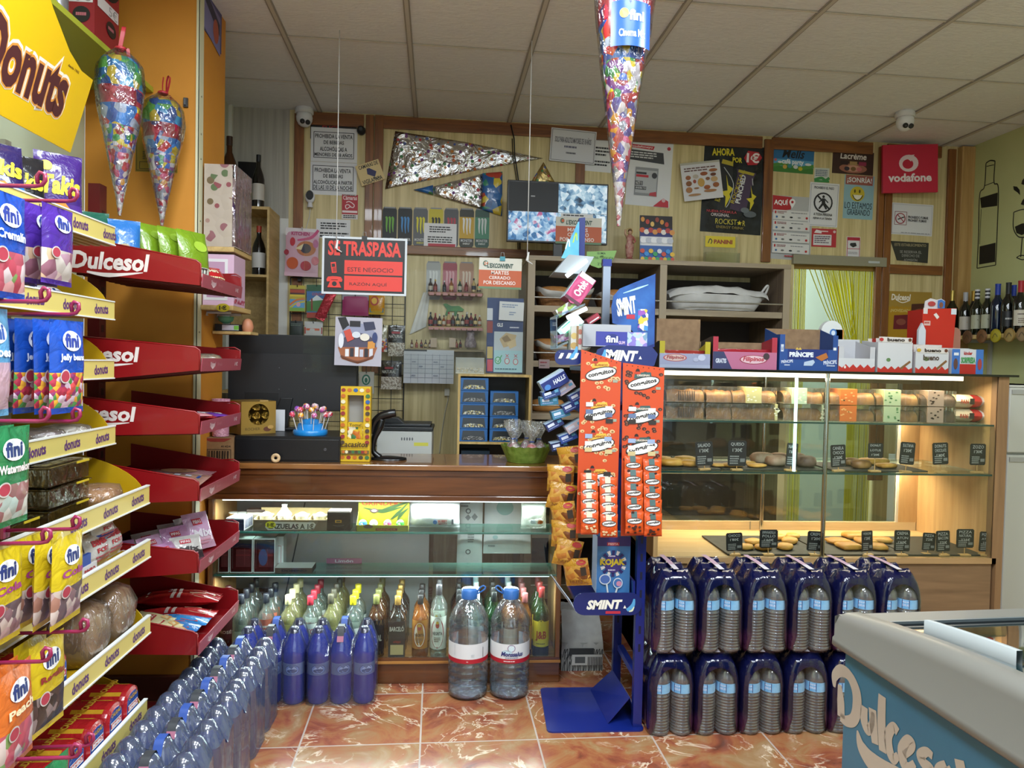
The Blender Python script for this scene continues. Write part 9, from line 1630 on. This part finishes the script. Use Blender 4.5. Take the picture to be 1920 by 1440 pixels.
mb=MB();mb.box(-w/2,d+.001,.02,w*.62,d+.004,onY(1606,637,TY+d).z-TZ,'c4c4c6');face(mb,(1572,636,1655,690),w*1.12,.12,[('T','kinder',1577,641,1594,648,'a8241e',B(2)),('R',1577,641,1580,648,'1c1c1e'),('S',[(1622,645),(1634,640),(1630,652),(1622,657)],4,'8a6a40'),('R',1645,636,1655,690,'a98a64')],TR(w*.06,d+.001,.075)@FRONT);mb.build('back_board',o)
for k,(x0,x1,y0)in enumerate(((1645,1710,634),(1716,1778,652))):
 o,w,hf,d=tray('chocolate_carton',['white bueno carton with packs above its front on the bakery display','smaller white bueno carton below the tall red box'][k],x0,x1,y0+8,y0+8,y0+4,'bfbfc1',white_,zigz(x0,x1,682,'b02a20')+[('S',[(x1-22,684),(x1-4,672)],4,'7a5430'),('C',x0+20,670,4,3,'5a7a4a')]+([('T','bueno',x0+14,664,x1-18,672,'4a3a30',B(2))]if k else[]),side='b02a24',left='b9b9bc',d=.14)
 n=3;packs(o,w,n,.004,onY((x0+x1)/2,y0-(0 if k==0 else 6),TY).z-TZ-.004,[pack('c4bcb8'),pack('8a2a24'),pack('c9c2bc')],d,'chocolate_pack','bueno chocolate pack in the '+['larger' if k==0 else 'smaller'][0]+' white bueno carton','chocolate','bueno packs')
 mb=MB();zz_=onY((x0+x1)/2,y0+(3 if k==0 else 5),TY).z-TZ;mb.prism([(-w*.46,-.012),(w*.46,-.014),(w*.48,.010),(-w*.48,.013)],0,.004,pack('c9c2be'),TR(0,.008,zz_)@FRONT);mb.txt('bueno',0,0,w*.5,.016,'2a1c18',TR(0,.003,zz_)@FRONT,.0012,2);mb.disc(w*.40,0,.008,.008,'5a3020',TR(0,.003,zz_)@FRONT,.0012);mb.disc(-w*.42,.0,.010,.008,'a82a2c' if k==0 else 'b9962a',TR(0,.003,zz_)@FRONT,.0012);q=mb.build('chocolate_pack');tag(q,['bueno bar lying across the front of the larger white carton','bueno bar lying across the front of the smaller white carton'][k],'chocolate');place(q,(o.location.x,o.location.y-.006,o.location.z))
 # tall red box with topper
Yk=3.44;a,b=onY(1728,640,Yk).x,onY(1791,640,Yk).x;w=b-a;h=onY(1760,577,Yk).z-TZ;o=thing('sweet_display','tall red sweets display box with a round printed topper on the bakery display','display box',((a+b)/2,Yk,TZ))
rr_=plain('b8231c',.35);mb=MB();mb.prism([(-w/2,0),(w*.40,0),(w/2,h),(-w/2,h*.97)],-.12,0,rr_,FRONT);face(mb,(1728,577,1791,690),w,h,[('R',1731,600,1743,608,'d0a8a0'),('N',1732,601,1742,606,1,'a83a30'),('R',1729,578,1737,588,'d0c8c8'),('R',1781,578,1791,588,'c9d0d8'),('P',[(1748,589),(1753,586),(1759,593),(1755,597)],'d8d0cc')],TR(0,0,h/2)@FRONT);mb.build('box',o)
mb=MB();zt=onY(1757,559,Yk).z-TZ;pl=[(-w*.38,h-.004),(w*.22,h-.004),(w*.24,zt-.012),(w*.12,zt),(-w*.02,zt-.006),(-w*.2,zt),(-w*.36,zt-.014)];mb.prism(pl,-.004,0,'c9c4c8',TR(0,.02,0)@FRONT);mb.poly([(-w*.0,h),(w*.21,h),(w*.22,zt-.014),(w*.1,zt-.004),(0,zt-.01)],'3a6ab0',TR(0,.016,0)@FRONT,.001);mb.disc(-w*.18,h+.02,.020,.012,'a83a3c',TR(0,.016,0)@FRONT,.001);mb.disc(w*.1,h+.015,.010,.014,'7a4a3a',TR(0,.016,0)@FRONT,.0014);mb.build('topper',o)
mb=MB();w2,h2=.018,onY(1732,605,3.405).z-TZ;mb.prism([(-w2,0),(w2,0),(w2,h2*.85),(0,h2),(-w2,h2*.85)],-.014,0,'c4c8d0',FRONT);mb.rect(-w2,.03,w2,.09,'3f70b0',FRONT,.0006);mb.disc(0,.115,.012,.016,'b05a4a',FRONT,.0006);q=mb.build('sweet_pack');tag(q,'narrow white and blue pack in front of the tall red box','pack');place(q,(onY(1731,640,3.405).x,3.415,TZ))
mb=MB();w2=.03;hh=onY(1790,614,3.60).z-TZ;mb.prism([(-w2,0),(w2,0),(w2,hh-w2)]+[(w2*math.cos(PI*i/10),hh-w2+w2*math.sin(PI*i/10))for i in range(1,10)]+[(-w2,hh-w2)],-.03,0,'b07a6a',FRONT);q=mb.build('card_topper');q.name='rounded_pack';tag(q,'salmon rounded pack behind the tall red box','pack');place(q,(onY(1790,650,3.60).x,3.60,TZ))
o,w,hf,d=tray('egg_carton','small red and blue chocolate egg carton at the end of the bakery display',1784,1843,655,656,652,'c0c0c4',white_,[('R',1784,655,1799,690,'3a6ab0'),('R',1829,655,1843,690,'3a6ab0'),('P',[(1799,690),(1799,676),(1829,676),(1829,690)],'a8241e'),('T','kinder',1806,658,1822,663,'a8241e',B(2)),('T','SORPRESA',1801,666,1828,675,'3f8a4a',B(3)),('C',1791,676,4,8,'5a3a34'),('C',1836,676,4,8,'9a3a3a'),('R',1787,660,1796,664,'d0d4dc')],d=.10)
for k in range(4):
 mb=MB();mb.lathe([(0,-.026),(.012,-.022),(.019,-.006),(.016,.012),(.008,.024),(0,.027)],plain('c9b8b4',.3),14);q=mb.build('chocolate_egg');tag(q,f'wrapped chocolate egg in the small red and blue carton, {ORDN[k]} of four','egg','eggs in the small carton');place(q,(o.location.x-.027+.054*(k%2),o.location.y+.03+.04*(k//2),TZ+.0305))
 # ================================================================== WATER PACKS, WINE SHELF, FRIDGES, FREEZER
def navywrap():
 """printed film: dark blue with a clear arch on both ends, plum at the foot"""
 m,nt,bb=new('navy_film');out=nt.nodes['Material Output'];bb.inputs['Roughness'].default_value=.12;bb.inputs['Coat Weight'].default_value=.6
 tc=N(nt,'ShaderNodeTexCoord');sx=N(nt,'ShaderNodeSeparateXYZ');nt.links.new(tc.outputs['Object'],sx.inputs[0])
 def M(op,a,b=None,c=None):
  n=N(nt,'ShaderNodeMath',operation=op)
  for i,q in enumerate((a,b,c)):
   if q is None:continue
   if isinstance(q,(int,float)):n.inputs[i].default_value=q
   else:nt.links.new(q,n.inputs[i])
  return n.outputs[0]
 r=ramp(nt,[(.0,'38182e'),(.20,'301632'),(.30,'0c0a26'),(1,'0b0f34')],M('MULTIPLY',sx.outputs[2],3.2));nt.links.new(r.outputs[0],bb.inputs['Base Color'])
 zt=M('MAXIMUM',M('SUBTRACT',sx.outputs[2],.185),0.0);ez=M('DIVIDE',zt,.078);ex=M('DIVIDE',sx.outputs[0],M('SUBTRACT',.068,M('MULTIPLY',M('MAXIMUM',M('SUBTRACT',.07,sx.outputs[2]),0.0),-.25)))
 rr=M('ADD',M('MULTIPLY',ex,ex),M('MULTIPLY',ez,ez));ins=M('LESS_THAN',rr,1.0);fr_=M('GREATER_THAN',M('ABSOLUTE',sx.outputs[1]),.118);msk=M('MULTIPLY',ins,fr_)
 tr=N(nt,'ShaderNodeBsdfTransparent');g=N(nt,'ShaderNodeBsdfGlossy');g.inputs['Roughness'].default_value=.1;mx=N(nt,'ShaderNodeMixShader');mx.inputs[0].default_value=.06;nt.links.new(tr.outputs[0],mx.inputs[1]);nt.links.new(g.outputs[0],mx.inputs[2])
 m2=N(nt,'ShaderNodeMixShader');nt.links.new(msk,m2.inputs[0]);nt.links.new(bb.outputs[0],m2.inputs[1]);nt.links.new(mx.outputs[0],m2.inputs[2]);nt.links.new(m2.outputs[0],out.inputs[0])
 nz=N(nt,'ShaderNodeTexNoise',i_Scale=16.0,i_Detail=2.0,i_Distortion=1.0);nt.links.new(coords(nt),nz.inputs['Vector']);bump(nt,bb,nz.outputs[0],.35,.015);return m
nw=navywrap();first=None
xs=[.832+i*.1765 for i in range(6)];PY=2.685+.137
def navy_pack(label,loc):
 r=.0462;o=thing('water_pack',label,'water pack',loc,0,'navy wrapped water packs');hx,hy,caps,per,zz=packshape(2,3,r,.315,.03);b0=wbottle('clear')
 lv=[(0,.96,.97),(.012,1,1),(.10,1.005,1.0),(.195,1,1),(.235,.93,.985),(.272,.80,.965),(.298,.66,.94),(.312,.56,.90)];mb=MB()
 def side(u,v):
  x,y=per(u);k=v*(len(lv)-1);i=min(int(k),len(lv)-2);f=k-i;a,b=lv[i],lv[i+1];z,sx,sy=(a[q]+(b[q]-a[q])*f for q in range(3));w_=math.cos(PI*y/r)if abs(x)>hx-.004 else 1
  dp=.022*(.5-.5*math.cos(2*PI*y/.0924))*max(0,v-.6)/.4;return(x*sx*(1-(1-w_)*.012),y*sy+.003*noise.noise((x*20,z*14,4)),z+.0015-dp)
 mb.grid(64,21,side,nw,closed_u=True)
 mb.grid(64,6,lambda u,v:(lambda p,s_:(p[0]*.56*s_,p[1]*.90*s_,.3135-.022*(.5-.5*math.cos(2*PI*p[1]*s_/.0924))-.004*v))(per(u),1-v*.999),nw,closed_u=True);mb.build('shrink_wrap',o)
 for i,(x,y)in enumerate(caps):
  c_=b0.copy();COL.objects.link(c_);c_.parent=o;c_.location=(x,y,.002);c_.rotation_euler=(0,0,rnd.uniform(-.7,.7));c_.scale=(1,1,.90)
  for ch in b0.children:d=ch.copy();COL.objects.link(d);d.parent=c_
 mb=MB();mb.grid(4,14,lambda u,v:((u-.5)*.022,(v-.5)*.22,.3175-.006*abs(v-.5)),None,mfn=lambda u,v:'a88a9a' if v>.3 else 'b9b4bc');mb.build('carry_strip',o);o.scale=(.93,.97,1);return o
for tier in range(2):
 for i,x in enumerate(xs):
  lab='navy wrapped water pack before the bakery display, '+['bottom','top'][tier]+' row, '+['first','second','third','fourth','fifth','sixth'][i]+' from the blue stand'
  loc=(x+(.006 if tier else 0),PY-.002*tier,.0 if tier==0 else .3195)
  if first is None:first=navy_pack(lab,loc)
  else:dup(first,loc,0,lab);bpy.data.objects
for o_ in list(bpy.data.objects):
 if o_.get('group')=='navy wrapped water packs':o_.scale=(.93,.97,1)
hide_proto()
# wine shelf on the green wall
SXf=XR-.20;wz=1.635;plk=wood('b09458','d0b47a','y',.5,.5)
ws=thing('wall_shelf','pale wooden wine shelf on the green wall','shelf',room(SXf,3.3,wz),DEL);mb=MB();mb.box(0,0,-.025,.198,YB-.055-3.3,0,plk);mb.build('plank',ws,bev=.002)
for y in(.55,1.0):mb=MB();mb.box(.18,y,-.28,.198,y+.02,-.026,'a8a8a0');mb.box(.02,y+.005,-.045,.18,y+.015,-.026,'a8a8a0');mb.build('bracket',ws)
def wine(label,px,ytop,r,glass,cap,lab,Xo,foil_=.26,items=(),k=0):
 d=ray(px,600);X=XR-Xo;t=X/d.dot(RX);p=d*t;Yr=p.dot(RY);h=(698-ytop+(px-1700)*.02)/FPX*Yr+CAMH-wz-.0
 o=thing('wine_bottle',label,'wine bottle',room(X,Yr,wz+.001),DEL-.3,'wine bottles on the shelf by the green wall');mb=MB();mb.lathe([(r*.95,0),(r,.006),(r,h*.56),(r*.9,h*.63),(r*.45,h*.73),(r*.36,h*.80),(r*.36,h*.985)],glass,18);mb.build('glass',o)
 cm=cap if isinstance(cap,(list,tuple))else[cap];mb=MB();z0=h*(1-foil_);n=6
 prof=[(r*.39+(r*.03 if z0+(h-z0)*i/n>h*.97 else 0),z0+(h-z0)*i/n)for i in range(n+1)];mb.lathe(prof,None,14,mats=[MAT(cm[i%len(cm)])for i in range(n)]);mb.build('capsule',o)
 if lab:
  R=r*1.012;mb=MB();mb.grid(14,1,lambda u,v:(R*math.sin((u-.5)*2.6),-R*math.cos((u-.5)*2.6),h*(.14+.30*v)),lab);fn=lambda x,y,d_=0:((R+d_+.0004)*math.sin(x/R),-(R+d_+.0004)*math.cos(x/R),y+h*.29)
  if items:Art((0,0,100,100),r*2,h*.30).draw(items,None,.0003,.0003,fn,mb)
  mb.build('label_band',o)
dk_=plain('0f100d',.1,0,.6);bl_=plain('0c1a34',.12,0,.6);dg=plain('14180c',.1,0,.6)
for a in(('gold topped cava bottle at the corner end of the wine shelf',1784,536,.042,dg,plain('b09a50',.3,.7),None,.10,.34),('wine bottle with silver capsule, first of the front row on the wine shelf',1809,539,.036,dk_,'a9a9ae','b8b0a4',.12,.20,[('P',[(20,90),(50,40),(80,90)],'b07a4a')]),('gold capsule bottle tucked behind the silver one on the wine shelf',1824,536,.034,dk_,plain('a8873a',.3,.6),None,.055,.30),('striped capsule white wine bottle, first of the pair on the wine shelf',1831,533,.036,dg,('24242a','c9c9cc'),'a8a890',.125,.24,[('P',[(10,90),(40,30),(60,60),(90,20),(90,95)],'4f5a34')]),('striped capsule white wine bottle, second of the pair on the wine shelf',1850,531,.036,dg,('24242a','c9c9cc'),'a8a890',.12,.24,[('P',[(10,90),(40,30),(60,60),(90,20),(90,95)],'4f5a34')]),('dark bottle with blue capsule and white flower print on the wine shelf',1869,521,.038,bl_,'1f3a9a',None,.12,.26),('black capsule wine bottle on the wine shelf',1889,518,.037,dk_,'17181a','15161a',.12,.26,[('N',15,40,85,60,1,'b9b9b4')]),('bottle with blue capsule tucked behind the black capsule bottle',1899,523,.035,dk_,'1f3aa0',None,.05,.24),('red capsule wine bottle with a cream label on the wine shelf',1912,514,.038,dk_,'a81c2c','c4bcac',.125,.26,[('N',15,20,85,34,1,'4a3a30'),('N',20,50,80,86,3,'7a6a5a')])):wine(*a)
for k,(px,c,n_)in enumerate(((1815,'6a4a34','bronze'),(1842,'7a5234','copper'),(1868,'a8981e','yellow'),(1894,'94753c','brass'),(1918,'8a6a48','tan'))):
 d=ray(px,620);X=SXf-.002;p=d*(X/d.dot(RX));Yr=p.dot(RY);mb=MB();T=LEFTF;mb.lathe([(.040,-.004),(.042,0),(.040,.003),(.034,.004),(.0,.0035)],plain(c,.35,.3),24,T=T);mb.stroke([(-.02,-.014),(.0,.012),(.02,-.008)],.004,'3a2c1c',T,.0046);o=mb.build('seal_disc');tag(o,f'round {n_} disc on the front edge of the wine shelf','disc');place(o,room(X-.0035,Yr,wz-.012),DEL)
 # white fridge freezers beyond the display
def fridge(label,x0,y0,w,d,h,split):
 o=thing('refrigerator',label,'refrigerator',(x0,y0,0));wf=plain('c6c7c0',.35);mb=MB();mb.box(0,.03,.03,w,d,h,wf);mb.box(.02,.05,0,w-.02,d-.05,.03,'4a4a48');mb.build('body',o,bev=.004)
 for a,b in((.05,split-.006),(split+.006,h-.012)):
  mb=MB();mb.box(0,0,a,w,.028,b,wf);dd=mb.build('door',o,bev=.006);mb=MB();mb.box(.01,-.006,b-.035,.16,-.0005,b-.012,'a9aaa6');mb.build('handle',dd)
 mb=MB();mb.box(-.002,.0,h-.011,w+.002,d,h,'d0d1cb');mb.build('top',o,bev=.003)
fx=onY(1889,850,3.60).x;fridge('tall white refrigerator with two doors at the edge beyond the bakery display',fx,3.60,.50,.6,onY(1900,722,3.60).z,onY(1900,851,3.60).z)
mb=MB();mb.box(0,0,.02,.10,.5,.88,plain('b4b5ae',.4));mb.box(0,-.001,.82,.10,0,.87,'8f908a');o=mb.build('refrigerator');tag(o,'narrow strip of a lower white appliance between the display and the tall refrigerator','appliance');place(o,(fx-.12,3.95,0))
# ice-cream freezer
FR=.076;fz0=onZ(1572,1152,.88);fo=thing('chest_freezer','blue and grey ice cream chest freezer with curved glass lids','freezer',(fz0.x,fz0.y,0),FR)
FWd,FL=.72,1.36;NB=24
fb=mottle('2b5a74','33667e',3,.35);grey=plain('605e58',.38,0,.1)
def arch(y):t=(y+FL/2)/(FL/2);return .055*(1-t*t)
mb=MB();mb.box(.012,-FL+.012,.08,FWd-.012,-.012,.814,fb);mb.box(.03,-FL+.03,0,FWd-.03,-.03,.08,'2a2c2e')
T=TR(.0118,0,0)@LEFTF
nrm=RZ(FR)@Vector((1,0,0));oy=RZ(FR)@Vector((0,1,0));fO=Vector((fz0.x,fz0.y,0))+nrm*.0118
def fp(x,y):d=ray(1540+x/2.974,1120+y/2.974);p=EYE+d*((fO-EYE).dot(nrm)/d.dot(nrm));return(-(p-fO).dot(oy),p.z)
lt=plain('a2968a',.4)
for P_,w_ in(([(74,500),(76,440),(112,408),(160,440),(196,525),(200,620),(180,682),(140,690),(108,665)],[.008,.022,.026,.024,.030,.030,.026,.022,.018]),([(104,487),(110,580),(112,668)],[.012,.026,.026]),([(240,608),(241,690),(262,742),(284,700),(290,640)],[.024,.024,.020,.016,.010]),([(287,622),(294,740),(302,818)],[.024,.024,.020]),([(341,548),(337,700),(344,862)],[.022,.025,.022]),([(428,752),(404,722),(374,775),(384,860),(404,902),(430,880)],[.018,.018,.024,.024,.020,.012]),([(462,880),(504,846),(510,812),(484,795),(452,850),(462,925),(492,952),(522,925)],[.014,.014,.016,.018,.024,.024,.020,.012]),([(622,886),(590,860),(556,885),(578,930),(612,962),(600,1010),(560,1010)],[.014,.016,.022,.022,.022,.018,.012]),([(700,940),(660,960),(650,1020),(690,1060),(725,1010),(700,945)],[.018,.02,.022,.02,.02,.018]),([(770,905),(790,1010),(805,1120)],[.022,.024,.022]),([(203,742),(226,835),(292,925),(420,1010),(600,1090),(760,1130)],[.004,.030,.042,.046,.036,.006])):
 mb.stroke([fp(x,y)for x,y in P_],w_,lt,T,.0008,8)
mb.build('cabinet',fo,bev=0)
# rim: swept grey moulding with a bowed top
mb=MB()
def rim(side):
 prof=[(.013,.812),(-.008,.813),(-.013,.818),(-.012,.832),(-.008,.836),(-.007,.860),(.002,.876),(.018,.883),(.046,.884),(.062,.872),(.064,.80)]
 mb.grid(NB,len(prof)-1,lambda u,v:(lambda p,y:((p[0]if side<0 else FWd-p[0]),y,p[1]+arch(y)*(1 if p[1]>.85 else 0)))(prof[round(v*(len(prof)-1))],-FL*u),grey)
rim(-1);rim(1)
for y0,y1 in((-.07,.006),(-FL-.006,-FL+.07)):mb.box(.004,y0,.813,FWd-.004,y1,.878,grey)
mb.grid(10,6,lambda u,v:(lambda a,z:(.02-.027*math.cos(a),.0+.012*math.sin(a),z))(PI/2*u,.815+.060*v),grey)
mb.build('rim',fo,bev=0)
mb=MB()
for y,t in((-.078,.012),(-.098,.008)):mb.box(.066,y,.868,FWd-.066,y+t,.884,plain('3f4548',.3,.5))
mb.box(.066,-.075,.872,FWd-.066,-.07,.888,plain('6a7478',.3,.5));mb.build('end_rail',fo)
for k,(ya,yb,dz)in enumerate(((-.10,-.72,0),(-.66,-FL+.08,.008))):
 g=MB();g.grid(1,12,lambda u,v:(.07+(FWd-.14)*u,ya+(yb-ya)*v,.868+dz+arch(ya+(yb-ya)*v)),clear('e2ece8',.06,.03));g.grid(1,12,lambda u,v:(.07+(FWd-.14)*(1-u),ya+(yb-ya)*v,.863+dz+arch(ya+(yb-ya)*v)),clear('e2ece8',.06,.03));lid=g.build('glass_lid',fo)
 mb=MB();x=.10;mb.grid(3,12,lambda u,v:(x+[0,0,.012,.012][round(u*3)],ya-.03+(-.22)*v if k==0 else ya+(yb-ya)*v,.870+dz+arch(ya-.22*v if k==0 else ya+(yb-ya)*v)+[0,.026,.026,0][round(u*3)]),plain('8f9494',.4));mb.build('handle',lid)
mb=MB();mb.box(.07,-FL+.09,.30,FWd-.07,-.09,.31,'c9ccc8');
for q in((.066,-FL+.08,.07,-.08),(FWd-.07,-FL+.08,FWd-.066,-.08)):mb.box(q[0],q[1],.31,q[2],q[3],.79,'c9ccc8')
for y in(-.08,-FL+.08):mb.box(.066,y-.002,.31,FWd-.066,y+.002,.79,'c9ccc8')
mb.build('liner',fo)
for k,(x,y,c,n_)in enumerate(((.18,-.22,'b9a27c','tan'),(.42,-.20,'a8783c','orange brown'),(.54,-.36,'c9c4c0','white'),(.30,-.40,'a83a3c','red'),(.52,-.56,'d0ccc8','pale'))):
 mb=MB();mb.box(-.075,-.07,0,.075,.07,.30,c);mb.box(-.06,-.05,.3002,.06,.05,.301,'d0ccc4');q=mb.build('ice_cream_box',bev=.004);tag(q,f'{n_} ice cream box inside the chest freezer','box','boxes in the chest freezer');v=RZ(FR)@Vector((x,y,.3105));place(q,(fz0.x+v.x,fz0.y+v.y,v.z),FR)
